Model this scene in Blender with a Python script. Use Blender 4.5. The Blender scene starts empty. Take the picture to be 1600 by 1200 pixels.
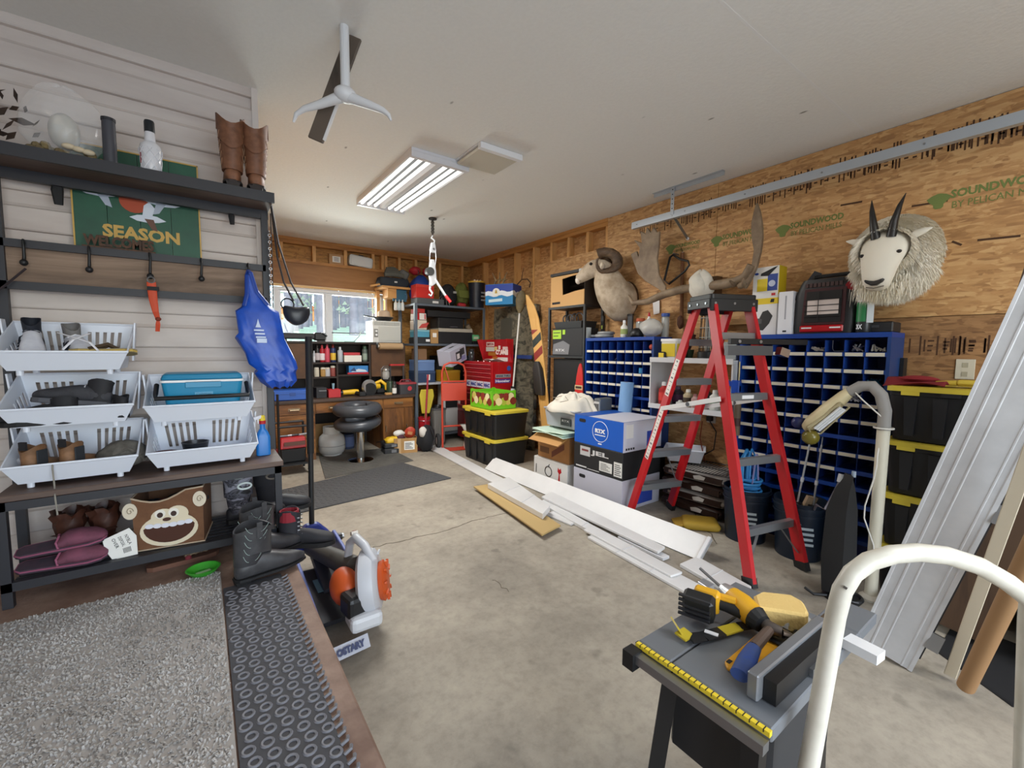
import bpy, math, random
from mathutils import Vector, Matrix, Euler
R = math.radians
random.seed(7)
sc = bpy.context.scene
COL = sc.collection
# ---------------------------------------------------------------- camera, light, exposure
FPX, YAW, PIT, ROL, CH = 672.83, R(35.821), R(4.553), R(.495), 1.32
_f = Vector((math.sin(YAW)*math.cos(PIT), math.cos(YAW)*math.cos(PIT), -math.sin(PIT)))
_r = Vector((math.cos(YAW), -math.sin(YAW), 0)); _u = _r.cross(_f)
_r, _u = _r*math.cos(ROL)+_u*math.sin(ROL), _u*math.cos(ROL)-_r*math.sin(ROL)
CP = Vector((0, 0, CH))
cam = bpy.data.objects.new('camera', bpy.data.cameras.new('camera')); COL.objects.link(cam)
cam.matrix_world = Matrix((( _r.x,_u.x,-_f.x,0),(_r.y,_u.y,-_f.y,0),(_r.z,_u.z,-_f.z,CH),(0,0,0,1)))
cam.data.sensor_width = 36; cam.data.lens = FPX/1600*36; cam.data.clip_start = .05; cam.data.clip_end = 300
sc.camera = cam
sc.view_settings.view_transform = 'Standard'; sc.view_settings.look = 'None'
sc.view_settings.gamma = 1; sc.view_settings.use_curve_mapping = False
sc.view_settings.exposure = 0.02
sc.cycles.max_bounces = 8; sc.cycles.diffuse_bounces = 5; sc.cycles.sample_clamp_indirect = 6
W = bpy.data.worlds.new('world'); sc.world = W; W.use_nodes = True
_bg = W.node_tree.nodes['Background']
_sky = W.node_tree.nodes.new('ShaderNodeTexSky'); _sky.sky_type = 'NISHITA'; _sky.sun_disc = False
_sky.sun_elevation = R(42); _sky.sun_rotation = R(200)
W.node_tree.links.new(_sky.outputs[0], _bg.inputs[0]); _bg.inputs[1].default_value = .6
def area(name, loc, rot, sx, sy, power, col):
    l = bpy.data.lights.new(name, 'AREA'); l.shape = 'RECTANGLE'; l.size = sx; l.size_y = sy; l.energy = power; l.color = col
    o = bpy.data.objects.new(name, l); COL.objects.link(o); o.location = loc; o.rotation_euler = rot
    return o
area('daylight_garage_door', (.75, -2.35, 1.3), (R(90), 0, 0), 3.6, 2.1, 84, (.76, .88, 1.0))   # the open garage door behind the camera
area('daylight_window', (1.5, 6.42, 1.75), (R(-90), 0, 0), 1.2, .66, 62, (.93, 1, .96))
# ---------------------------------------------------------------- pixel rays (1600x1200) to points on real planes
def U(px, py, x=None, y=None, z=None):
    d = _f+_r*((px-800)/FPX)-_u*((py-600)/FPX)
    t = x/d.x if x is not None else y/d.y if y is not None else (z-CH)/d.z
    return CP+d*t
def mpp(P): return _f.dot(Vector(P)-CP)/FPX                  # metres per pixel at a point
# ---------------------------------------------------------------- mesh builder
def rrect(w, d, r=0, k=3, cx=0, cy=0):
    if r <= 0: return [(cx-w/2,cy-d/2),(cx+w/2,cy-d/2),(cx+w/2,cy+d/2),(cx-w/2,cy+d/2)]
    o = []
    for i,(sx,sy) in enumerate(((-1,-1),(1,-1),(1,1),(-1,1))):
        for j in range(k+1):
            a = R(180+90*i+90*j/k); o.append((cx+sx*(w/2-r)+r*math.cos(a), cy+sy*(d/2-r)+r*math.sin(a)))
    return o
def circ(r, n=16, ry=None, c=(0,0)): return [(c[0]+r*math.cos(2*math.pi*i/n), c[1]+(ry or r)*math.sin(2*math.pi*i/n)) for i in range(n)]
class B:
    def __init__(s): s.v = []; s.f = []; s.M = None
    def add(s, vs, fs):
        k = len(s.v)
        s.v += [tuple(s.M @ Vector(p)) if s.M else tuple(p) for p in vs]; s.f += [tuple(i+k for i in q) for q in fs]; return s
    def box(s, c, z, rot=None):
        m = Euler(rot).to_matrix() if rot else None; vs = []
        for dx,dy,dz in ((-1,-1,-1),(1,-1,-1),(1,1,-1),(-1,1,-1),(-1,-1,1),(1,-1,1),(1,1,1),(-1,1,1)):
            p = Vector((dx*z[0]/2, dy*z[1]/2, dz*z[2]/2)); vs.append((m@p if m else p)+Vector(c))
        return s.add(vs, [(0,3,2,1),(4,5,6,7),(0,1,5,4),(1,2,6,5),(2,3,7,6),(3,0,4,7)])
    def bx(s, x0,x1,y0,y1,z0,z1): return s.box(((x0+x1)/2,(y0+y1)/2,(z0+z1)/2),(x1-x0,y1-y0,z1-z0))
    def beam(s, p, q, w, h, up=(0,0,1)):
        p, q = Vector(p), Vector(q); d = (q-p).normalized(); sd = d.cross(Vector(up)).normalized(); u = sd.cross(d)
        vs = [e+sd*a*w/2+u*b*h/2 for e in (p,q) for a,b in ((-1,-1),(1,-1),(1,1),(-1,1))]
        return s.add(vs, [(0,1,2,3),(7,6,5,4),(0,4,5,1),(1,5,6,2),(2,6,7,3),(3,7,4,0)])
    def loft(s, rings, cap=True, closed=False):
        n = len(rings[0]); vs = [p for r in rings for p in r]; fs = []
        m = len(rings)
        for i in range(m if closed else m-1):
            a, b = i*n, ((i+1)%m)*n
            fs += [(a+j, a+(j+1)%n, b+(j+1)%n, b+j) for j in range(n)]
        if cap and not closed: fs += [tuple(range(n))[::-1], tuple((m-1)*n+j for j in range(n))]
        return s.add(vs, fs)
    def frus(s, z0, w0, d0, z1, w1, d1, cx=0, cy=0, r=0):
        return s.loft([[(x,y,z0) for x,y in rrect(w0,d0,r,3,cx,cy)], [(x,y,z1) for x,y in rrect(w1,d1,r,3,cx,cy)]])
    def tub(s, w0, d0, w1, d1, h, t=.004, r=0, z=0, bot=.006):
        q = lambda a,b,zz,rr: [(x,y,zz) for x,y in rrect(a,b,rr,3)]
        ri = max(r-t, .001) if r else 0
        return s.loft([q(w0,d0,z,r), q(w1,d1,z+h,r), q(w1-2*t,d1-2*t,z+h,ri), q(w0-2*t,d0-2*t,z+bot,ri)])
    def tube(s, pts, r, n=8, closed=False, flat=1.0):
        pts = [Vector(p) for p in pts]; m = len(pts); rs = r if isinstance(r,(list,tuple)) else [r]*m
        rings = []; pn = None
        for i,p in enumerate(pts):
            a = pts[(i-1)%m] if closed or i else p; b = pts[(i+1)%m] if closed or i < m-1 else p
            t = (b-a).normalized()
            if pn is None:
                ref = Vector((0,0,1)) if abs(t.z) < .9 else Vector((1,0,0)); nx = t.cross(ref).normalized()
            else: nx = (pn-t*pn.dot(t)).normalized()
            pn = nx; ny = t.cross(nx)
            rings.append([p+nx*rs[i]*math.cos(2*math.pi*k/n)+ny*rs[i]*flat*math.sin(2*math.pi*k/n) for k in range(n)])
        return s.loft(rings, True, closed)
    def cyl(s, p, q, r, r2=None, n=14): return s.tube([p,q], [r, r if r2 is None else r2], n)
    def lathe(s, prof, n=20, c=(0,0,0)):
        return s.loft([[(c[0]+r*math.cos(2*math.pi*k/n), c[1]+r*math.sin(2*math.pi*k/n), c[2]+z) for k in range(n)] for r,z in prof])
    def ell(s, c, r, n=14, m=9):
        r = r if isinstance(r,(list,tuple)) else (r,r,r)
        return s.loft([[(c[0]+r[0]*math.sin(math.pi*i/m)*math.cos(2*math.pi*k/n), c[1]+r[1]*math.sin(math.pi*i/m)*math.sin(2*math.pi*k/n), c[2]-r[2]*math.cos(math.pi*i/m)) for k in range(n)] for i in [.02]+list(range(1,m))+[m-.02]])
    def prism(s, poly, a, b, ax='z'):
        P = {'z': lambda u,v,t:(u,v,t), 'y': lambda u,v,t:(u,t,v), 'x': lambda u,v,t:(t,u,v)}[ax]
        return s.loft([[P(u,v,a) for u,v in poly], [P(u,v,b) for u,v in poly]])
    def grid(s, fn, nu, nv, skip=None):
        vs = [fn(i/nu, j/nv) for j in range(nv+1) for i in range(nu+1)]; w = nu+1
        return s.add(vs, [(j*w+i, j*w+i+1, (j+1)*w+i+1, (j+1)*w+i) for j in range(nv) for i in range(nu) if not (skip and skip(i,j))])
    def torus(s, c, R0, r, n=20, m=8, ax='z', flat=1.0):
        pts = []
        for i in range(n):
            a = 2*math.pi*i/n; u, v = R0*math.cos(a), R0*math.sin(a)
            pts.append(Vector(c)+Vector({'z':(u,v,0),'y':(u,0,v),'x':(0,u,v)}[ax]))
        return s.tube(pts, r, m, True, flat)
def O(name, b, m, parent=None, bev=0, smooth=None, sub=0, solid=0, loc=None, rot=None, seg=1):
    me = bpy.data.meshes.new(name); me.from_pydata(b.v, [], b.f); me.materials.append(m); me.validate()
    if solid == 0 and len(b.f) < 60000:
        import bmesh
        bm = bmesh.new(); bm.from_mesh(me); bmesh.ops.recalc_face_normals(bm, faces=bm.faces); bm.to_mesh(me); bm.free()
    o = bpy.data.objects.new(name, me); COL.objects.link(o)
    if parent: o.parent = parent
    if loc is not None: o.location = loc
    if rot is not None: o.rotation_euler = rot
    if smooth is not None:
        me.polygons.foreach_set('use_smooth', [True]*len(me.polygons)); me.set_sharp_from_angle(angle=R(smooth))
    if solid: d = o.modifiers.new('solid','SOLIDIFY'); d.thickness = solid; d.offset = 0
    if bev: d = o.modifiers.new('bevel','BEVEL'); d.width = bev; d.segments = seg; d.limit_method = 'ANGLE'; d.angle_limit = R(40)
    if sub: d = o.modifiers.new('sub','SUBSURF'); d.levels = d.render_levels = sub
    return o
LABELS = {}
def tag(o, label, cat, group=None, kind=None):
    o['label'] = label; o['category'] = cat
    if group: o['group'] = group
    if kind: o['kind'] = kind
    LABELS.setdefault(label, []).append(o.name); return o
def T(name, label, cat, loc=(0,0,0), rz=0, group=None, rot=None):
    o = bpy.data.objects.new(name, None); COL.objects.link(o); o.empty_display_size = .05
    o.location = loc; o.rotation_euler = rot if rot else (0,0,rz); return tag(o, label, cat, group)
def struct(name, b, m, parent=None, **k):
    o = O(name, b, m, parent, **k)
    if not parent: o['kind'] = 'structure'
    return o
def kids(o): return [c for c in bpy.data.objects if c.parent == o]
def dup(o, loc=None, rz=None, label=None, parent=None):
    c = o.copy(); COL.objects.link(c)
    if parent: c.parent = parent
    if loc is not None: c.location = loc
    if rz is not None: c.rotation_euler = rz if isinstance(rz,(tuple,list)) else (0,0,rz)
    if label: c['label'] = label; LABELS.setdefault(label, []).append(c.name)
    for k in kids(o): dup(k, parent=c)
    return c
def share(o, loc, parent=None, rot=None):                       # a further alike piece, same mesh data
    c = o.copy(); COL.objects.link(c); c.location = loc
    if rot: c.rotation_euler = rot
    if parent: c.parent = parent
    return c
FACE = {'F':(R(90),0,0), 'R':(R(90),0,R(90)), 'L':(R(90),0,R(-90)), 'T':(0,0,0), 'B':(R(90),0,R(180))}
def text(s, m, parent, loc, w=None, h=None, face='F', size=.03, name='lettering', ext=.0006, bold=0, spin=0, shear=0):
    c = bpy.data.curves.new(name, 'FONT'); c.body = s; c.size = size; c.extrude = ext; c.align_x = 'CENTER'; c.align_y = 'CENTER'
    c.offset = bold; c.resolution_u = 2; c.shear = shear
    t = bpy.data.objects.new(name, c); COL.objects.link(t)
    bpy.context.view_layer.update()
    me = bpy.data.meshes.new_from_object(t.evaluated_get(bpy.context.evaluated_depsgraph_get()))
    bpy.data.objects.remove(t); bpy.data.curves.remove(c)
    if w or h:
        xs = [v.co.x for v in me.vertices]; ys = [v.co.y for v in me.vertices]
        kx = w/max(max(xs)-min(xs),1e-6) if w else None; ky = h/max(max(ys)-min(ys),1e-6) if h else None
        kx = kx or ky; ky = ky or kx; mx, my = (max(xs)+min(xs))/2, (max(ys)+min(ys))/2
        for v in me.vertices: v.co.x = (v.co.x-mx)*kx; v.co.y = (v.co.y-my)*ky
    me.materials.clear(); me.materials.append(m); me.name = name
    o = bpy.data.objects.new(name, me); COL.objects.link(o); o.parent = parent; o.location = loc
    o.rotation_euler = face if isinstance(face, tuple) else FACE[face]
    if spin: o.rotation_euler = (Euler(o.rotation_euler).to_matrix() @ Matrix.Rotation(spin,3,'Z')).to_euler()
    return o
# ---------------------------------------------------------------- materials
def lin(h):
    h = h.lstrip('#'); c = [int(h[i:i+2],16)/255 for i in (0,2,4)]
    return tuple(((x+.055)/1.055)**2.4 if x > .04045 else x/12.92 for x in c)+(1,)
MC = {}
def base(name, rough=.5, metal=0):
    m = bpy.data.materials.new(name); m.use_nodes = True; nt = m.node_tree; p = nt.nodes['Principled BSDF']
    p.inputs['Roughness'].default_value = rough; p.inputs['Metallic'].default_value = metal
    return m, nt, p
def nd(nt, t, **k):
    n = nt.nodes.new(t)
    for a,v in k.items():
        if a.startswith('i_'): n.inputs[a[2:].replace('_',' ')].default_value = v
        else: setattr(n, a, v)
    return n
def coords(nt, stretch=(1,1,1), rot=(0,0,0)):
    t = nd(nt,'ShaderNodeTexCoord'); mp = nd(nt,'ShaderNodeMapping'); mp.inputs['Scale'].default_value = stretch; mp.inputs['Rotation'].default_value = rot
    nt.links.new(t.outputs['Object'], mp.inputs[0]); return mp.outputs[0]
def ramp(nt, src, stops):
    r = nd(nt,'ShaderNodeValToRGB'); e = r.color_ramp.elements
    while len(e) < len(stops): e.new(.5)
    for x,(p,c) in zip(e, stops): x.position = p; x.color = lin(c) if isinstance(c,str) else (c,c,c,1)
    nt.links.new(src, r.inputs[0]); return r.outputs[0]
def bumpn(nt, p, h, strength, dist=.01):
    b = nd(nt,'ShaderNodeBump'); b.inputs['Strength'].default_value = strength; b.inputs['Distance'].default_value = dist
    nt.links.new(h, b.inputs['Height']); nt.links.new(b.outputs[0], p.inputs['Normal'])
def mat(c, rough=.5, metal=0, var=None, bump=None, stretch=(1,1,1), spec=None, coat=0, alpha=None, trans=0, emit=0):
    """plain or noise-mottled surface; var = (second colour, scale), bump = (scale, strength)"""
    key = (c,rough,metal,var,bump,stretch,spec,coat,alpha,trans,emit)
    if key in MC: return MC[key]
    m, nt, p = base('m_'+c.strip('#'), rough, metal); MC[key] = m
    p.inputs['Base Color'].default_value = lin(c)
    if spec is not None: p.inputs['Specular IOR Level'].default_value = spec
    if coat: p.inputs['Coat Weight'].default_value = coat
    if alpha is not None: p.inputs['Alpha'].default_value = alpha
    if trans: p.inputs['Transmission Weight'].default_value = trans
    if emit: p.inputs['Emission Color'].default_value = lin(c); p.inputs['Emission Strength'].default_value = emit
    if var or bump:
        co = coords(nt, stretch)
        if var:
            n = nd(nt,'ShaderNodeTexNoise', i_Scale=var[1], i_Detail=4.0, i_Roughness=.6); nt.links.new(co, n.inputs[0])
            nt.links.new(ramp(nt, n.outputs[0], [(.35,c),(.68,var[0])]), p.inputs['Base Color'])
        if bump:
            n = nd(nt,'ShaderNodeTexNoise', i_Scale=bump[0], i_Detail=3.0); nt.links.new(co, n.inputs[0]); bumpn(nt, p, n.outputs[0], bump[1])
    return m
def wood(c1, c2, axis='x', scale=14, rough=.55, c3=None, bump=.15):
    key = ('wood',c1,c2,axis,scale,rough,c3)
    if key in MC: return MC[key]
    m, nt, p = base('m_wood', rough); MC[key] = m
    st = {'x':(.12,1,1),'y':(1,.12,1),'z':(1,1,.12)}[axis]; co = coords(nt, st)
    n = nd(nt,'ShaderNodeTexNoise', i_Scale=scale, i_Detail=6.0, i_Roughness=.65, i_Distortion=.8); nt.links.new(co, n.inputs[0])
    nt.links.new(ramp(nt, n.outputs[0], [(.3,c1),(.5,c3 or c2),(.7,c2)]), p.inputs['Base Color']); bumpn(nt, p, n.outputs[0], bump, .004)
    return m
def osb(axis='y', dark='#946a40', mid='#b98b58', light='#d2a974', scale=42):
    key = ('osb',axis,dark,mid,light)
    if key in MC: return MC[key]
    m, nt, p = base('m_osb', .62); MC[key] = m
    a = {'y':(1,.24,1.15),'x':(.24,1,1.15),'z':(1,1.15,.24)}[axis]
    cs = []
    for k,rot in enumerate(((.35,.1,.1),(-.4,-.15,.1))):
        co = coords(nt, a, rot)
        w = nd(nt,'ShaderNodeTexNoise', i_Scale=9.0, i_Detail=2.0); nt.links.new(co, w.inputs[0])
        mx = nd(nt,'ShaderNodeMixRGB', blend_type='ADD'); mx.inputs[0].default_value = .07; nt.links.new(co, mx.inputs[1]); nt.links.new(w.outputs[1], mx.inputs[2])
        v = nd(nt,'ShaderNodeTexVoronoi', i_Scale=scale*(1+.35*k)); nt.links.new(mx.outputs[0], v.inputs[0])
        s = nd(nt,'ShaderNodeSeparateColor'); nt.links.new(v.outputs['Color'], s.inputs[0]); cs.append(s.outputs[0])
    co = coords(nt, (1,1,1)); n = nd(nt,'ShaderNodeTexNoise', i_Scale=14.0, i_Detail=4.0); nt.links.new(co, n.inputs[0])
    mk = ramp(nt, n.outputs[0], [(.46,0.0),(.54,1.0)])
    mx = nd(nt,'ShaderNodeMixRGB'); nt.links.new(mk, mx.inputs[0]); nt.links.new(cs[0], mx.inputs[1]); nt.links.new(cs[1], mx.inputs[2])
    fine = nd(nt,'ShaderNodeTexNoise', i_Scale=60.0, i_Detail=4.0); nt.links.new(coords(nt, a), fine.inputs[0])
    m2 = nd(nt,'ShaderNodeMixRGB'); m2.inputs[0].default_value = .45; nt.links.new(mx.outputs[0], m2.inputs[1]); nt.links.new(fine.outputs[0], m2.inputs[2])
    nt.links.new(ramp(nt, m2.outputs[0], [(.12,dark),(.45,mid),(.85,light)]), p.inputs['Base Color']); bumpn(nt, p, m2.outputs[0], .3, .004)
    return m
BLACK = mat('#17181a', .45); BLACKM = mat('#141416', .7); RUB = mat('#1d1d1f', .8); STEEL = mat('#9a9da1', .35, .9); CHROME = mat('#c9cccf', .15, 1)
WHITE = mat('#e6e7e8', .45); WPL = mat('#dfe4ee', .4); CARD = mat('#a9824f', .8, var=('#b58d5a', 6)); RED = mat('#b3141d', .4); BLUE = mat('#1650b4', .45)
INK = mat('#17171a', .7); PAPER = mat('#e9e8e2', .7); YEL = mat('#e3c832', .5); GREY = mat('#77797c', .5); DGREY = mat('#3c3e42', .6)
# ================================================================ the setting
RX, BY, CZ = 3.6, 6.25, 2.74            # right wall, back wall, ceiling
SY, SX = 2.86, .31                      # siding wall plane and its free corner
LZ, LX = .30, .33                       # landing height and its edge
# concrete floor
m, nt, p = base('m_concrete', .75); co = coords(nt)
n1 = nd(nt,'ShaderNodeTexNoise', i_Scale=1.7, i_Detail=8.0, i_Roughness=.68); n2 = nd(nt,'ShaderNodeTexNoise', i_Scale=22.0, i_Detail=6.0, i_Roughness=.7)
n3 = nd(nt,'ShaderNodeTexNoise', i_Scale=4.2, i_Detail=3.0)
for n in (n1,n2,n3): nt.links.new(co, n.inputs[0])
c1 = ramp(nt, n1.outputs[0], [(.28,'#7d766b'),(.5,'#9c9486'),(.72,'#b3ab9b')]); c2 = ramp(nt, n2.outputs[0], [(.3,.72),(.55,1.0)])
mx = nd(nt,'ShaderNodeMixRGB', blend_type='MULTIPLY'); mx.inputs[0].default_value = .7; nt.links.new(c1, mx.inputs[1]); nt.links.new(c2, mx.inputs[2])
st = ramp(nt, n3.outputs[0], [(.66,1.0),(.71,.72),(.76,.62)])
m4 = nd(nt,'ShaderNodeMixRGB', blend_type='MULTIPLY'); m4.inputs[0].default_value = 1; nt.links.new(mx.outputs[0], m4.inputs[1]); nt.links.new(st, m4.inputs[2])
nt.links.new(m4.outputs[0], p.inputs['Base Color']); bumpn(nt, p, n2.outputs[0], .25, .004)
floor = struct('floor', B().bx(-2.2,RX+.15,-2.6,BY+.15,-.12,0), m)
def strip(pts, w, z0=.0, z1=.0012):
    b = B(); P = [Vector(q) for q in pts]
    for i in range(len(P)-1):
        d = (P[i+1]-P[i]).normalized(); s = Vector((-d.y,d.x,0)); a = w*(.6+.8*random.random()); e = w*(.6+.8*random.random())
        q = [P[i]-s*a/2, P[i+1]-s*e/2, P[i+1]+s*e/2, P[i]+s*a/2]
        b.loft([[(v.x,v.y,z0) for v in q], [(v.x,v.y,z1) for v in q]])
    return b
def crack(pix, w):
    pts = []
    for (a,b_) in zip(pix, pix[1:]):
        A, Bq = U(*a, z=0), U(*b_, z=0)
        for k in range(6):
            t = k/6; pts.append((A.x+(Bq.x-A.x)*t+random.uniform(-.012,.012), A.y+(Bq.y-A.y)*t+random.uniform(-.012,.012), 0))
    pts.append(tuple(U(*pix[-1], z=0)))
    O('crack', strip(pts, w), mat('#5d5446', .9), floor)
crack([(550,872),(585,855),(640,842),(700,828),(745,812),(800,800),(860,786)], .006)
crack([(1120,850),(1100,820),(1085,800)], .006); crack([(770,905),(795,925)], .003)
# ceiling: white painted board
m, nt, p = base('m_ceiling', .8); co = coords(nt)
n1 = nd(nt,'ShaderNodeTexNoise', i_Scale=55.0, i_Detail=5.0); v1 = nd(nt,'ShaderNodeTexVoronoi', i_Scale=5.0); nt.links.new(co, n1.inputs[0])
mp = coords(nt, (1,.45,1), (0,0,.6)); nt.links.new(mp, v1.inputs[0])
sp = ramp(nt, v1.outputs['Distance'], [(.03,'#6d685c'),(.06,'#e2e0da')]); c1 = ramp(nt, n1.outputs[0], [(.3,'#e2e2e0'),(.65,'#f0f0ee')])
mx = nd(nt,'ShaderNodeMixRGB', blend_type='DARKEN'); mx.inputs[0].default_value = .8; nt.links.new(c1, mx.inputs[1]); nt.links.new(sp, mx.inputs[2])
nt.links.new(mx.outputs[0], p.inputs['Base Color']); bumpn(nt, p, n1.outputs[0], .25, .005)
ceiling = struct('ceiling', B().bx(-2.2,RX+.15,-2.6,BY+.15,CZ,CZ+.12), m)
for y0,y1,x0,x1 in ((1.02,1.025,-2.2,RX),(3.46,3.465,.33,RX),(5.9,5.905,.33,RX),): O('seam_ridge', B().bx(x0,x1,y0,y1+.008,CZ-.0006,CZ), mat('#e4e3e0', .8), ceiling)
# ---- right wall: OSB sheets on studs, studs bare towards the far end
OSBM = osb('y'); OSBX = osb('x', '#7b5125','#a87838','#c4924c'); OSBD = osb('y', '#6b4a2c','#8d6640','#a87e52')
STUD = wood('#b07c3f','#d2a062','z',18); STUDH = wood('#9c6630','#bd8645','y',18); STUDX = wood('#8a5a28','#b07a3c','x',18)
wall_right = struct('wall_right', B().bx(RX+.09,RX+.14,-2.6,BY+.14,0,CZ), OSBM)
def sheet(parent, y0,y1,z0,z1,m=OSBM, name='osb_sheet'): return O(name, B().bx(RX,RX+.012,y0+.002,y1-.002,z0+.002,z1-.002), m, parent)
ZS = 2.43                                # the sheets stop here above the bare studs
yA = U(948,420,x=RX).y; yB = U(835,450,x=RX).y
ybreak = U(1118,400,x=RX).y
zsm = U(1450,495,x=RX).z
sheet(wall_right, ybreak, yA, 1.22, CZ-.002); sheet(wall_right, ybreak-2.44, ybreak, zsm, CZ-.002); sheet(wall_right, -2.6, ybreak-2.44, zsm, CZ-.002)
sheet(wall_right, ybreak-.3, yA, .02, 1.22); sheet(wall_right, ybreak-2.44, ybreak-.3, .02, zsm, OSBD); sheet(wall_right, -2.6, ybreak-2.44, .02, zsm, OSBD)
sheet(wall_right, yA, yB, .02, ZS)
for y in [yB+.02]+[yB+.02+.42*k for k in range(1,6)]:
    if y < BY-.05: O('stud', B().bx(RX,RX+.09,y-.02,y+.02,.04,CZ-.08), STUD, wall_right)
for k in range(1,4):
    y = yA+(yB-yA)*k/4; O('stud', B().bx(RX+.013,RX+.09,y-.02,y+.02,.04,CZ-.08), STUD, wall_right)
O('stud', B().bx(RX+.013,RX+.09,yA,yA+.04,.04,CZ-.08), STUD, wall_right)
O('top_plate', B().bx(RX+.0,RX+.09,yA,BY,CZ-.08,CZ-.04), STUDH, wall_right); O('top_plate', B().bx(RX-.002,RX+.09,yA,BY,CZ-.038,CZ), STUDH, wall_right)
O('bottom_plate', B().bx(RX,RX+.09,yA,BY,0,.04), STUDH, wall_right)
# mill stamps on the sheets
GRN = mat('#6f7d42', .8); STMP = mat('#4a2f1a', .8)
def stampw(px,py,w,h,lines=('SOUNDWOOD','BY PELICAN MILLS')):
    P = U(px,py,x=RX-.001)
    O('tree_logo', B().prism([(P.y+w*.5+.06*math.cos(a)*(.7+.3*math.sin(3*a)), P.z+.045*math.sin(a)) for a in [2*math.pi*i/14 for i in range(14)]], RX-.0012, RX, 'x'), GRN, wall_right)
    text(lines[0], GRN, wall_right, (RX-.001,P.y-.05,P.z+h*.22), w, h*.4, 'L', bold=.001); text(lines[1], GRN, wall_right, (RX-.001,P.y-.05,P.z-h*.3), w*.95, h*.32, 'L')
stampw(1150,371,.33,.11); stampw(1262,353,.33,.11); stampw(1540,300,.38,.12); stampw(1066,386,.24,.08)
def bars(y0, z0, n, w, parent, hh=.1, x=RX):
    b = B(); y = y0
    for i in range(n):
        k = random.choice((0,0,1,2)); h = hh*random.uniform(.6,1)
        if k < 2: b.bx(x-.001,x,y-.008,y,z0-h/2,z0+h/2); y -= random.uniform(.014,.03)
        else:
            for q in range(3): b.bx(x-.001,x,y-.02-.004*q,y,z0-h*.3+q*h*.25,z0-h*.3+q*h*.25+.01)
            y -= .04
        if random.random() < .12: y -= w
    return O('stamp_print', b, STMP, parent)
zt = U(1400,222,x=RX).z
for i,(px,py,n) in enumerate(((1000,352,14),(1100,322,22),(1210,288,16),(1330,255,20),(1450,222,18),(1540,200,14))):
    P = U(px,py,x=RX); bars(P.y, P.z-.03, n+8, .05, wall_right, .17)
P = U(1420,540,x=RX); bars(P.y, P.z, 16, .02, wall_right, .12)
P = U(1475,540,x=RX); bars(P.y, P.z, 14, .02, wall_right, .12)
for px,py,l,a in ((1452,318,.16,.05),(1330,318,.12,.05),(1560,372,.16,.05),(1495,380,.05,.6),(1390,440,.06,0)):
    P = U(px,py,x=RX); O('dark_flake', B().box((RX-.0005,P.y,P.z),(.001,l,.012),(a,0,0)), STMP, wall_right)
# ---- back wall: studs, header over the window
wall_back = struct('wall_back', B().bx(-.2,.7,BY+.09,BY+.14,0,CZ).bx(.7,2.24,BY+.09,BY+.14,0,1.35).bx(.7,2.24,BY+.09,BY+.14,2.14,CZ).bx(2.24,RX+.09,BY+.09,BY+.14,0,CZ), OSBX)
hz = U(500,415,y=BY).z; hz1 = U(500,448,y=BY).z
O('header_beam', B().bx(.55,2.28,BY-.005,BY+.09,hz1,hz), wood('#80501f','#a87540','x',7,c3='#94642e'), wall_back)
O('bottom_rail', B().bx(.55,2.35,BY-.012,BY+.09,hz+.002,hz+.04), STUDX, wall_back); O('top_plate', B().bx(.4,RX,BY,BY+.09,CZ-.08,CZ-.042), STUDX, wall_back); O('top_plate', B().bx(.4,RX,BY-.004,BY+.09,CZ-.04,CZ), STUDX, wall_back)
for px in (440,491,540,583,598,603,624): x = U(px,400,y=BY).x; O('stud', B().bx(x-.02,x+.02,BY,BY+.09,hz+.04,CZ-.08), STUD, wall_back)
for x in (2.26,2.30,2.7,3.1,3.5): O('stud', B().bx(x-.02,x+.018,BY,BY+.09,.04,CZ-.08 if x>2.4 else hz), STUD, wall_back)
O('osb_sheet', B().bx(-.2,.62,BY,BY+.01,0,CZ-.09), OSBX, wall_back); O('osb_sheet', B().bx(.7,2.24,BY,BY+.01,.02,1.34), OSBX, wall_back); 
# window
wl, wr, wb, wt = .80, 2.19, 1.36, 2.10
PVC = mat('#d7dbe0', .35); win = struct('window_1', B().bx(wl-.02,wl+.04,BY+.01,BY+.1,wb,wt).bx(wr-.04,wr,BY+.01,BY+.1,wb,wt).bx(wl+.04,wr-.04,BY+.01,BY+.1,wt-.035,wt).bx(wl+.04,wr-.04,BY+.01,BY+.1,wb,wb+.03), PVC)
xm = U(514,500,y=BY).x
O('mullion', B().bx(xm-.035,xm+.035,BY+.02,BY+.09,wb+.03,wt-.035), PVC, win, bev=.004)
m, nt, p = base('m_pane', .02); tr = nd(nt,'ShaderNodeBsdfTransparent'); gl = nd(nt,'ShaderNodeBsdfGlossy', i_Roughness=.02); fr = nd(nt,'ShaderNodeFresnel', i_IOR=1.45); ms = nd(nt,'ShaderNodeMixShader')
nt.links.new(fr.outputs[0], ms.inputs[0]); nt.links.new(tr.outputs[0], ms.inputs[1]); nt.links.new(gl.outputs[0], ms.inputs[2]); nt.links.new(ms.outputs[0], nt.nodes['Material Output'].inputs[0]); PANE = m
for a,b_ in ((wl+.04,xm-.035),(xm+.035,wr-.04)):
    O('pane', B().bx(a,b_,BY+.05,BY+.056,wb+.03,wt-.035), PANE, win)
    s = B().bx(a,a+.02,BY+.03,BY+.08,wb+.03,wt-.035).bx(b_-.02,b_,BY+.03,BY+.08,wb+.03,wt-.035).bx(a+.02,b_-.02,BY+.03,BY+.08,wt-.055,wt-.035).bx(a+.02,b_-.02,BY+.03,BY+.08,wb+.03,wb+.05)
    O('sash', s, PVC, win)
x1 = U(519,520,y=BY).x; O('sash_bar', B().bx(x1,wr-.04,BY+.03,BY+.05,U(560,521,y=BY).z-.008,U(560,521,y=BY).z+.008), mat('#5d666b', .4), win)
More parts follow.
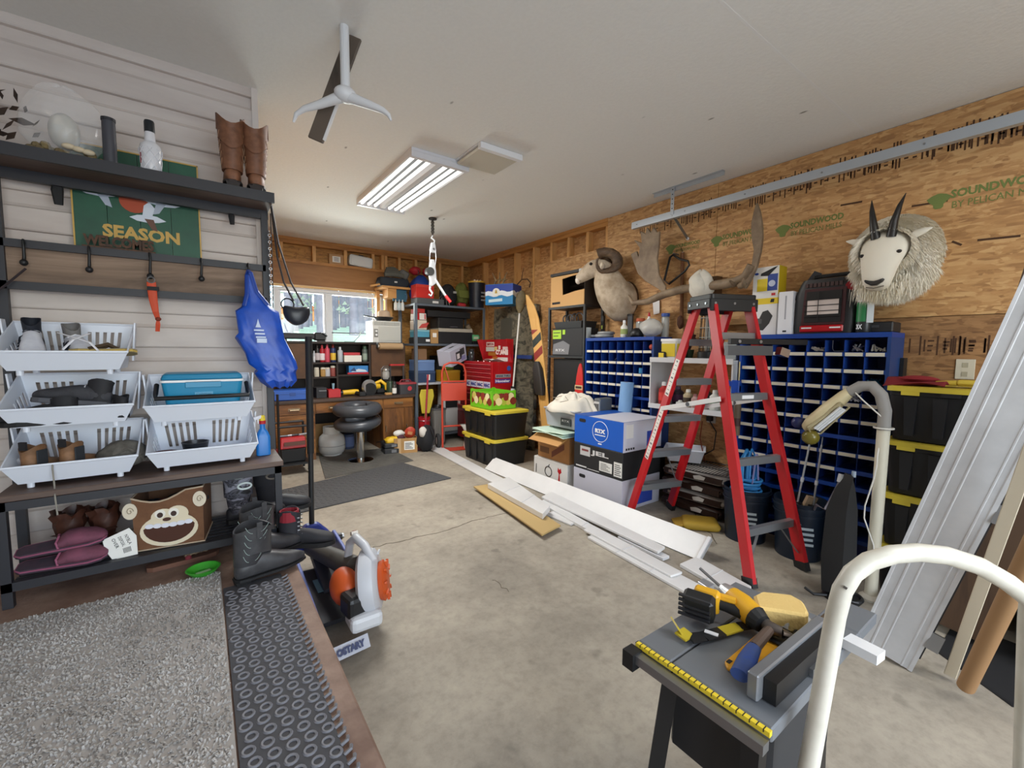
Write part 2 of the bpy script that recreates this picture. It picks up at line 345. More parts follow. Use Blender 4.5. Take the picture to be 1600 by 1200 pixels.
struct('trim_1', B().bx(.6,2.26,BY-.03,BY-.006,wt+.002,wt+.032), wood('#c59a5c','#dcb67c','x',14))
# ---- siding wall with lap boards
SID = mat('#d2c8c0', .6, var=('#c4b8b0', 9), stretch=(.2,1,1), bump=(30,.08))
wall_left = struct('wall_left', B().bx(-2.2,SX-.012,SY+.03,SY+.12,0,CZ).bx(-2.2,-2.1,-2.6,SY+.03,0,CZ), SID)
zz = LZ
lh = (U(300,229,y=SY).z-U(300,272,y=SY).z)/1.0
lh = .172
z0 = U(300,178,y=SY).z - 20*lh
for k in range(40):
    a = z0+k*lh; e = a+lh
    if e < 0 or a > CZ: continue
    a = max(a,0); e = min(e,CZ)
    prof = [(SY+.03,a),(SY+.004,a+.002),(SY,a+.008),(SY+.002,a+lh*.58),(SY+.014,a+lh*.62),(SY+.022,a+lh*.70),(SY+.023,e),(SY+.03,e)]
    prof = [(y,min(z,e)) for y,z in prof]
    O('siding_board', B().prism(prof, -2.1, SX-.03, 'x'), SID, wall_left)
O('corner_trim', B().bx(SX-.03,SX,SY-.006,SY+.13,0,CZ), mat('#d6cec7', .6), wall_left)
struct('wall_hall', B().bx(.18,.28,SY+.13,BY,0,CZ), OSBX)
# ---- front wall behind the camera, garage door opening, side wall
struct('wall_front', B().bx(-2.2,-1.1,-2.6,-2.5,0,CZ).bx(-1.1,2.6,-2.6,-2.5,2.35,CZ).bx(2.6,RX+.1,-2.6,-2.5,0,CZ), OSBX)
# ---- landing
BRN = mat('#6f5548', .7, var=('#998070', 5), bump=(40,.2))
struct('landing_platform', B().bx(-2.1,LX,-1.2,SY,0,LZ), BRN, bev=.008)
struct('ground_outside', B().bx(-40,60,-60,-2.6,-.2,-.05), mat('#8d8a80', .9))
# ================================================================ shared shapes
def camo(name, stops, scale, rough=.6):
    key = ('camo',name)
    if key in MC: return MC[key]
    m, nt, p = base('m_camo', rough); MC[key] = m; co = coords(nt, (.6,.6,1))
    n = nd(nt,'ShaderNodeTexNoise', i_Scale=scale, i_Detail=3.0, i_Distortion=.6); nt.links.new(co, n.inputs[0])
    nt.links.new(ramp(nt, n.outputs[0], stops), p.inputs['Base Color']); return m
def last(b, prof, n=14, ox=0, oy=0, oz=0):
    """foot shape lofted heel to toe along +x; prof = (x, half width, height, sideways shift)"""
    rings = []
    for q in prof:
        x, w, h = q[:3]; s = q[3] if len(q) > 3 else 0; rg = []
        for i in range(n):
            a = 2*math.pi*i/n; c, d = math.cos(a), math.sin(a)
            rg.append((x+ox, oy+s+w*math.copysign(abs(c)**.75, c), oz+max(0, h*(.42+.58*d)) if d > -.72 else oz))
        rings.append(rg)
    return b.loft(rings)
def sole(b, prof, z0, z1, k=1.06):
    L = [(q[0], (q[3] if len(q) > 3 else 0)-q[1]*k) for q in prof]; Rr = [(q[0], (q[3] if len(q) > 3 else 0)+q[1]*k) for q in prof]
    return b.prism(L+Rr[::-1], z0, z1)
FOOT = [(0,.012,.045),(.01,.026,.06),(.05,.033,.075),(.10,.032,.082),(.15,.038,.072,.003),(.20,.046,.055,.005),(.24,.042,.045,.006),(.265,.03,.036,.006),(.28,.01,.022,.005)]
WEST = [(0,.014,.05),(.012,.032,.07),(.05,.040,.09),(.10,.040,.105),(.15,.043,.085),(.20,.045,.064),(.24,.038,.05),(.275,.024,.038),(.30,.008,.024)]
def shaft(b, cx, z0, z1, r0, r1, lean=0, dip=.03, n=20, dipk=2, wall=.005, mid=None):
    rings = []
    for t in (0,.25,.5,.75,1):
        rx = r0[0]+(r1[0]-r0[0])*t; ry = r0[1]+(r1[1]-r0[1])*t
        rings.append([(cx+lean*t+rx*math.cos(2*math.pi*i/n), ry*math.sin(2*math.pi*i/n), z0+(z1-z0)*t+(dip*t**3*-math.cos(dipk*2*math.pi*i/n) if dip else 0)) for i in range(n)])
    top = rings[-1]; f = lambda k,dz: [(cx+lean+(x-cx-lean)*k, y*k, z+dz) for x,y,z in top]
    rings += [f(.93,0), f(.9,-.12)]
    return b.loft(rings)
def western_boot(label, loc, rz, leather, solem, stitch, H=.30, group=None, name='cowboy_boot', s=1.0, lean=.02, wk=1, dip=.03):
    t = T(name, label, 'boot', loc, rz, group); t.scale = (s,s,s)
    b = B(); last(b, WEST, 16, 0,0,.035); O('foot', b, leather, t, smooth=50, sub=1)
    b = B(); shaft(b, .055, .09, H, (.056,.042*wk), (.078,.058*wk), lean-.01, dip); O('shaft', b, leather, t, smooth=60)
    b = B(); sole(b, WEST, .025, .036, 1.12); O('sole', b, solem, t); b = B(); b.frus(0,.05,.05,.026,.062,.062,.03,0); O('heel', b, solem, t)
    for sy in (-1,1):
        b = B(); b.box((.055+lean,sy*.056*wk,H-.005),(.022,.004,.07)); O('pull_strap', b, leather, t)
    if stitch:
        b = B()
        for sy in (-1,1):
            for k in range(5):
                for q in (-1,1):
                    pts = []
                    for j in range(5):
                        u = j/4; ang = R(90*sy)+q*R(12+22*u); z = .11+.032*k+.03*u*u; tt = (z-.09)/(H-.09)
                        pts.append((.055+(lean-.01)*tt+(.0575+.023*tt)*math.cos(ang), wk*(.0435+.017*tt)*math.sin(ang), z))
                    b.tube(pts, .0012, 4)
        o = O('stitching', b, stitch, t); o['kind'] = 'stuff'
    return t
def low_shoe(label, loc, rot, upper, solem, lining, name='shoe', cat='shoe', L=.28, group=None, laces=None, extra=None, cuff=.045):
    t = T(name, label, cat, loc, 0, group, rot if isinstance(rot,tuple) else (0,0,rot)); t.scale = (L/.28,)*3
    b = B(); last(b, FOOT, 14, 0,0,.022); O('upper', b, upper, t, smooth=60, sub=1)
    b = B(); sole(b, FOOT, 0, .024, 1.1); O('sole', b, solem, t, bev=.004)
    b = B(); shaft(b, .055, .07, .10+cuff*.6, (.045,.03), (.05,.034), -.005, .008, 14); O('collar', b, lining, t, smooth=60)
    if laces:
        b = B()
        for k in range(4): b.tube([(.10+.022*k,-.028,.088-.009*k),(.105+.022*k,0,.103-.010*k),(.10+.022*k,.028,.088-.009*k)], .003, 5)
        O('laces', b, laces, t)
    return t
# ================================================================ hall tree
HY0, HY1, BZ, SZ, TZ = 2.43, 2.80, .745, .40, 2.10
IRON = mat('#26272d', .5); PLANK = wood('#4a3a33','#6d594d','x',9,c3='#5a483f'); BARN = wood('#4a3c31','#a38c78','x',8,c3='#806a58',rough=.7)
hx0, hx1 = -.66, .31
ht = T('hall_tree', 'black metal and brown wood hall tree bench against the pale siding wall', 'hall tree', (0,0,LZ))
def hb(name, m, *a, **k): return O(name, B().bx(a[0],a[1],a[2],a[3],a[4]-LZ,a[5]-LZ), m, ht, **k)
xr = U(420,560,y=HY1-.02).x
hb('bench_board', PLANK, hx0,hx1+.01,HY0,HY1,BZ-.025,BZ, bev=.003)
for y in (HY0,HY1-.03): hb('seat_rail', IRON, hx0,hx1,y,y+.03,BZ-.06,BZ-.026)
for x in (hx0,hx1-.03): hb('leg', IRON, x,x+.03,HY0,HY0+.03,LZ,BZ-.026)
for x in (hx0-.03,xr-.015): hb('post', IRON, x,x+.032,HY1-.035,HY1-.003,LZ if x<0 else LZ,TZ-.045)
hb('lower_shelf_rail', IRON, hx0,hx1,HY0,HY0+.03,SZ-.035,SZ); hb('lower_shelf_rail', IRON, hx0,hx1,HY1-.04,HY1-.01,SZ-.035,SZ)
for k in range(7): hb('shelf_slat', IRON, hx0+.03,hx1-.03,HY0+.04+.042*k,HY0+.062+.042*k,SZ-.02,SZ-.002)
hb('top_board', PLANK, hx0-.04,xr+.025,2.56,HY1,TZ-.03,TZ, bev=.002)
hb('top_rail', IRON, hx0-.04,xr+.025,2.545,2.56,TZ-.045,TZ+.004); hb('top_rail', IRON, hx0-.04,xr+.02,HY1-.03,HY1,TZ-.075,TZ-.031)
ry0, ry1 = U(200,398,y=HY1-.02).z, U(200,457,y=HY1-.02).z
for z in (ry0,ry1): hb('rail', IRON, hx0-.03,xr,HY1-.035,HY1-.01,z-.017,z+.017)
hb('back_plank', BARN, hx0-.03,xr-.02,HY1-.018,HY1-.006,ry1+.017,ry0-.017)
for px,pyb in ((38,412),(140,423),(235,433),(315,437),(388,442)):
    P = U(px,pyb,y=2.745); A = Vector((P.x,HY1-.036,ry0)); b = B()
    b.tube([A, A+Vector((.002,-.02,.012)), A+Vector((.004,-.03,-.02)), (P.x,2.75,P.z+.03), (P.x,2.745,P.z+.012)], [.004,.005,.005,.006,.006], 8)
    b.ell((P.x,2.74,P.z+.004),(.014,.014,.014),10,7); b.v = [(x,y,z-LZ) for x,y,z in b.v]; O('hook', b, BLACK, ht, smooth=60)
A = U(40,415,y=2.735); Z = U(-25,470,y=2.70); tag(O('strap', B().tube([(A.x,2.735,A.z-.012),A.lerp(Z,.5)+Vector((0,0,-.01)),(Z.x,2.70,Z.z)], .005, 6), mat('#2a2024',.7)), 'thin dark strap slanting off the hook nearest the dried bouquet', 'strap')
# ---- stacking baskets
def basket(label, x0, x1, yb, z, group):
    w = x1-x0; t = T('stacking_basket', label, 'basket', ((x0+x1)/2, yb, z), 0, group); d, fh, bh, ins = .31, .075, .20, .035
    b = B(); hw = w/2
    b.add([(-hw+ins,-d/2+ins,.012),(hw-ins,-d/2+ins,.012),(hw-ins,d/2-.01,.012),(-hw+ins,d/2-.01,.012),(-hw,-d/2,fh+.012),(hw,-d/2,fh+.012)], [(0,1,2,3),(0,1,5,4)])
    O('tray', b, WPL, t, solid=.004)
    for s in (-1,1):
        fn = lambda u,v: (s*(hw-ins*(1-v)), (-d/2+ins*(1-v))*(1-u)+(d/2-.01)*u, .012+v*(fh*(1-u)+bh*u))
        O('side_panel', B().grid(fn, 13, 3, lambda i,j: j == 1 and i in (5,7,9,11)), WPL, t, solid=.004)
    def fb(u,v):
        v = (0,.22,.82,1)[round(v*3)]; return ((u-.5)*2*(hw-ins*(1-v)), d/2-.01, .012+v*bh)
    O('back_panel', B().grid(fb, 29, 3, lambda i,j: j == 1 and i in (3,5,7,9,11,17,19,21,23,25)), WPL, t, solid=.004)
    rim = [(-hw,-d/2,fh+.012),(hw,-d/2,fh+.012),(hw,d/2-.01,bh+.012),(-hw,d/2-.01,bh+.012)]
    O('rim', B().tube(rim, .006, 6, True), WPL, t)
    for sx in (-1,1):
        for sy in (-1,1):
            O('foot', B().cyl((sx*(hw-ins-.03),sy*(d/2-.05),-.008),(sx*(hw-ins-.03),sy*(d/2-.05),.012),.011,n=10), WPL, t)
            if sy > 0: O('stacking_clip', B().beam((sx*(hw-.002),.06,fh*.6),(sx*(hw+.012),.06,bh+.02),.05,.006), WPL, t)
    return t
YB = 2.475+.155
zA = U(100,583,y=2.50).z; zC = BZ+.010; pit = (zA-zC)/2
bx0, bx1 = U(2,720,y=2.49).x, U(215,706,y=2.49).x
WB = 'white plastic stacking baskets on the hall tree bench'
basket('white slotted basket topmost of three, full of striped sneakers', bx0-.005, bx1-.012, YB, zC+2*pit, WB)
basket('white slotted basket, middle of three, holding dark grey sneakers', bx0, bx1-.004, YB, zC+pit, WB)
basket('white slotted basket, lowest of three, holding tan boots', bx0, bx1, YB, zC, WB)
rx0, rx1 = U(224,700,y=2.49).x+.01, U(402,684,y=2.49).x
zR = U(310,650,y=2.5).z
basket('white slotted basket carrying the teal cooler, upper of two', rx0, rx1-.006, YB, zC+pit*.93, WB)
basket('white slotted basket under the teal cooler, holding a dark bowl', rx0, rx1, YB, zC, WB)
# ---- shoes in the baskets
SNK = mat('#d9dbe2', .6, var=('#c7c9d4', 20)); SNKD = mat('#22252f', .7)
z1 = zC+2*pit+.016; z2 = zC+pit+.016; z3 = zC+.016
xb = (bx0+bx1)/2
def stripes(t, m):
    b = B()
    for k in range(4): b.tube([(.10+.03*k,-.043,.04),(.115+.03*k,-.036,.07-.006*k),(.12+.03*k,-.01,.092-.012*k)], .004, 5, flat=.5)
    O('stripe', b, m, t)
a = low_shoe('white and black striped sneaker standing heel up in the top basket', (xb-.14,2.745,z1+.12), (R(0),R(26),R(-82)), SNK, SNKD, SNKD, 'sneaker', laces=SNKD, L=.245); stripes(a, SNKD)
a = low_shoe('white and black sneaker with loose white laces in the top basket', (xb-.03,2.74,z1+.10), (R(8),R(24),R(-66)), SNK, SNKD, mat('#7d7a78',.8), 'sneaker', laces=mat('#e9e9ee',.7), L=.245); stripes(a, SNKD)
b = B(); b.tube([(xb-.04,2.60,z1+.15),(xb+.02,2.53,z1+.13),(xb+.07,2.5,z1+.11),(xb+.1,2.49,z1+.07)], .006, 6, flat=.4).tube([(xb+.06,2.58,z1+.15),(xb+.02,2.5,z1+.12),(xb-.01,2.49,z1+.08)], .006, 6, flat=.4)
tag(O('shoelace', b, mat('#e6e6ec',.7)), 'white shoelace lying loose over the striped sneakers', 'shoelace')
t = T('flip_flop', 'khaki flip flop with yellow edge in the top basket', 'sandal', (xb+.0,2.535,z1+.062), R(4), rot=(R(-14),0,R(5))); fp = [(0,.02,0),(.03,.034,0),(.1,.03,0),(.17,.042,0),(.2,.036,0),(.215,.014,0)]
O('sole', sole(B(), fp, 0, .016, 1), mat('#9a8a63',.8), t); O('edge_band', sole(B(), fp, .004, .010, 1.06), mat('#d0b050',.7), t)
O('strap', B().tube([(.16,.0,.016),(.12,.02,.04),(.06,.032,.016)], .007, 6).tube([(.16,0,.016),(.12,-.02,.04),(.06,-.032,.016)], .007, 6), mat('#4a3a28',.8), t)
DKS = mat('#3b3b40', .75, var=('#2a2a2e', 25)); DKS2 = mat('#1c1c20', .7)
low_shoe('charcoal knit sneaker lying across the middle basket', (xb+.115,2.555,z2+.055), (R(8),R(-8),R(172)), DKS, mat('#55565c',.7), DKS2, 'sneaker', laces=mat('#c9c9cd',.6), L=.25)
low_shoe('black slip-on shoe at the bottom of the middle basket', (xb+.02,2.53,z2), (0,0,R(176)), DKS2, mat('#101012',.7), DKS2, 'shoe', L=.24)
low_shoe('dark grey shoe, toe towards the slots of the middle basket', (xb+.165,2.50,z2+.012), (R(4),0,R(120)), mat('#4a4a50',.8), DKS2, DKS2, 'shoe', L=.21)
TAN = mat('#8a6444', .6, var=('#5d4029', 12)); ELA = mat('#2c2f34', .8)
for k,(dx,lab) in enumerate(((-.115,'tan leather pull-on boot with black elastic gusset, beside the basket side'),(-.005,'tan leather pull-on boot with black elastic gusset, next to the grey cap'))):
    t = low_shoe(lab, (xb+dx-.035,2.515,z3), (0,0,R(58)), TAN, mat('#3a2c22',.8), TAN, 'chelsea_boot', 'boot', L=.23, group='tan pull-on boots')
    b = B(); shaft(b, .055, .07, .165, (.048,.034), (.055,.042), -.005, .016, 16); O('ankle_shaft', b, TAN, t, smooth=60)
    O('elastic_gusset', B().box((.05,-.042,.115),(.055,.006,.075)), ELA, t, bev=.004)
    O('pull_tab', B().box((-.005,-.01,.18),(.012,.03,.04)), DKS2, t)
t = T('cap', 'grey fabric cap crumpled in the lowest basket', 'cap', (xb+.145,2.60,z3+.062)); CAPM = mat('#6f6a62', .9, var=('#55514a', 30))
def crumple(b, rx, ry, rz, n=20, m=10, amp=.18, seed=1):
    rnd = random.Random(seed); ph = [rnd.uniform(0,6.28) for _ in range(6)]
    def rr(a,c): return 1+amp*(math.sin(3*a+ph[0]+2*c)+math.sin(5*a+ph[1]-3*c)*.6+math.sin(7*c+ph[2])*.4)*.5
    rings = []
    for i in range(m+1):
        c = math.pi*max(.03,min(i/m,.97)); rings.append([(rx*math.sin(c)*math.cos(2*math.pi*k/n)*rr(2*math.pi*k/n,c), ry*math.sin(c)*math.sin(2*math.pi*k/n)*rr(2*math.pi*k/n,c), -rz*math.cos(c)*(1+amp*.3*math.sin(4*2*math.pi*k/n+ph[3]))) for k in range(n)])
    return b.loft(rings)
O('crown', crumple(B(), .085,.07,.06, seed=3), CAPM, t, smooth=60); O('bill', B().prism([(.04,-.04),(.09,-.03),(.095,0),(.09,.03),(.04,.04)], -.03,-.023), CAPM, t)
O('strap', B().tube([(-.03,-.07,.01),(.02,-.075,.035),(.06,-.06,.0),(.07,-.04,-.03)], .006, 6), CAPM, t)
bx = U(305,690,y=2.55).x
tag(O('bowl', B().lathe([(.04,-.03),(.054,.05),(.057,.056),(.052,.056),(.036,-.02)], 20), mat('#23262c',.35), loc=(bx,2.60,z3+.03), smooth=40), 'small black bowl with a pale inside in the lower basket', 'bowl')
tag(O('saucer', B().lathe([(.03,0),(.05,.055),(.046,.058),(.026,.006)], 18), mat('#4d2226',.4), loc=(bx-.115,2.56,z3), smooth=40), 'dark red shallow dish in the basket below the cooler', 'dish')
b = B(); b.tube([(xb-.06,2.473,z3+.07),(xb-.06,2.468,z3+.05),(xb-.058,2.468,z3-.02),(xb-.05,2.424,BZ-.02),(xb-.046,2.42,BZ-.1)], .003, 6)
tag(O('cord', b, mat('#8f8a80',.8)), 'thin grey cord hanging from the lowest basket over the bench edge', 'cord')
# ---- teal cooler
cx = (rx0+rx1)/2+.005; t = T('cooler', 'teal plastic cooler with black carry handle in the white basket', 'cooler', (cx,2.61,zC+pit*.93+.034))
TEAL = mat('#1b86b0', .4); cw = .335
O('body', B().frus(0,cw-.06,.19,.155,cw-.02,.22,r=.02), TEAL, t, smooth=40); O('lid', B().frus(.167,cw-.012,.224,.195,cw-.035,.21,r=.02), mat('#1a7ea6',.4), t, smooth=40, bev=.006)
O('rim_stripe', B().frus(.156,cw-.01,.228,.166,cw-.01,.228,r=.02), WHITE, t); O('latch_plate', B().box((0,-.111,.145),(.14,.006,.03)), TEAL, t, bev=.002)
O('label_plate', B().box((0,-.104,.10),(.075,.004,.022)), mat('#2590ba',.35), t, bev=.002); text('Coleman', mat('#12607e',.4), t, (0,-.107,.10), .06, .012)
b = B(); b.tube([(-cw/2-.012,0,.14),(-cw/2-.014,-.06,.10),(-cw/2-.012,-.135,.088),(cw/2+.012,-.135,.088),(cw/2+.014,-.06,.10),(cw/2+.012,0,.14)], .010, 8); O('handle', b, BLACK, t, smooth=60)
# ---- spray bottle
P = U(412,700,y=2.60); t = T('spray_bottle', 'blue plastic bottle with red and yellow trigger cap at the bench end', 'bottle', (P.x,2.62,BZ))
O('body', B().loft([[(x,y,z) for x,y in rrect(w,d,.012)] for z,w,d in ((0,.056,.04),(.004,.066,.05),(.10,.066,.05),(.125,.05,.04),(.145,.026,.026),(.17,.026,.026))]), mat('#1673c4',.35), t, smooth=50)
O('collar', B().cyl((0,0,.17),(0,0,.188),.016), RED, t); O('cap', B().cyl((0,0,.188),(0,0,.215),.015,.012), YEL, t); O('trigger', B().beam((-.005,-.005,.21),(-.04,-.01,.2),.012,.016).box((-.02,-.01,.19),(.006,.008,.03)), mat('#d8d8e0',.4), t)
# ---- blue shopping bag on the hook, orange strap, straps and tack on the post
BAG = mat('#1247ae', .38, var=('#1a55c4', 12), bump=(9,.35))
Pt = U(388,432,y=2.70); t = T('shopping_bag', 'crumpled blue shopping bag hanging from the hall tree hook', 'bag', (Pt.x,2.665,Pt.z))
ms = mpp(t.location); rings = []
for (py,xl,xr_,dep) in ((0,-4,4,.008),(14,-5,8,.014),(40,-7,22,.022),(50,-12,30,.03),(56,-20,40,.036),(90,-17,46,.045),(97,-22,47,.045),(120,-10,56,.05),(136,-6,63,.05),(147,6,65,.055),(152,2,62,.05),(165,10,63,.06),(176,22,54,.03)):
    n = 26; rg = []
    for i in range(n):
        a = 2*math.pi*i/n; k = min(1,py/45); tri = abs(((i*.31+py*.012)%1)-.5)*4-1; wob = 1+.19*tri*k; c = (xl+xr_)/2*ms; w = (xr_-xl)/2*ms
        rg.append((c+w*math.cos(a), dep*math.copysign(abs(math.sin(a))**.6,math.sin(a))*wob, -(py+2.5*tri*k)*ms))
    rings.append(rg)
O('bag_body', B().loft(rings), BAG, t, smooth=45)
O('handle', B().tube([(.0,.02,.03),(.008,-.012,.015),(.03,-.02,-.08),(.08,-.03,-.15)], .010, 6, flat=.35).tube([(0,.02,.03),(-.01,-.01,0),(-.015,-.03,-.1),(-.03,-.035,-.16)], .010, 6, flat=.35), mat('#103c96',.4), t)
O('printed_logo', B().prism([(.015,-.27),(.04,-.27),(.033,-.25),(.0275,-.225),(.022,-.25)], -.062,-.060,'y'), mat('#c7d6f0',.5), t)
for k in range(4): O('printed_line', B().box((.03+.004*k,-.064,-.285-.018*k),(.045,.002,.008 if k<3 else .022)), mat('#c7d6f0',.5), t)
ORG = mat('#c8461f', .6); Ps = U(236,436,y=2.73); s = mpp(Ps); t = T('dog_lead', 'orange webbing lead with a metal ring hanging from a hook', 'lead', Ps)
O('ring', B().torus((0,-.002,-.004),.014,.003,16,6,'y'), STEEL, t)
O('webbing', B().tube([(.0,0,-.015),(.002,0,-.06),(.004,.0,-.10),(.01,0,-.155),(.017,.01,-.19)], [.0035,.0035,.0033,.0025,.0018], 8, flat=5).tube([(.017,.01,-.19),(.012,.01,-.215),(.008,.02,-.25)], [.002,.002,.0018], 6, flat=3).tube([(.017,.01,-.19),(.02,.01,-.215),(.016,.02,-.25)], [.002,.002,.0018], 6, flat=3), ORG, t)
O('keeper', B().box((.006,-.003,-.045),(.044,.012,.018)), BLACKM, t); O('knot', B().ell((.018,.008,-.19),(.012,.01,.010)), mat('#7a2d18',.7), t)
# tack pouch and straps on the outside of the post
px0 = U(437,330,y=2.72); t = T('slingshot_pouch', 'black leather pouch hanging on long straps beside the hall tree post', 'pouch', (px0.x+.008,2.72,TZ-.06)); s = mpp(t.location)
Q = lambda px,py: Vector(((px-437)*s*1.12, 0, U(px,py,y=2.72).z-(TZ-.06)))
O('strap', B().tube([Q(424,312),Q(430,400),Q(437,440),Q(449,470)], .010, 6, flat=.5).tube([Q(424,312),Q(432,380),Q(446,440),Q(462,477)], .010, 6, flat=.5), mat('#3a3433',.6), t)
O('strap_loop', B().torus(tuple(Q(441,475)),.032,.004,18,6,'y'), BLACK, t)
c = Q(452,492); O('pouch', B().loft([[(c.x+w*math.cos(a), d*math.sin(a)-.01, c.z+z+.010*math.cos(2*a)) for a in [2*math.pi*i/18 for i in range(18)]] for z,w,d in ((-.052,.03,.02),(-.045,.055,.03),(0,.074,.04),(.036,.07,.036),(.044,.062,.03))]), mat('#20242c',.35), t, smooth=60, sub=1)
P = U(424,420,y=2.735); t = T('chain_lead', 'dark chain and strap lead hung over the post beside the pouch', 'lead', (P.x+.006,2.74,TZ-.05))
b = B(); b.tube([(0,0,.0),(.0,0,-.3),(-.004,0,-.52)], .005, 6, flat=.6); O('strap', b, mat('#35261f',.7), t)
b = B()
for k in range(26): b.torus((-.012+.002*(k%2),-.004,-.10-.018*k), .007, .002, 8, 5, 'y' if k%2 else 'x')
O('chain', b, STEEL, t)
for (px,pt,pb,w,lab) in ((90,276,320,10,'wide black strap end dangling below the top shelf'),(361,325,351,6,'narrow black strap tip dangling below the top shelf')):
    A, Z = U(px,pt,y=2.79), U(px+2,pb,y=2.79); s = mpp(A)
    tag(O('strap', B().tube([(A.x,2.795,TZ-.08),(A.x,2.79,A.z-.02),(Z.x-.002,2.79,(A.z+Z.z)/2),(Z.x,2.79,Z.z)], [w*s*.2,w*s*.2,w*s*.24,w*s*.17], 8, flat=3), BLACKM), lab, 'strap')
# ================================================================ on and above the top shelf
GSG = mat('#154a36', .5, var=('#1b5a40', 6))
A, Bq = U(116,382,y=SY-.02), U(316,260,y=SY-.02); sw = U(313,350,y=SY-.02).x-A.x
zt_, zb_ = U(250,248,y=SY-.02).z, ry0+.02
t = T('season_sign', 'dark green wooden hunting sign with flying ducks on the siding', 'sign', (A.x+sw/2,SY-.012,zb_)); sh = zt_-zb_
for k in range(4): O('plank', B().bx(-sw/2+k*sw/4+.001,-sw/2+(k+1)*sw/4-.001,-.01,.008,0,sh), GSG, t)
GOLD = mat('#c9a24e', .5)
for a in ((-sw/2,-sw/2+.006,0,sh),(sw/2-.006,sw/2,0,sh),(-sw/2,sw/2,sh-.006,sh)): O('border', B().bx(a[0],a[1],-.0135,-.0095,a[2],a[3]), GOLD, t)
S0 = U(161,372,y=SY-.02); S1 = U(281,374,y=SY-.02); text('SEASON', GOLD, t, ((S0.x+S1.x)/2-t.location.x,-.0115,S1.z-zb_), S1.x-S0.x, .062, bold=.0012)
O('sun', B().prism([(.055*math.cos(a)-.02,.055*math.sin(a)+sh*.52) for a in [2*math.pi*i/20 for i in range(20)]], -.0125,-.010,'y'), mat('#b04a2a',.6), t)
def duck(x, z, s, fl, dark):
    W1 = mat('#d9e2ee',.6); D = mat('#23262e',.6); f = lambda p: [(x+fl*a*s, z+c*s) for a,c in p]
    O('painted_duck', B().prism(f([(-.1,0),(-.05,.025),(0,.03),(.06,.02),(.10,.0),(.06,-.02),(0,-.025),(-.06,-.015)]), -.0128,-.0105,'y'), W1, t)
    O('painted_wing', B().prism(f([(-.02,.01),(.03,.02),(.02,.09),(-.01,.12),(-.04,.08)]), -.0140,-.0118,'y'), D if not dark else W1, t)
    O('painted_wing', B().prism(f([(-.03,0),(.02,0),(-.02,-.07),(-.05,-.08)]), -.0140,-.0118,'y'), mat('#6c4a3c',.6) if dark else mat('#aeb9c8',.6), t)
duck(-.14,sh*.56,.8,-1,0); duck(.09,sh*.55,.8,1,0); duck(.03,sh*.36,.7,-1,1)
RST = mat('#3a2a20', .7, var=('#5c3c26', 30))
P = U(188,390,y=2.76); t = T('welcome_sign', 'rusty metal welcome lettering standing on the hook rail before the green sign', 'sign', (P.x-.002,2.775,ry0+.017))
text('WELCOMES', RST, t, (0,0,.034), .25, .05, bold=.0015, ext=.003); O('base_bar', B().bx(-.13,.13,-.004,.004,0,.008), RST, t)
P = U(237,266,y=2.60); s = mpp(P); t = T('bottle', 'white quilted glass bottle with a black cap on the top shelf', 'bottle', (P.x,2.60,TZ))
h = U(237,190,y=2.60).z-TZ; w = .040
O('glass_body', B().lathe([(w*.8,0),(w*.86,.004),(w*.9,h*.2),(w,h*.45),(w*.92,h*.53),(w*.52,h*.60),(w*.44,h*.80),(w*.42,h*.80)], 20), mat('#d5d6da',.25), t, smooth=40)
O('cap', B().lathe([(w*.48,h*.78),(w*.48,h*.97),(w*.42,h)], 14), mat('#141a20',.4), t, smooth=40); O('red_sticker', B().box((-w*.86,-.012,h*.25),(.004,.02,h*.2)), mat('#7a2f35',.5), t)
q = B()
for k in range(8):
    for sg in (-1,1): q.tube([((w*(.88+.14*j/8)+.001)*math.cos(k*.785+sg*j*.22), (w*(.88+.14*j/8)+.001)*math.sin(k*.785+sg*j*.22), h*(.03+.42*j/8)) for j in range(9)], .0016, 4)
O('quilting', q, mat('#dcdde2',.25), t, smooth=60)
BRL = mat('#82573d', .6, var=('#64402b', 22)); 
for px,py,rz,lab in ((362,286,-62,'tall brown cowboy boot standing on the top shelf'),(397,294,-50,'tall brown cowboy boot at the very end of the top shelf')):
    P = U(px,py,y=2.66); western_boot(lab, (P.x-.0,2.555,TZ), R(88 if px<380 else 84), BRL, mat('#2a2220',.7), mat('#b08a6a',.6), .33, 'brown cowboy boots on the top shelf', s=.94, lean=-.012, wk=1.12)
P = U(172,250,y=2.6); h = U(172,184,y=2.6).z-TZ
t = T('tube', 'slim dark grey tube standing upright on the top shelf', 'tube', (P.x,2.615,TZ)); O('tube_body', B().cyl((0,0,0),(0,0,h),.024,.023,16), mat('#3f4047',.5), t, smooth=40); O('end_ring', B().lathe([(.025,h-.012),(.025,h),(.018,h)],16), mat('#26272c',.5), t)
P = U(115,240,y=2.63); t = T('gift_ornament', 'pale globe ornament on a mossy base in clear plastic wrap on the top shelf', 'ornament', (P.x-.03,2.67,TZ+.001))
O('globe', B().ell((.0,0,.125),(.05,.05,.075),18,12), mat('#b5b4ac',.3), t, smooth=60)
b = B(); rnd = random.Random(5)
for k in range(46): b.ell((rnd.uniform(-.10,.12),rnd.uniform(-.06,.06),rnd.uniform(.01,.045)),(rnd.uniform(.008,.02),)*3,6,4)
o = O('moss_base', b, mat('#5d4f3a',.9,var=('#8a7a52',30)), t); o['kind'] = 'stuff'
for x,z in ((.02,.05),(.05,.045),(.08,.04)): O('shell', B().ell((x,-.065,z),(.022,.012,.012)), mat('#cfc0a2',.5), t, smooth=60)
m, nt, p = base('m_wrap', .12); p.inputs['Base Color'].default_value = (1,1,1,1); p.inputs['Alpha'].default_value = .16; p.inputs['Specular IOR Level'].default_value = 1
WRAP = m
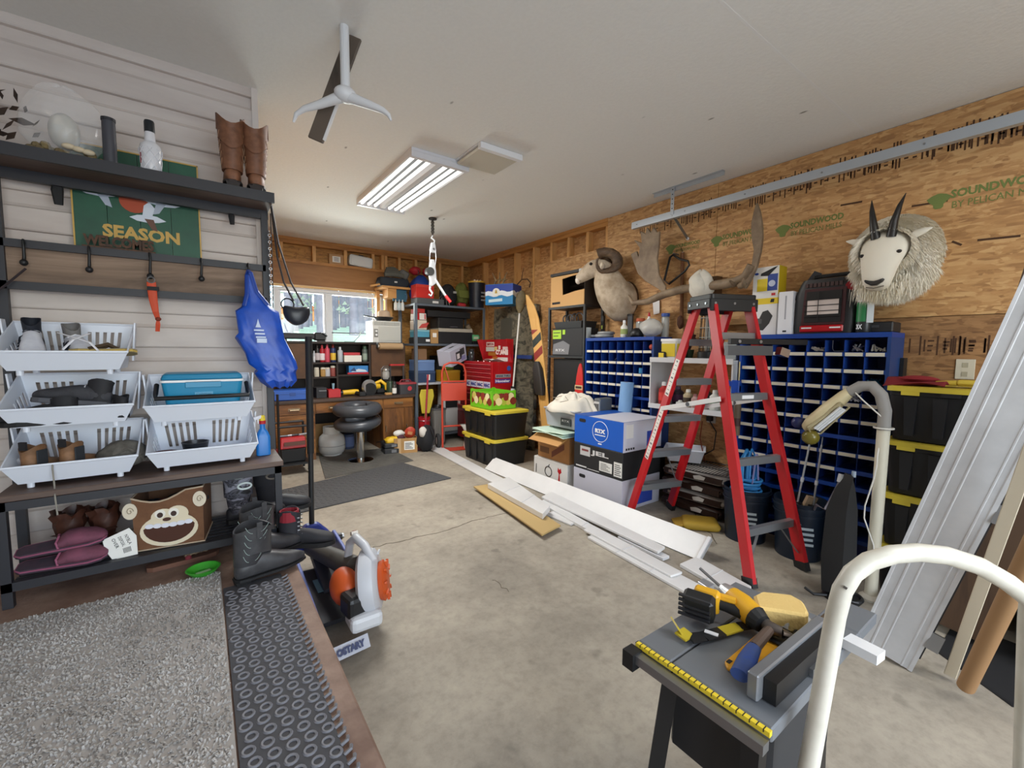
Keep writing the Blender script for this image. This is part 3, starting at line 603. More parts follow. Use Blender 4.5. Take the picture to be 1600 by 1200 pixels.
O('plastic_wrap', crumple(B(), .13,.08,.155, 26, 14, .16, 9), m, t, loc=(.0,0,.155))
P = U(40,235,y=2.65); t = T('dried_bouquet', 'bundle of dark dried leaves in clear wrap on the top shelf', 'bouquet', (P.x-.20,2.69,TZ+.001))
b = B()
for k in range(70):
    a = rnd.uniform(-1.1,1.3); l = rnd.uniform(.1,.3); x,z = l*math.sin(a), .03+l*math.cos(a)*1.0; y = rnd.uniform(-.05,.05); s = rnd.uniform(.015,.04); d = rnd.uniform(0,6.28)
    b.add([(x-s*math.cos(d),y,z-s*math.sin(d)),(x+.3*s*math.sin(d),y-.01,z-.3*s*math.cos(d)),(x+s*math.cos(d),y,z+s*math.sin(d)),(x-.3*s*math.sin(d),y+.01,z+.3*s*math.cos(d))],[(0,1,2,3)])
o = O('leaves', b, mat('#2c211b',.7,var=('#4b382a',20)), t); o['kind'] = 'stuff'
O('stem', B().cyl((0,0,0),(.0,0,.2),.022,.012,10), mat('#33261e',.8), t)
# ================================================================ under the bench
z = SZ
PUR = mat('#4a3340', .85, var=('#38303a', 25)); PNK = mat('#9a5570', .8)
for k,(px,py,lab) in enumerate(((24,882,'pink and plum slipper lying flat on the lower shelf'),(20,855,'pink and plum slipper resting on top of its mate'))):
    P = U(px,py,y=2.50); t = T('slipper', lab, 'slipper', (P.x,2.51+.015*k,z+.014+.055*k), R(-4+8*k), 'plum slippers on the lower shelf', rot=(R(16),R(-3*k),R(-5+4*k)))
    SP = [(0,.02,0),(.02,.036,0),(.08,.038,0),(.16,.044,0),(.22,.046,0),(.26,.034,0),(.275,.012,0)]
    O('sole', sole(B(), SP, 0, .022, 1), PUR, t, bev=.006); O('sole_edge', sole(B(), SP, .014, .019, 1.05), PNK, t)
    VP_ = [(.13,.040,.03),(.16,.044,.05),(.2,.046,.048),(.24,.042,.036),(.265,.028,.022),(.277,.01,.01)]
    O('upper', last(B(), VP_, 12, 0,0,.018), mat('#7b4558',.85,var=('#5c3644',20)), t, smooth=60); O('strap_edge', B().tube([(.13,-.04,.022),(.125,-.03,.045),(.13,0,.053),(.125,.03,.045),(.13,.04,.022)],.004,6), PNK, t)
LBR = mat('#45281d', .42, var=('#2e1a13', 12))
for px,py,rz,lab in ((112,848,-72,'dark brown leather work boot with a slumped shaft beside the slippers'),(150,862,-66,'dark brown leather work boot standing behind the paper tag')):
    P = U(px,py,y=2.56); t = T('work_boot', lab, 'boot', (P.x-(.035 if px<120 else 0),2.70,z), R(rz), 'brown work boots on the lower shelf'); t.scale = (.85,)*3
    O('foot', last(B(), FOOT, 14, 0,0,.02), LBR, t, smooth=60, sub=1); O('sole', sole(B(), FOOT, 0, .022, 1.12), mat('#2a1c16',.8), t)
    b = B(); rings = []
    for j,(zz,r,cx_) in enumerate(((.07,.045,.06),(.12,.055,.06),(.16,.07,.05),(.19,.062,.06),(.22,.075,.045),(.225,.06,.045),(.18,.05,.05))):
        rings.append([(cx_+r*math.cos(2*math.pi*i/18)*(1+.16*math.sin(4*i+j*2)), r*.9*math.sin(2*math.pi*i/18)*(1+.16*math.sin(3*i+j)), zz+.012*math.sin(5*i+j)) for i in range(18)])
    O('slumped_shaft', b.loft(rings), mat('#4d2b1e',.5,var=('#33190f',14)), t, smooth=50)
    O('buckle_strap', B().tube([(.02,-.06,.10),(.09,-.062,.12),(.13,-.03,.12),(.12,.03,.11)], .009, 6, flat=.4), LBR, t)
P = U(196,856,y=2.47); t = T('shoe_tag', 'white folded paper tag with a barcode leaning by the monkey bin', 'tag', (P.x,2.468,z+.004), rot=(R(-12),R(-12),R(-6)))
O('card', B().prism([(-.045,.0),(.04,-.01),(.052,.07),(.035,.112),(-.06,.095),(-.06,.05)], -.001,.001,'y'), PAPER, t)
for k,s_ in enumerate(('NYBLA','DISPOSAL','OVER')): text(s_, INK, t, (.022-.022*k,-.0016,.065), .045, .012, 'F', spin=R(-80))
b = B(); 
for k in range(7): b.bx(-.003+.004*k,-.001+.004*k,-.0016,-.001,.012,.034)
O('barcode', b, INK, t)
# monkey storage bin
P0, P1 = U(216,858,y=2.475), U(328,842,y=2.475); w = P1.x-P0.x; t = T('storage_bin', 'brown felt storage bin with a cream grinning monkey face', 'bin', ((P0.x+P1.x)/2,2.60,z), R(-8)); FELT = mat('#765238', .9, var=('#67452e', 18))
hh = .245; d = .25
def zb(u): return hh-.035*math.sin(math.pi*min(1,u*1.35))*(1 if u<.74 else 1)+.02*u
def ringb(zs, k, off): return [(x*k, y*k, zs if zs < .1 else zb(min(1,max(0,x/w+.5)))+off) for x,y in [(-w/2+w*i/8,-d/2) for i in range(9)]+[(w/2,-d/2+d*i/4) for i in range(1,5)]+[(w/2-w*i/8,d/2) for i in range(1,9)]+[(-w/2,d/2-d*i/4) for i in range(1,4)]]
O('bin_body', B().loft([ringb(0,.97,0), ringb(.5,1,0), ringb(.5,.96,0), ringb(.02,.93,0)]), FELT, t)
O('rim_piping', B().tube([Vector(p) for p in ringb(.5,1,.001)], .004, 6, True), mat('#b9a58d',.8), t); O('base_piping', B().tube([Vector(p)+Vector((0,-.001,.003)) for p in ringb(0,.99,0)], .003, 6, True), mat('#b9a58d',.8), t)
CRM = mat('#ddd0b4', .85); fy = -d/2
def patch(name, pts, lay, m): return O(name, B().prism([(x*w,zz*hh) for x,zz in pts], fy-.0025-.0015*lay, fy-.001-.0015*lay,'y'), m, t)
el = lambda cx_,cz,rx,rz,n=20: [(cx_+rx*math.cos(2*math.pi*i/n), cz+rz*math.sin(2*math.pi*i/n)) for i in range(n)]
patch('face_patch', el(.0,.34,.41,.31,28), 0, CRM); patch('brow_patch', el(-.08,.60,.17,.15), .4, CRM); patch('brow_patch', el(.12,.62,.16,.16), .5, CRM)
patch('mouth', [(-.33,.42)]+[(-.33+.66*i/10,.44) for i in range(11)]+[(.36*math.cos(a),.40+.30*math.sin(a)) for a in [-math.pi*i/14 for i in range(15)]], 1, mat('#4b2c20',.9))
for k in range(6): patch('tooth', el(-.275+.11*k,.43+.008*abs(k-2.5),.062,.045,12), 2, mat('#dedfe8',.8))
for sx,ex in ((-1,-.12),(1,.07)): patch('eye_white', el(ex,.66,.075,.085), 2, mat('#e9e4d8',.8)); patch('eye', el(ex,.64,.042,.05), 3, mat('#3a241a',.6))
patch('nose', el(-.03,.545,.06,.035), 2, mat('#4b2c20',.8))
for cx_,cz in ((-.52,.78),(.45,.86)): patch('ear', el(cx_,cz,.10,.15), 3, mat('#d8ccb6',.9)); O('ear_swirl', B().tube([((cx_+.05*(1-k/14)*math.cos(k*.7))*w, fy-.0085, (cz+.075*(1-k/14)*math.sin(k*.7))*hh) for k in range(12)], .0022, 5), mat('#a89a84',.8), t)
for k,(dx,dy,c) in enumerate(((-.08,.0,'#16212e'),(.02,.03,'#1c1d20'),(-.03,-.05,'#5a2a22'),(.07,0,'#25282c'))):
    tag(O('glove', crumple(B(), .06,.05,.04, seed=20+k), mat(c,.8), loc=(t.location.x+dx,2.60+dy,z+.16+.006*k), smooth=60), 'crumpled '+('navy','black','rust brown','charcoal')[k]+' glove inside the monkey bin', 'glove', 'gloves in the monkey bin')
# rubber boots, black cowboy boots, hiking boot
CB = camo('boot', [(.40,'#15161a'),(.46,'#5b5b66'),(.53,'#202128'),(.60,'#8a8a96')], 26)
def rubber_boot(label, loc, rz, m, trim, h=.3, group=None, s=1.0):
    t = T('rubber_boot', label, 'boot', loc, rz, group); t.scale = (s,s,s)
    O('foot', last(B(), FOOT, 16, 0,0,.02), mat('#232328',.6), t, smooth=60, sub=1); O('sole', sole(B(), FOOT, 0,.022,1.1), BLACKM, t)
    b = B(); shaft(b, .06, .05, h, (.045,.04), (.072,.06), 0, .006, 18); O('shaft', b, m, t, smooth=60)
    O('top_trim', B().tube([(.06+.073*math.cos(a),.061*math.sin(a),h-.012+.006*math.cos(2*a)) for a in [2*math.pi*i/18 for i in range(18)]], .006, 6, True), trim, t)
    O('handle_trim', B().tube([(.085+.03*math.cos(a),-.058-.004*math.sin(a),h-.065+.017*math.sin(a)) for a in [2*math.pi*i/14 for i in range(14)]], .005, 6, True), trim, t)
    return t
P = U(372,800,y=2.55); rubber_boot('camouflage rubber boot with white trim under the bench', (P.x-.05,2.64,z), R(0), CB, mat('#dfeae8',.5), .268)
P = U(412,795,y=2.6); t = rubber_boot('black neoprene boot with grey trim behind the bench leg', (P.x-.03,2.70,z), R(-4), mat('#1c1c22',.8), mat('#6d675f',.7), .285)
LTH = mat('#333336', .4, var=('#48484a', 14)); ST = mat('#8ea09a',.6)
P = U(362,917,z=LZ); western_boot('black cowboy boot with pale stitching on the landing, in front of its mate', (P.x+.01,P.y-.01,LZ), R(12), LTH, BLACKM, ST, .25, 'black cowboy boots', s=.98, lean=.035, dip=.012)
P = U(368,893,z=LZ); western_boot('black cowboy boot standing behind its mate beside the bench leg', (P.x+.028,P.y+.03,LZ), R(16), LTH, BLACKM, ST, .275, 'black cowboy boots', s=.98, lean=.03, dip=.012)
P = U(436,888,z=LZ); t = low_shoe('black hiking boot with red lining beside the cowboy boots', (P.x+.03,P.y+.23,LZ), R(-24), mat('#222227',.7), BLACKM, mat('#7d2029',.8), 'hiking_boot', 'boot', L=.27, laces=mat('#4c4c52',.7))
b = B(); shaft(b, .055, .07, .2, (.05,.036), (.058,.045), 0, .012, 16); O('ankle_shaft', b, mat('#26262c',.7), t, smooth=60); O('lining', B().lathe([(.05,.15),(.046,.202),(.04,.202),(.036,.15)],16,(.055,0,0)), mat('#8d2430',.8), t)
for k in range(4): O('lace_hook', B().cyl((.102,-.03,.10+.022*k),(.112,-.026,.10+.022*k),.004,n=6).cyl((.102,.03,.10+.022*k),(.112,.026,.10+.022*k),.004,n=6), STEEL, t)
P = U(228,897,z=LZ); t = T('sandal', 'brown beaded sandal on the landing beneath the bench', 'sandal', (P.x,2.50,LZ), R(8)); O('sole', sole(B(), SP, 0,.02,1), mat('#6d4a3a',.8), t)
b = B()
for k in range(26): b.ell((.14+.005*(k%9)*2,-.036+.024*(k//9)+.004*(k%2),.04+.006*(k//9 == 1)),(.008,.008,.006),6,4)
O('beads', b, mat('#8b7558',.6,var=('#4a3628',60)), t); O('strap', B().tube([(.15,-.045,.02),(.15,-.03,.035),(.15,.03,.035),(.15,.045,.02)], .012, 6, flat=.4), mat('#7a2a34',.7), t)
tag(O('shoe', last(last(B(), FOOT, 12, 0,0,.0), FOOT, 12, 0,.0,0), mat('#6b594c',.8), loc=(P.x+.12,2.58,LZ), rot=(0,0,R(10)), smooth=60), 'dusty brown shoe pushed under the lower shelf', 'shoe')
P = U(318,900,z=LZ); t = T('dish', 'bright green shallow pet dish on the carpet edge', 'dish', (P.x,P.y+.02,LZ)); O('dish_body', B().lathe([(.04,0),(.062,.026),(.066,.03),(.06,.031),(.038,.008)], 24), mat('#3aa42c',.35), t, smooth=40); O('paper_scrap', B().box((0,-.005,.013),(.055,.02,.002),(0,0,.3)), mat('#a9d0a0',.7), t)
# ================================================================ mats on the landing
xe = U(350,960,z=LZ).x; yb_ = 2.30
rnd = random.Random(11); b = B(); CX0 = -1.25
import bisect
for k in range(34000):
    x = rnd.uniform(CX0, xe-.005); y = rnd.uniform(.35, yb_-.005); 
    h = rnd.uniform(.009,.015); r = rnd.uniform(.003,.0052); dx, dy = rnd.uniform(-.007,.007), rnd.uniform(-.007,.007); a = rnd.uniform(0,2)
    q = len(b.v); b.v += [(x+r*math.cos(a+2.094*j), y+r*math.sin(a+2.094*j), .004) for j in range(3)]+[(x+dx+r*.55*math.cos(a+2.094*j), y+dy+r*.55*math.sin(a+2.094*j), h) for j in range(3)]
    b.f += [(q,q+1,q+4,q+3),(q+1,q+2,q+5,q+4),(q+2,q,q+3,q+5),(q+3,q+4,q+5)]
CPT = mat('#bdb9b4', .95, var=('#9a958f', 3.5)); t = T('shag_mat', 'grey shaggy carpet mat covering the landing', 'mat', (0,0,LZ)); O('backing', B().bx(CX0,xe,.35,yb_,0,.006), mat('#a19c97',.95), t); o = O('pile', b, CPT, t, solid=0); o['kind'] = 'stuff'
rxe = U(452,935,z=LZ).x; ym = 2.12
t = T('rubber_mat', 'dark rubber scraper mat with raised rings beside the shag mat', 'mat', (0,0,LZ)); RM = mat('#3f3f43', .75)
yseam = U(400,988,z=LZ).y
O('mat_base', B().bx(xe+.005,rxe,.3,yseam-.002,0,.006), RM, t); O('mat_base', B().bx(xe+.005,rxe,yseam+.002,ym,0,.006), RM, t); RM = mat('#707075', .65)
b = B(); n = 5; pw = (rxe-xe-.01)/n
ring = [(0,-1,.3),(1,-1,.9),(1,1,.9),(0,1,.3)]
yy = .34; j = 0
while yy < ym-.02:
    for i in range(n):
        c = (xe+.008+pw*(i+.5)+(.006 if j%2 else -.004), yy, .006); b.torus(c, pw*.32, .0042, 12, 5, 'z')
    yy += .043; j += 1
o = O('ring_studs', b, RM, t, smooth=60); o['kind'] = 'stuff'
b = B(); k = 0; yy = .34
while yy < ym-.03: b.tube([(rxe-.002,yy,.004),(rxe+.016,yy+.004,.008),(rxe+.02,yy+.018,.005)], .005, 5); yy += .031
o = O('edge_loops', b, RM, t); o['kind'] = 'stuff'
# ================================================================ floor jack and leaf blower beside the landing
JB = mat('#2c3a86', .4); JB2 = mat('#5a67a8', .45)
P = U(487,850,z=.2); t = T('floor_jack', 'blue floor jack with a tall black handle beside the landing', 'jack', (.50,2.66,0)); 
for sx in (-1,1): O('side_plate', B().prism([(-.72,.02),(-.72,.12),(-.3,.17),(.08,.2),(.16,.12),(.12,.03)], sx*.125-.009, sx*.125+.009,'x'), JB2, t, bev=.004)
O('handle_yoke', B().prism([(-.14,.14),(-.09,.21),(-.035,.27),(.035,.27),(.09,.21),(.14,.14),(.10,.12),(-.10,.12)], .05,.10,'y'), JB, t, bev=.008); O('cross_tube', B().cyl((-.17,.075,.15),(.17,.075,.15),.022), BLACK, t)
for sx in (-1,1): O('caster', B().cyl((sx*.15-.016,.1,.035),(sx*.15+.016,.1,.035),.035,n=18), BLACKM, t); O('front_wheel', B().cyl((sx*.12-.02,-.68,.035),(sx*.12+.02,-.68,.035),.035,n=18), BLACKM, t); O('bolt', B().cyl((sx*.17,.075,.15),(sx*.182,.075,.15),.016,n=6), STEEL, t)
Hb, Ht = Vector((-.0,.075,.24)), U(482,526,y=2.73)-Vector((.50,2.66,0)); b = B(); b.cyl(Hb, Ht, .015, .015, 14); O('handle_tube', b, BLACK, t, smooth=40); mid = Hb.lerp(Ht,.40); O('grip_sleeve', B().cyl(mid, Ht, .0195,.0195,14), BLACKM, t, smooth=40)
O('ram_plate', B().bx(-.10,.10,-.62,-.05,.03,.05), mat('#23242a',.6), t); O('deck_label', B().bx(-.055,.085,-.34,-.20,.052,.056), mat('#5f7f8c',.5), t); O('lift_arm', B().beam((0,-.02,.12),(0,-.36,.05),.06,.04), mat('#3a3b45',.5), t)
P1 = U(548,1030,z=.0); O('name_plate', B().box((P1.x-.50-.0,P1.y-2.66,.05),(.16,.012,.055),(R(-35),0,R(6))), mat('#b4b8c4',.4), t); text('OSTARY', mat('#2a3560',.5), t, (P1.x-.5,P1.y-2.66-.013,.058), .12, .03, (R(55),0,R(6)), bold=.002)
bl = T('leaf_blower', 'orange and grey leaf blower lying on the floor jack', 'blower', (0,0,0)); LG = mat('#c3c6cc', .4); LO = mat('#c4521f', .45)
C0 = Vector((.605,1.97,.225))
O('fan_housing', B().lathe([(.02,-.045),(.12,-.045),(.145,-.03),(.152,0),(.145,.03),(.12,.045),(.02,.045)], 32), LG, bl, smooth=40, loc=C0, rot=(R(0),R(84),R(-24)))
O('recoil_cover', B().lathe([(.02,.0),(.085,.0),(.092,.02),(.07,.036),(.02,.04)], 24), LO, bl, smooth=40, loc=C0+Vector((.042,-.02,.0)), rot=(R(0),R(84),R(-24)))
b = B()
for k in range(10): b.box((.075*math.cos(k*.628),.075*math.sin(k*.628),.034),(.03,.008,.012),(0,0,k*.628))
o = O('recoil_fins', b, LO, bl, loc=C0+Vector((.044,-.02,0)), rot=(R(0),R(84),R(-24))); o['kind'] = 'stuff'
O('engine_cover', B().ell((0,0,0),(.065,.10,.085),18,12), LO, bl, smooth=60, loc=C0+Vector((-.10,.06,-.02))); O('filter_cover', B().box((0,0,0),(.10,.11,.10)), BLACK, bl, bev=.02, seg=2, loc=C0+Vector((-.09,-.07,-.04)), rot=(0,0,R(10)))
O('fuel_tank', B().box((0,0,0),(.14,.12,.07)), mat('#cfd2d6',.35), bl, bev=.02, seg=2, loc=C0+Vector((-.06,-.10,-.10)))
hd = [C0+Vector(q) for q in ((-.0,-.06,.12),(-.015,.02,.17),(-.03,.11,.18),(-.04,.18,.13),(-.045,.2,.05))]; O('handle', B().tube(hd, [.018,.02,.022,.02,.02], 10), LG, bl, smooth=60); O('trigger_sticker', B().box(hd[2]+Vector((0,.03,.012)),(.03,.035,.016),(R(-25),0,0)), mat('#d9d0c4',.5), bl); O('sticker_mark', B().box(hd[2]+Vector((0,.03,.022)),(.016,.018,.004),(R(-25),0,0)), mat('#8a4a2a',.5), bl)
T0 = U(487,856,y=2.70); O('nozzle_tube', B().tube([T0+Vector((0,0,.0)), T0.lerp(C0+Vector((-.03,.12,.02)),.5), C0+Vector((-.03,.12,.02))], [.045,.05,.055], 18), mat('#4b4842',.55), bl, smooth=50)
b = B()
for k in range(3): b.tube([C0+Vector((.03*k-.02,-.02+.01*k,.146-.01*k)), C0+Vector((.03*k,.04,.14-.01*k))], .006, 6)
O('housing_rib', b, LG, bl)
# ================================================================ outside the window
LAWN = mat('#d0e0b8', .9, var=('#b9d29a', .6))
struct('lawn', B().grid(lambda u,v: (-12+40*u, BY+.6+32*v, 1.12+.075*32*v+.2*math.sin(5*u)*v), 24, 16), LAWN, smooth=60)
PBARK = mat('#8f8c92', .9, var=('#727078', 3)); rnd = random.Random(3)
NEED = mat('#a9b5a0', .9)
for k in range(17):
    px = 452+8.4*k+rnd.uniform(-2,2); P = U(px, 500, y=BY+8.5+1.9*(k%6)+rnd.uniform(-.2,.2)); d = P.y-BY; r = rnd.uniform(.09,.2); zg = 1.08+.075*d
    t = T('pine_tree', 'bare grey pine trunk standing on the lawn beyond the window', 'tree', (P.x,P.y,zg), 0, 'pine trees beyond the window')
    O('trunk', B().tube([(0,0,-.6),(.05*rnd.uniform(-1,1),0,3),(.2*rnd.uniform(-1,1),0,9)], [r,r*.85,r*.4], 8), PBARK, t, smooth=60)
    b = B()
    for j in range(9):
        z = 1.0+.6*j; a = rnd.uniform(0,6.28); l = rnd.uniform(.2,.5); q = (l*math.cos(a), l*math.sin(a), z+rnd.uniform(-.3,.3)); b.tube([(0,0,z),q], [.025,.008], 4)
        for i in range(4):
            c = Vector(q)*rnd.uniform(.75,1.0)+Vector((rnd.uniform(-.1,.1),rnd.uniform(-.1,.1),rnd.uniform(-.2,.2))); c.z = z+rnd.uniform(-.3,.3); s = .09
            b.add([c+Vector((-s,0,-s*.5)),c+Vector((s,.03,-s*.2)),c+Vector((0,-.03,s))],[(0,1,2)])
    o = O('branches', b, NEED, t); o['kind'] = 'stuff'
P = U(545,510,y=BY+23); t = T('shed', 'orange roofed pale shed standing among the pines beyond the window', 'shed', (P.x+.8,P.y,2.9)); O('shed_wall', B().bx(-1.6,1.6,0,2.5,-.5,1.1), mat('#e7d3bb',.8), t); O('shed_roof', B().prism([(-1.9,1.1),(1.9,1.1),(1.3,1.9),(-1.3,1.9)], -.2,2.7,'y'), mat('#d58a4a',.8), t); O('shed_door', B().bx(-.4,.4,-.03,0,-.3,.8), mat('#c98348',.7), t)
P = U(500,512,y=BY+27); t = T('shed', 'low orange hut behind the trunks at the window centre', 'shed', (P.x-1.2,P.y,3.2)); O('shed_wall', B().bx(-1.2,1.2,0,2,-.5,.8), mat('#d9965a',.8), t); O('shed_roof', B().prism([(-1.4,.8),(1.4,.8),(0,1.4)], -.1,2.1,'y'), mat('#b9713d',.8), t)
# ================================================================ desk with hutch
DY, DB = 5.42, 6.14
OAK = wood('#4d2c0e','#a06b2e','x',16,c3='#7a4c1d',rough=.5); OAKD = wood('#45280e','#8f5d27','z',16,c3='#6b421a',rough=.5); DTOP = wood('#33261d','#54402f','x',12,c3='#43332a'); HUT = mat('#241811',.6); HDOOR = mat('#4a301a',.6,var=('#5a3b20',8)); BRASS = mat('#8f7d63',.35,.7)
xk0, xk1 = U(493,660,y=DY).x, U(599,650,y=DY).x; dx0, dx1 = U(436,650,y=DY).x, U(646,640,y=DY).x
dz = U(640,616,y=DY).z
t = desk = T('desk', 'dark oak workbench desk under the window with a kneehole', 'desk', (0,0,0))
O('desktop', B().bx(dx0-.1,dx1+.02,DY-.02,DB,dz-.035,dz), DTOP, t, bev=.004)
O('pedestal', B().bx(dx0-.08,xk0,DY+.012,DB,.0,dz-.036), OAKD, t); O('pedestal', B().bx(xk1,dx1,DY+.012,DB,0,dz-.036), OAKD, t); O('back_panel', B().bx(xk0,xk1,DB-.02,DB,.0,dz-.036), HUT, t); O('drawer_rail', B().bx(xk0,xk1,DY+.015,DY+.4,dz-.17,dz-.036), OAKD, t)
xm = U(549,640,y=DY).x
def drawer(x0,x1,z0,z1,m=OAK,name='drawer'):
    o = O(name, B().bx(x0+.006,x1-.006,DY,DY+.012,z0,z1), m, t, bev=.003); cx = (x0+x1)/2; cz = (z0+z1)/2
    if name == 'drawer': O('handle', B().tube([(cx-.05,DY,cz),(cx-.045,DY-.025,cz-.005),(cx+.045,DY-.025,cz-.005),(cx+.05,DY,cz)], .007, 6).box((cx,DY-.002,cz),(.12,.003,.03)), BRASS, o)
    else: O('handle', B().tube([(x0+.03,DY,cz+.02),(x0+.03,DY-.02,cz+.015),(x0+.03,DY-.02,cz-.05),(x0+.03,DY,cz-.055)], .006, 6), BRASS, o)
for a,b_ in ((dx0-.07,xk0),(xk0,xm),(xm,xk1),(xk1,dx1)): drawer(a,b_,dz-.165,dz-.045)
drawer(dx0-.07,xk0,.42,dz-.175); drawer(dx0-.07,xk0,.08,.41)
xd = xk1+(dx1-xk1)*.68
drawer(xk1,xd,.06,dz-.175,OAKD,'door'); drawer(xd,dx1,.06,dz-.175,OAKD,'door')
# hutch
HF, HB2 = 5.74, 6.12; hz_ = U(520,534,y=HF).z; X = lambda px,py=560: U(px,py,y=HF).x
h0, h1, h2, h3, hm = X(437), X(487), X(578), X(632), X(527)
t = hutch = T('hutch', 'dark brown hutch with open shelves and two plain doors on the desk', 'hutch', (0,0,dz)); q = lambda n,m,a,b_,c,d,e,f,**k: O(n, B().bx(a,b_,c,d,e-dz,f-dz), m, hutch, **k)
q('top_board', HUT, h0,h3,HF,HB2,hz_-.025,hz_); q('back_panel', HUT, h0,h3,HB2-.015,HB2,dz,hz_-.025)
for x in (h0,h1,h2,h3): q('side_panel', HUT, x-.012,x+.012,HF,HB2-.015,dz,hz_-.025)
zs1, zs2 = U(530,566,y=HF).z, U(500,589,y=HF).z
q('shelf', HUT, h1+.012,h2-.012,HF+.005,HB2-.015,zs1-.02,zs1); q('shelf', HUT, h1+.012,hm-.01,HF+.005,HB2-.015,zs2-.02,zs2); q('shelf', HUT, hm+.01,h2-.012,HF+.005,HB2-.015,zs2-.0,zs2+.02); q('divider', HUT, hm-.01,hm+.01,HF+.01,HB2-.015,dz,zs1-.02)
zd = U(460,592,y=HF).z; q('door', HDOOR, h0,h1-.013,HF-.018,HF-.002,zd,hz_-.03,bev=.002); q('door', HDOOR, h2+.013,h3,HF-.018,HF-.002,U(600,588,y=HF).z,hz_-.03,bev=.002)
# ---- cans and boxes in the hutch
def can(name,label,px,pt,zb,Y,wpx,cols,group=None,cat='can',cap=None,neck=.3):
    P = U(px,560,y=Y); s = mpp(P); r = wpx*s/2; h = U(px,pt,y=Y).z-zb; t = T(name,label,cat,(P.x,Y,zb+.001),0,group)
    O('can_body', B().lathe([(r*.95,0),(r,.004),(r,h*.72),(r*.9,h*.76),(r*.5,h*.80),(r*.4,h*.80)], 16), mat(cols[0],.35), t, smooth=30)
    if len(cols) > 1: O('label_band', B().lathe([(r*1.01,h*.12),(r*1.02,h*.13),(r*1.02,h*.5),(r*1.01,h*.51)], 16), mat(cols[1],.5), t, smooth=30)
    O('cap', B().lathe([(r*neck*1.6,h*.79),(r*neck*1.5,h*.96),(r*neck,h)], 12), mat(cap or cols[0],.4), t, smooth=30); return t
for px,pt,w,c,cap,lab in ((491,548,4,('#b8b9bd','#d6d6d6'),'#cfcfd2','thin pale spray can, at the very edge of the hutch shelf'),(496,538,8,('#1d1c1c','#b9aeb0'),'#26221f','black spray can with a pale label on the hutch shelf'),(503.5,539,7.5,('#a21f2b','#d8d0d4'),'#b94048','red spray can with a white label on the hutch shelf'),(511.5,538,7.5,('#c0485a',),'#d06070','pink red spray can on the hutch shelf'),(520.5,538,8,('#28345e','#d8b23a'),'#7d2a26','navy and yellow spray can on the hutch shelf'),(531.5,542,8,('#aab3bb',),'#c9ced2','plain silver bottle on the hutch shelf')):
    can('spray_can', lab, px, pt, zs1, HF+.07, w, c, 'spray cans on the hutch', cap=cap)
def carton(name, label, cat, loc, rz, w, d, h, m, top=None, group=None, txt=(), bev=.003, tape=None):
    t = T(name, label, cat, loc, rz, group); O('body', B().bx(-w/2,w/2,-d/2,d/2,0,h), m, t, bev=bev)
    if top: O('lid', B().bx(-w/2-.003,w/2+.003,-d/2-.003,d/2+.003,h*.78,h+.003), top, t, bev=bev)
    if tape: O('tape', B().bx(-w/2-.001,w/2+.001,-.025,.025,h,h+.0012), tape, t)
    for s,mm,x,z,tw,th,f in txt:
        loc_ = {'F':(x,-d/2-.0012,z),'R':(w/2+.0012,x,z),'L':(-w/2-.0012,x,z),'T':(x,z,h+.0035)}[f]; text(s, mm, t, loc_, tw, th, f, bold=.0008)
    return t
def card(t, w,d,h, f, x, z, cw, ch, m, name='label', th=.0015):
    k = {'F':lambda:B().bx(x-cw/2,x+cw/2,-d/2-th,-d/2,z-ch/2,z+ch/2),'R':lambda:B().bx(w/2,w/2+th,x-cw/2,x+cw/2,z-ch/2,z+ch/2),'L':lambda:B().bx(-w/2-th,-w/2,x-cw/2,x+cw/2,z-ch/2,z+ch/2),'T':lambda:B().bx(x-cw/2,x+cw/2,z-ch/2,z+ch/2,h,h+th)}[f]()
    return O(name, k, m, t)
def fitb(pl,pr,pt,pb,Y): P = U((pl+pr)/2,pb,y=Y); s = mpp(P); return P.x, U((pl+pr)/2,pt,y=Y).z-P.z, U(pr,pb,y=Y).x-U(pl,pb,y=Y).x
x,h,w = fitb(538,565,553,566,HF+.05); carton('box','white carton with a red lid beside the silver bottle','box',(x,HF+.12,zs1+.001),0,w,.16,.085,mat('#ddd9d0',.7))
carton('box','flat red carton on the white box in the hutch','box',(x-.01,HF+.12,zs1+.088),0,w*.95,.14,.035,mat('#b3343a',.6)); 
can('jar','small green topped glass jar on the hutch shelf',570,540,zs1,HF+.08,8,('#55605a','#8a9a8c'),cat='jar',cap='#3f5a48',neck=.5)
x,h,w = fitb(543,577,568,585,HF+.06); t = carton('box','blue picture box with a red lower edge in the hutch','box',(x-.004,HF+.10,zs2+.0215),0,w*.88,.14,.11,mat('#2f78b8',.5)); card(t,w,.14,.11,'F',0,.012,w,.022,RED,'edge_stripe'); O('printed_picture', B().prism([(-w*.35,.03),(w*.4,.03),(w*.3,.055),(0,.07),(-w*.2,.05)], -.072,-.070,'y'), mat('#c3d4e0',.5), t); O('printed_picture', B().prism([(-w*.4,.045),(-w*.1,.035),(-w*.2,.09)], -.0725,-.070,'y'), mat('#1b3c6b',.5), t)
for px,c,nm,lab in ((494,'#c9c2b0','jar','pale jar on the lower hutch shelf'),(504,'#b08a52','cup','wooden cup on the lower hutch shelf'),(511,'#b9babf','jar','silver lidded jar on the lower hutch shelf'),(519.5,'#8c4a44','can','dull red can on the lower hutch shelf')):
    can(nm, lab, px, 574 if nm != 'can' else 571, zs2, HF+.07, 8, (c,), 'small jars in the hutch', cap='#d0c8b8', neck=.6, cat=nm)
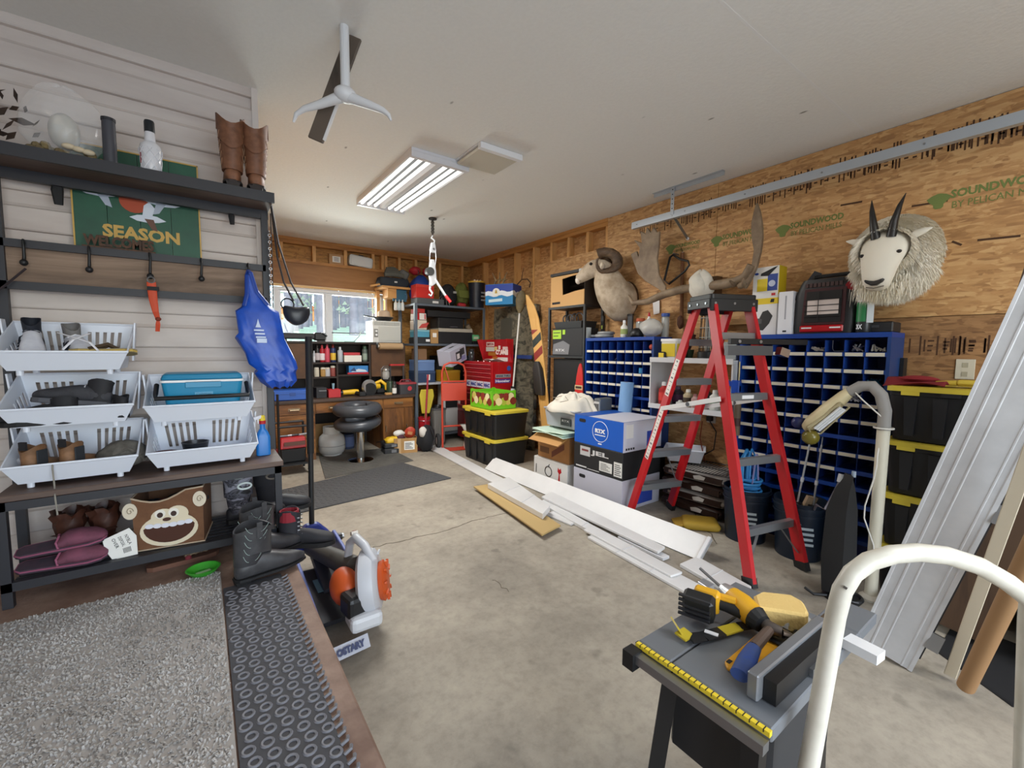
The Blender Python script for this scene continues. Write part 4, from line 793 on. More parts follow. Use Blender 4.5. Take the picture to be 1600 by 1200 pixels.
# ---- on the desk
x,h,w = fitb(490,508,594,611,DY+.22); t = carton('tool_case','dark grey tool case on the desk below the jars','case',(x,DY+.2,dz+.001),R(4),w*.9,.16,.125,mat('#2a2b2f',.6)); O('handle', B().tube([(-.04,-.1,.09),(-.04,-.125,.09),(.04,-.125,.09),(.04,-.1,.09)],.006,6), GREY, t)
x,h,w = fitb(509,530,598,611,DY+.16); t = carton('box','small red hardware box on the desk','box',(x+.01,DY+.16,dz+.001),0,w*.9,.14,.10,mat('#b3262c',.5)); O('knob', B().cyl((0,0,.1),(0,0,.17),.012,.018), mat('#7fa6b8',.4), t)
b = B(); A = U(513,616,z=dz); Z = U(561,616,z=dz); t = T('square_ruler','flat blue carpenter square lying on the desk edge','ruler',(0,0,dz+.002)); O('blade', B().prism([(A.x,A.y),(Z.x,Z.y),(Z.x-.02,Z.y+.06),(A.x+.15,A.y+.05)],0,.006), mat('#2a6fb0',.4), t); O('stock', B().box((A.x+.1,A.y+.07,.01),(.22,.03,.02)), mat('#24262b',.5), t)
t = T('drill','yellow and black cordless drill lying on the desk','drill',(U(547,603,y=DY+.2).x,DY+.2,dz)); YD = mat('#e0b426',.45)
O('motor_housing', B().tube([(-.09,0,.045),(.05,0,.05),(.10,0,.05)],[.03,.034,.03],12), YD, t, smooth=50); O('chuck', B().cyl((-.15,0,.045),(-.09,0,.045),.016,.024), BLACK, t); O('grip', B().tube([(.06,0,.04),(.09,-.07,.03),(.10,-.11,.03)],[.024,.022,.03],10), BLACKM, t); O('battery', B().box((.11,-.13,.03),(.08,.05,.055)), BLACK, t, bev=.006)
t = T('circular_saw','yellow circular saw with a silver guard on the desk','saw',(U(582,606,y=DY+.18).x,DY+.2,dz)); O('blade_guard', B().lathe([(.02,-.025),(.095,-.025),(.10,0),(.095,.025),(.02,.025)],24), mat('#b9bab8',.35,.6), t, smooth=40, loc=(-.05,-.04,.105), rot=(R(90),0,R(20))); O('motor', B().cyl((-.03,0,.11),(.10,.03,.11),.05,.045,16), YD, t, smooth=40); O('rear_handle', B().tube([(.05,.0,.15),(.11,-.02,.18),(.17,-.03,.13),(.18,-.03,.06)],[.02,.022,.022,.02],10), YD, t, smooth=50); O('base_plate', B().box((0,-.02,.006),(.3,.16,.008)), BLACK, t); O('blade', B().cyl((-.052,-.075,.08),(-.052,-.08,.08),.082,n=28), BLACK, t, rot=(0,0,R(4))); O('battery', B().box((.12,.03,.05),(.11,.07,.06)), BLACK, t, bev=.006)
x = U(604,606,y=DY+.28).x; t = T('lantern','silver camping lantern with a green fuel base on the desk','lantern',(x,DY+.3,dz)); O('fuel_base', B().lathe([(.05,0),(.055,.02),(.055,.10),(.03,.13),(.03,.15)],18), mat('#1f4a35',.35), t, smooth=40); O('burner_collar', B().lathe([(.03,.15),(.05,.16),(.05,.185),(.03,.19)],18), BLACK, t, smooth=40); O('glass_globe', B().lathe([(.04,.19),(.05,.22),(.05,.28),(.04,.31)],18), mat('#cfd0cc',.1,alpha=.55), t, smooth=40); O('top_vent', B().lathe([(.055,.31),(.05,.33),(.02,.35)],18), mat('#a9aaa8',.3,.7), t, smooth=40); O('bail_handle', B().tube([(-.058,0,.17),(-.062,0,.33),(-.03,0,.365),(.03,0,.365),(.062,0,.33),(.058,0,.17)],.004,6), STEEL, t)
x = U(613,608,y=DY+.18).x; can('propane_bottle','small dark green gas bottle beside the lantern',609,590,dz,DY+.10,11,('#2b3d2c',),cat='bottle',cap='#20241f')
can('jar','little jar with a white label on the desk',615.5,596,dz,DY+.03,7,('#3a3632','#dddcd6'),cat='jar',cap='#2b2b2b',neck=.55)
x,h,w = fitb(620,647,594,612,DY+.12); t = T('cooler','small grey lunch cooler with a dull red lid at the desk end','cooler',(x,DY+.115,dz+.001)); O('body', B().frus(0,w*.9,.17,.13,w,.19,r=.02), mat('#37373b',.5), t, smooth=40); O('lid', B().frus(.131,w*1.04,.2,.155,w*1.0,.19,r=.02), mat('#8a3138',.5), t, smooth=40); O('round_emblem', B().cyl((0.02,-.095,.075),(.02,-.099,.075),.03,n=18), mat('#b3343c',.5), t); O('handle', B().tube([(-.08,0,.155),(-.06,0,.185),(.06,0,.185),(.08,0,.155)],.008,6), mat('#8a3138',.5), t)
A = U(620,585,y=HF-.07); t = T('stand','small red metal work stand in front of the hutch door','stand',(A.x,HF-.075,dz+.001)); z1_ = U(620,569,y=HF-.07).z-dz
O('top_bar', B().bx(-.10,.10,-.02,.02,z1_-.02,z1_), mat('#b32a2c',.45), t); 
for sx in (-.09,.09): O('leg', B().cyl((sx,0,0),(sx,0,z1_-.02),.008), DGREY, t); O('foot_bar', B().bx(sx-.01,sx+.01,-.04,.04,0,.012), DGREY, t)
t = T('sponge_block','tan sanding block on the front of the desk','block',(U(608,615,y=DY+.05).x,DY+.07,dz),R(8)); O('block_body', B().box((0,0,.015),(.09,.05,.03)), mat('#b58a55',.8), t, bev=.005)
A = U(460,625,y=DY+.05); t = T('tool_case','flat blue plastic tool case at the desk corner','case',(U(456,628,y=DY+.1).x,DY+.14,dz)); O('case_body', B().bx(-.2,.2,-.12,.12,0,.12), mat('#2456ad',.45), t, bev=.012); O('lid_seam', B().bx(-.202,.202,-.122,.122,.07,.076), mat('#1b438c',.45), t); O('latch', B().bx(-.03,.03,-.126,-.12,.055,.09), mat('#1b438c',.45), t)
rnd = random.Random(21)
for k in range(9):
    P = U(443+5.0*k, 607, y=DY+.34); t = None; c = ('#2b2d30','#b9babd','#6e6f73','#1d1d1f','#d3d3d3')[k%5]; nm = ('roll','socket','spool','knob','dial')[k%5]
    col = ('black','silver','grey','dark','white')[k%5]
    o = O(nm, B().lathe([(.006,0),(.022+.008*(k%3),0),(.024+.008*(k%3),.03),(.006,.032)],14) if k%2 else B().torus((0,0,.012),.022,.011,14,7), mat(c,.4,.3), loc=(P.x,DY+.31+.03*(k%3),dz), smooth=40)
    tag(o, '%s %s among the clutter behind the blue case, %s along the row' % (col, nm, ('first','second','third','fourth','fifth','sixth','seventh','eighth','ninth')[k]), nm)
# ---- air conditioner, hat, pan, paper roll
x,h,w = fitb(584,628,499,533,HF+.02); t = T('air_conditioner','cream window air conditioner standing on the hutch','air conditioner',(x,HF+.18,hz_)); ACW = mat('#cfcfca',.45)
O('housing', B().bx(-w/2,w/2,-.14,.16,0,h), ACW, t, bev=.008)
for k in range(8): O('top_louvre', B().bx(-w*.46+k*w*.115,-w*.46+k*w*.115+w*.10,-.148,-.138,h*.80,h*.95), mat('#a9aaa4',.5), t)
O('front_grille', B().bx(-w*.30,w*.46,-.148,-.138,h*.08,h*.74), mat('#b6b7b1',.6), t)
b = B()
for k in range(11): b.bx(-w*.30,w*.46,-.152,-.146,h*(.10+.058*k),h*(.10+.058*k)+.004)
o = O('grille_rib', b, ACW, t); o['kind'] = 'stuff'
O('control_panel', B().bx(-w*.46,-w*.33,-.148,-.138,h*.25,h*.62), mat('#7d7d78',.5), t)
for z in (.35,.52): O('knob', B().cyl((-w*.395,-.148,h*z),(-w*.395,-.165,h*z),.014), WHITE, t)
x = U(602,495,y=HF+.1).x; zt2 = hz_+h+.0
t = T('frying_pan','black frying pan resting on the air conditioner','pan',(x-.01,HF+.15,zt2)); O('pan_body', B().lathe([(.09,0),(.13,.045),(.135,.05),(.128,.05),(.085,.008)],24), mat('#1c1c1e',.4), t, smooth=40); O('handle', B().beam((-.12,-.03,.045),(-.29,-.08,.06),.03,.014), mat('#1c1c1e',.4), t)
t = T('hat','tan felt hat with a brim sitting in the frying pan','hat',(x+.0,HF+.15,zt2+.0485)); HATM = mat('#b9a48d',.9); O('crown', B().lathe([(.085,0),(.082,.05),(.075,.085),(.045,.10),(.02,.09)],20), HATM, t, smooth=50); O('brim', B().lathe([(.085,.0),(.125,.008),(.126,.012),(.085,.006)],24), HATM, t, smooth=50)
A = U(591,541,y=HF-.05); Z = U(627,542,y=HF-.05); t = T('paper_roll','brown paper roll on a holder fixed to the hutch door','roll',(0,0,0)); O('roll', B().cyl((A.x,HF-.075,A.z),(Z.x,HF-.075,A.z),.045,n=20), mat('#a98d6a',.8), t, smooth=40); O('core', B().cyl((A.x-.012,HF-.075,A.z),(Z.x+.012,HF-.075,A.z),.018), mat('#d8cbb4',.8), t); O('bracket', B().bx(A.x-.02,A.x-.012,HF-.09,HF-.018,A.z-.02,A.z+.05).bx(Z.x+.012,Z.x+.02,HF-.09,HF-.018,A.z-.02,A.z+.05).bx(A.x-.02,Z.x+.02,HF-.026,HF-.018,A.z+.03,A.z+.05), DGREY, t)
A = U(463,513,y=HF+.1); t = T('rifle_case','long black tripod or tool case lying on top of the hutch','case',(U(462,528,y=HF+.15).x,HF+.18,hz_)); O('case_body', B().bx(-.32,.22,-.06,.06,.03,.10), mat('#1c1d20',.5), t, bev=.012); O('clamp_head', B().box((.28,0,.065),(.14,.1,.10)), mat('#17181a',.5), t, bev=.015); O('foot', B().bx(-.2,-.1,-.05,.05,0,.03).bx(.24,.34,-.05,.05,0,.015), BLACK, t); O('clamp_lever', B().cyl((.3,-.05,.11),(.36,-.05,.07),.012), BLACK, t)
t['label'] = 'long black clamp tool lying on top of the hutch'; t.name = 'clamp_tool'; t['category'] = 'tool'
A = U(545,531,y=HF+.12); t = T('garden_trowel','small pale trowel lying on the hutch before the window','trowel',(A.x,HF+.1,hz_),R(-20)); O('blade', B().prism([(-.06,-.03),(.05,-.022),(.07,0),(.05,.022),(-.06,.03)],.0,.01), mat('#8fa6a0',.4), t); O('handle', B().tube([(.06,0,.01),(.12,.03,.08),(.15,.04,.15)],.007,7), mat('#a9b8b4',.4), t)
# ---- on the studs: smoke/white box and framed card
zr = hz+.04
P = U(526,409,y=BY+.03); t = T('framed_card','small tan framed card resting on the rail between studs','frame',(P.x,BY+.05,zr)); s = mpp(P); O('frame_body', B().bx(-11*s,11*s,-.012,.012,0,.145), mat('#b28a5c',.6), t, bev=.003); O('card', B().bx(-6*s,6*s,-.0135,-.012,.035,.115), PAPER, t)
for k in range(3): O('print_mark', B().bx(-3.5*s,3.5*s,-.0142,-.0135,.05+.02*k,.06+.02*k), GREY, t)
P = U(561,415,y=BY+.03); t = T('carry_case','white plastic carry case resting on the rail between studs','case',(P.x+.01,BY+.035,zr+.004),rot=(0,R(5),0)); s = mpp(P); O('case_body', B().prism([(x_,z_+.075) for x_,z_ in rrect(36*s,.145,.03,4)], -.06,.045,'y'), mat('#c9cbc9',.5), t, bev=.008); O('lid_panel', B().prism([(x_,z_+.075) for x_,z_ in rrect(30*s,.11,.02,3)], -.066,-.06,'y'), mat('#d6d8d6',.5), t); O('handle', B().tube([(-.03,-.01,.148),(-.025,-.01,.165),(.03,-.01,.165),(.035,-.01,.148)],.007,6), DGREY, t)
# ================================================================ under and beside the desk
P = U(524,715,z=0); r = 20*mpp(P); t = T('propane_tank','white propane tank standing in the desk kneehole','tank',(P.x,P.y+r,0)); t.scale = (1,1,.82); TW = mat('#b9bab8',.4,bump=(20,.05))
O('tank_body', B().lathe([(r*.7,.03),(r*.9,.05),(r,.10),(r,.22),(r*.92,.29),(r*.6,.34),(r*.2,.355)],28), TW, t, smooth=50); O('foot_ring', B().lathe([(r*.72,0),(r*.74,0),(r*.74,.045),(r*.72,.045)],28), TW, t); O('weld_band', B().lathe([(r*1.0,.156),(r*1.012,.16),(r*1.0,.164)],28), GREY, t)
b = B()
for a0,a1 in ((20,160),(200,340)):
    b.grid(lambda u,v: (r*.62*math.cos(R(a0+(a1-a0)*u)), r*.62*math.sin(R(a0+(a1-a0)*u)), .33+.11*v), 10, 1)
o = O('collar_guard', b, TW, t, solid=.006); o['kind'] = 'stuff'; O('valve', B().cyl((0,0,.35),(0,0,.40),.02).cyl((-.03,0,.41),(.03,0,.41),.02), BRASS, t)
P = U(563,719,z=0); t = T('inner_tube','pair of grey inflated tubes on a chrome pedestal stool','stool',(P.x,P.y-.02,0)); ITM = mat('#3d4147',.35)
t['label'] = 'chrome pedestal stool under two inflated tubes by the desk'; t.name = 'pedestal_stool'
O('base_disc', B().lathe([(.14,0),(.145,.012),(.04,.03)],28), CHROME, t, smooth=40); O('column', B().cyl((0,0,.03),(0,0,.36),.042,n=20), CHROME, t, smooth=40); O('seat_plate', B().cyl((0,0,.36),(0,0,.385),.13), BLACK, t)
sx = P.x-.01
for k,(z,tilt,lab) in enumerate(((.455,R(-5),'grey inflated rubber ring, lower of two on the chrome stool'),(.615,R(-1),'grey inflated rubber ring lying on top of the other ring'))):
    t2 = T('inner_tube',lab,'inner tube',(sx-.02,P.y-.03,z),0,'rubber rings on the stool',rot=(R(3),tilt,0)); O('ring', B().torus((0,0,0),.19,.085 if k else .075,32,12,'z',.8), ITM, t2, smooth=60); O('valve_stem', B().cyl((.10,-.03,.03),(.09,-.03,.07),.008), BLACK, t2); O('seam_band', B().tube([(.19+.09*math.cos(a),.01,.07*math.sin(a)) for a in [2*math.pi*i/14 for i in range(14)]],.004,5,True), DGREY, t2)
P = U(554,705,z=0); t = T('paint_can','blue labelled can behind the chrome column','can',(P.x-.02,P.y+.22,0)); O('can_body', B().lathe([(.07,0),(.075,.01),(.075,.19),(.06,.195)],20), mat('#3a4560',.5), t, smooth=40); O('paper_label', B().lathe([(.076,.03),(.077,.03),(.077,.16),(.076,.16)],20), mat('#5b6c96',.6), t, smooth=40)
t = T('cardboard_sheet','cardboard sheet leaning inside the kneehole','cardboard',(U(505,706,y=DB-.3).x+.04,DB-.35,0),rot=(R(-8),0,0)); O('sheet', B().bx(-.14,.16,-.004,.004,0,.36), CARD, t); O('yellow_tag', B().bx(-.03,.02,-.007,-.004,.03,.2), YEL, t)
# sander case stack and box of odds
P = U(608,704,z=0); 
t = T('battery_case','stack of flat black battery cases on the floor by the desk','case',(P.x,min(P.y+.12,5.28),0),R(-8)); t['label'] = 'flat black tool case at the foot of the desk door'
O('case_body', B().bx(-.12,.12,-.10,.10,0,.075), mat('#26272a',.5), t, bev=.012); O('latch', B().bx(-.03,.03,-.106,-.10,.02,.055), GREY, t)
t2 = T('battery_case','flat black tool case stacked upon its twin by the desk door','case',(P.x-.005,min(P.y+.12,5.28),.077),R(-5)); O('case_body', B().bx(-.115,.115,-.10,.10,0,.06), mat('#2c2d30',.5), t2, bev=.012); O('latch', B().bx(-.03,.03,-.106,-.10,.015,.045), GREY, t2)
t3 = T('sander','yellow power tool lying on the stacked black cases','sander',(P.x+.01,min(P.y+.11,5.27),.1385),R(-5)); O('tool_body', B().loft([[(x_,y_,z_) for x_,y_ in rrect(a,b_,.03)] for z_,a,b_ in ((0,.20,.12),(.03,.22,.13),(.06,.15,.09),(.07,.08,.05))]), YD, t3, smooth=50); O('cord', B().tube([(-.1,0,.03),(-.16,-.02,.02),(-.2,.03,.01)],.006,6), BLACK, t3)
P = U(640,708,z=0); t = T('open_box','brown cardboard box of bottles and cloths standing on the floor','box',(P.x-.01,P.y+.13,0),R(-15)); bw, bd, bh2 = .29, .2, .19
O('box_body', B().tub(bw,bd,bw,bd,bh2,.006,0,0,.006), CARD, t); O('shipping_label', B().bx(-.02,.11,-bd/2-.0015,-bd/2,.04,.15), PAPER, t)
for k in range(5): O('label_line', B().bx(-.01,.09-.02*(k%3),-bd/2-.0024,-bd/2-.0015,.055+.017*k,.062+.017*k), INK, t)
O('tape', B().bx(-.10,-.06,-bd/2-.0015,-bd/2,.0,bh2), mat('#c3a275',.4), t)
c0 = t.location
tag(O('plush', crumple(B(), .06,.05,.05,seed=31), mat('#4a2430',.8), loc=(c0.x-.06,c0.y,bh2-.01), smooth=60), 'dark maroon cloth bundle in the open brown box', 'cloth')
tag(O('towel', crumple(B(), .075,.05,.04,seed=32), mat('#dad6cf',.9), loc=(c0.x-.07,c0.y+.02,bh2+.05), smooth=60), 'white towel on top of the open brown box', 'towel')
t = T('snack_bag','red and orange packet poking out of the brown box','packet',(c0.x+.06,c0.y+.01,bh2-.02),R(-15),rot=(R(8),R(10),R(-15))); O('packet_body', crumple(B(), .07,.02,.075,seed=33), mat('#b8412a',.45), t, smooth=60, loc=(0,0,.07)); O('packet_label', B().prism([(-.03,.05),(.03,.05),(.03,.09),(-.03,.09)],-.026,-.022,'y'), mat('#d08a5a',.5), t)
# red toolbox on a black wire stand, at the desk's near end
x0 = U(436,700,y=4.9).x; x1 = U(483,700,y=4.9).x; za = U(460,712,y=4.9).z; xw = x1-x0
t = T('utility_shelf','low black metal shelf stand holding the red toolbox','shelf',((x0+x1)/2,5.05,0)); zc_ = U(460,666,y=4.9).z
for sx in (-1,1):
    for sy in (-.16,.16): O('leg', B().cyl((sx*xw*.5,sy,0),(sx*xw*.5,sy,zc_+.34 if sx<0 else zc_),.012,n=8), BLACK, t)
O('shelf_deck', B().bx(-xw/2-.01,xw/2+.01,-.17,.17,.10,.12), BLACK, t); 
for y in (-.16,.16): O('cross_bar', B().cyl((-xw/2,y,zc_),(xw/2,y,zc_),.012,n=8), BLACK, t)
t = T('toolbox','red plastic toolbox with a black base on the low black stand','toolbox',((x0+x1)/2,5.05,.122)); hh_ = U(460,683,y=4.9).z-.121
O('base', B().frus(0,xw*.82,.2,hh_*.52,xw*.86,.215), BLACK, t, bev=.008); O('lid', B().frus(hh_*.53,xw*.88,.22,hh_*.94,xw*.84,.2), mat('#c01c22',.4), t, bev=.008); O('handle', B().bx(-.09,.11,-.135,-.115,hh_*.66,hh_*.80), mat('#5d3b30',.5), t); O('latch', B().bx(-xw*.3,-xw*.2,-.13,-.115,hh_*.42,hh_*.6).v and B().bx(-.17,-.13,-.13,-.112,hh_*.42,hh_*.6), mat('#8c1a1f',.4), t)
for k in range(4): tag(O('tool_bit', B().cyl((-.04,0,0),(.05,.01*k,0),.012), mat(('#55575b','#8a8c90','#3a3b3e','#a3a5a8')[k],.4,.5), loc=((x0+x1)/2-.09+.065*k,5.03,.121+hh_*.94+.012)), ('dark','bright','black','silver')[k]+' steel socket bar lying on the red toolbox','tool','bars on the red toolbox')
# floor mats
M1 = mat('#4b4c4e',.9,bump=(90,.4)); 
def floormat(label, pix, z=.012, m=M1):
    pts = [U(*q,z=z) for q in pix]; t = T('floor_mat',label,'mat',(0,0,0)); O('mat_body', B().prism([(p_.x,p_.y) for p_ in pts],0,z), m, t, bev=.003)
    c = sum(pts,Vector())/4; b = B()
    for i in range(30):
        for j in range(14):
            u,v = (i+.5)/30,(j+.5)/14; p_ = (pts[0]*(1-u)+pts[1]*u)*(1-v)+(pts[3]*(1-u)+pts[2]*u)*v; b.box((p_.x,p_.y,z+.001),(.035,.008,.002),(0,0,R(45 if (i+j)%2 else -45)))
    o = O('tread_pattern', b, m, t); o['kind'] = 'stuff'
floormat('long dark grey treaded mat on the concrete before the desk',((451,804),(705,746),(628,722),(440,765)))
floormat('grey treaded mat reaching into the desk kneehole',((508,747),(646,719),(606,699),(498,712)),.010,mat('#5d5c58',.9,var=('#504f4b',6)))
# ================================================================ steel shelving in the far corner
SFY, SBY = 5.52, 6.12; sx0, sx1 = U(648,500,y=SFY).x, U(758,490,y=SFY).x; SGR = mat('#5b646e', .45)
zt_s, z2_s, z3_s, z4_s = U(700,477,y=SFY).z, U(680,537,y=SFY).z, U(670,598,y=SFY).z, .12
t = T('shelving_unit','grey steel shelving unit crammed with boxes in the far corner','shelving unit',(0,0,0))
for x in (sx0,sx1-.04):
    for y in (SFY,SBY-.04): O('post', B().bx(x,x+.04,y,y+.006,0,zt_s).bx(x if x==sx0 else x+.034,(x+.006) if x==sx0 else x+.04,y+.006,y+.04,0,zt_s), SGR, t)
for z in (zt_s,z2_s,z3_s,z4_s): O('shelf', B().bx(sx0+.007,sx1-.007,SFY+.007,SBY-.007,z-.03,z), SGR if z!=z3_s else mat('#aeb3ba',.5), t, bev=.003)
XS = lambda px,py=500,Y=SFY: U(px,py,y=Y).x
def onshelf(name,label,cat,pl,pr,pt,z,Y,d,m,lid=None,txt=(),group=None,rz=0,bev=.004):
    x0, x1 = max(XS(pl,pt,Y),sx0+.045), min(XS(pr,pt,Y),sx1-.045); h = U((pl+pr)/2,pt,y=Y).z-z; w = x1-x0
    return carton(name,label,cat,((x0+x1)/2,Y+d/2,z+.001),rz,w,d,h,m,lid,group,txt,bev), w, d, h
Y0 = SFY+.02
t,w,d,h = onshelf('tool_tray','low grey tool tray with a white plate on the top steel shelf','tray',640,694,466,zt_s,Y0,.22,mat('#4b4e50',.6)); card(t,w,d,h,'F',.07,h*.4,.09,h*.4,mat('#d4d4d0',.5))
t,w,d,h = onshelf('storage_tub','red plastic tub standing in the grey tray on the top shelf','tub',645,678,445,zt_s+h+.002,Y0+.02,.18,mat('#c3271f',.45),mat('#c9392d',.45))
z_tray = h
P = U(662,430,y=5.85); o = T('bag','blue nylon bag heaped behind the red tub','bag',(P.x,5.95,zt_s+.001)); O('bag_body', crumple(B(), .17,.12,.22,seed=41), mat('#1c3f8d',.5), o, smooth=60, loc=(0,0,.225)); O('strap', B().tube([(-.12,-.1,.1),(-.05,-.14,.25),(.06,-.14,.22),(.12,-.1,.05)],.012,6,flat=.4), mat('#8e2a2c',.6), o)
for dx,lab in ((-.07,'red stuff sack wedged above the blue bag'),(.12,'second red stuff sack up by the hoist cable')):
    o = T('stuff_sack',lab,'sack',(P.x+dx,5.98,zt_s+.455),0,'red sacks on the shelf'); O('sack_body', crumple(B(), .085,.08,.06,seed=42+int(dx*100)), mat('#a3202a',.6), o, smooth=60, loc=(0,0,.055)); O('drawcord', B().tube([(.0,-.08,.06),(.01,-.095,.03),(.0,-.09,.0)],.006,5), BLACK, o)
P = U(702,455,y=5.8); o = T('backpack','black backpack slumped on the top steel shelf','backpack',(P.x,5.84,zt_s+.001)); O('pack_body', crumple(B(), .13,.12,.17,seed=45), mat('#17181b',.8), o, smooth=60, loc=(0,0,.17)); O('strap', B().tube([(-.06,-.12,.05),(-.07,-.15,.2),(-.03,-.1,.3)],.014,6,flat=.4), mat('#26272b',.7), o); O('buckle', B().bx(.02,.07,-.135,-.115,.2,.23), mat('#b2b0a8',.5), o)
P = U(733,452,y=5.72); o = T('bag','olive green canvas bag on the shelf behind the black bucket','bag',(P.x-.02,5.93,zt_s+.001)); O('bag_body', crumple(B(), .125,.10,.20,seed=46), mat('#6e7433',.85,var=('#5b6129',12)), o, smooth=60, loc=(0,0,.20)); O('flap', B().box((0,-.1,.22),(.18,.02,.12),(R(-8),0,0)), mat('#7a8039',.85), o, bev=.008)
P = U(747,475,y=5.62); h = U(747,441,y=5.62).z-zt_s; o = T('bucket','dark bucket with a yellow lid on the end of the steel shelving','bucket',(P.x,5.66,zt_s+.001)); r = 13*mpp(P)
O('bucket_body', B().lathe([(r*.86,0),(r,h*.9),(r*1.04,h*.9),(r*1.04,h*.97)],24), mat('#1b2330',.4), o, smooth=40); O('lid', B().lathe([(r*1.06,h*.96),(r*1.06,h*1.02),(r*.9,h*1.03)],24), mat('#d3ac3c',.45), o, smooth=40); 
for k in range(3): O('paper_label', B().box((r*.4,-r*.93,h*(.3+.14*k)),(r*.7,.004,h*.06)), mat('#9fa3a8',.6), o)
for k in range(3): tag(O('cap', B().cyl((0,0,0),(0,0,.02),.016), mat('#dad8d2',.5), loc=(P.x-.05+.05*k,5.64,zt_s+h*1.03+.003)), 'white bottle cap on the yellow lid, %s along' % ('first','second','third')[k], 'cap', 'caps on the yellow lid')
o = T('pouch','small red zip pouch at the front of the top shelf','pouch',(XS(726,470),SFY+.09,zt_s+.001)); O('pouch_body', B().loft([[(x,y,z) for x,y in rrect(a,b_,.02)] for z,a,b_ in ((0,.11,.07),(.02,.13,.085),(.05,.12,.06),(.06,.08,.03))]), mat('#a1242c',.6), o, smooth=50); O('zip', B().bx(-.04,.04,-.035,-.03,.055,.062), BLACK, o)
o = T('wire_stand','bent wire frame on the top steel shelf','frame',(XS(703,465),SFY+.16,zt_s+.001)); O('wire', B().tube([(-.09,0,0),(-.08,0,.12),(-.02,0,.17),(.06,.02,.12),(.09,.02,0)],.006,6).tube([(-.05,.03,0),(-.03,.03,.12),(.04,.03,.11),(.05,.03,0)],.006,6), mat('#65655f',.5,.5), o); O('foot', B().bx(-.1,.1,-.02,.05,0,.006), DGREY, o)
# second shelf
s0 = z2_s+.001
t,w,d,h1_ = onshelf('flat_case','dark flat case lowest in the stack on the second steel shelf','case',631,672,527,s0,Y0,.3,mat('#202326',.6)); card(t,w,d,h1_,'F',.06,h1_*.5,.06,h1_*.4,WHITE)
t,w,d,h2_ = onshelf('box','teal cardboard box in the stack on the second steel shelf','box',632,671,515.5,s0+h1_+.002,Y0,.26,mat('#4d93ad',.6),mat('#7fb3bd',.6))
zz_ = s0+h1_+h2_+.009
t,w,d,h3_ = onshelf('box','cream and red printed game box above the teal box','box',633,667,500,zz_,Y0+.01,.24,mat('#cbbfae',.7)); O('printed_flash', B().prism([(-.05,.02),(.06,.03),(.1,h3_*.8),(0,h3_*.6)],-d/2-.012,-d/2+.01,'y'), mat('#b4413a',.6), t); t.location.y = Y0+.13
zz_ += h3_+.005
t,w,d,h4_ = onshelf('box','white and red wine carton above the printed game box','box',633,666,489,zz_,Y0+.01,.22,mat('#d7cfc9',.7)); card(t,w,d,h4_,'F',-w*.36,h4_/2,w*.25,h4_,RED,'red_panel'); card(t,w,d,h4_,'F',w*.36,h4_/2,w*.12,h4_*.8,RED,'red_panel')
zz_ += h4_+.005
onshelf('box','plain red box right under the top steel shelf','box',638,664,482,zz_,Y0+.02,.2,mat('#a7261f',.6))
t,w,d,h = onshelf('box','tan cardboard box with a white label in the middle of the second shelf','box',673,685,515,s0,Y0+.02,.24,CARD); card(t,w,d,h,'F',0,h*.6,w*.5,h*.3,PAPER)
t,w,d,h5 = onshelf('storage_bin','black storage bin with a cream lid on the second shelf','bin',686,738,514,s0,Y0+.0,.36,mat('#1a1c20',.5),mat('#a8a294',.6))
zz_ = s0+h5+.007
t,w,d,h6 = onshelf('tool_case','black power tool case with a grip handle on the cream lid','case',686,724,497,zz_,Y0+.03,.3,mat('#151619',.5)); O('handle', B().tube([(-.02,-.15,.02),(-.02,-.175,.02),(.08,-.175,.02),(.08,-.15,.02)],.008,6), mat('#4a4b52',.5), t)
onshelf('gun_case','long ribbed black case lying under the top steel shelf','case',668,735,486.5,zz_+h6+.004,Y0+.02,.26,mat('#101113',.6))
o = T('flashlight','tan and brown torch propped at an angle beside the cream lid','torch',(XS(746,530),SFY+.2,s0+.19),rot=(0,R(-35),0)); O('barrel', B().cyl((0,0,-.18),(0,0,.03),.03), mat('#5a4a3a',.7), o); O('head', B().cyl((0,0,.03),(0,0,.12),.034,.045,18), mat('#81725d',.6), o); O('ring', B().cyl((0,0,.03),(0,0,.045),.041), mat('#d2c08c',.4), o)
o = T('work_light','green plastic work lamp at the end of the second shelf','lamp',(XS(745,535),SFY+.07,s0)); O('stand', B().box((0,0,.02),(.1,.08,.04)), BLACK, o); O('shade', B().loft([[(x,y,z) for x,y in rrect(a,b_,.02)] for z,a,b_ in ((.05,.1,.06),(.1,.16,.09),(.14,.13,.07))]), mat('#5aa56f',.4), o, smooth=40); O('neck', B().cyl((0,0,.04),(0,0,.06),.015), BLACK, o); O('lens', B().box((.0,-.045,.095),(.08,.01,.04)), mat('#b8c7a8',.3), o)
# third shelf
s0 = z3_s+.001
t,w,d,ha = onshelf('storage_tote','navy plastic tote with a white tag on the third steel shelf','tote',652,680,580,s0,Y0+.02,.3,mat('#2a3f5f',.5),mat('#34496b',.5)); card(t,w,d,ha,'F',.03,ha*.45,.05,ha*.5,PAPER,'tag')
t,w,d,hb_ = onshelf('storage_tote','pale blue plastic tote on top of the navy tote','tote',652,679,563,s0+ha+.004,Y0+.03,.28,mat('#5f7ba8',.5),mat('#6c88b4',.5))
t,w,d,hc_ = onshelf('box','small brown carton on the pale blue tote','box',652,667,545,s0+ha+hb_+.008,Y0+.05,.2,mat('#7b5b3f',.8))
t,w,d,h = onshelf('tub','yellow plastic tub behind the hand truck on the third shelf','tub',693,719,579,s0,SFY+.02,.24,mat('#d09a24',.45),mat('#d6a632',.45)); zy = s0+h+.004; xy = XS(706,580)
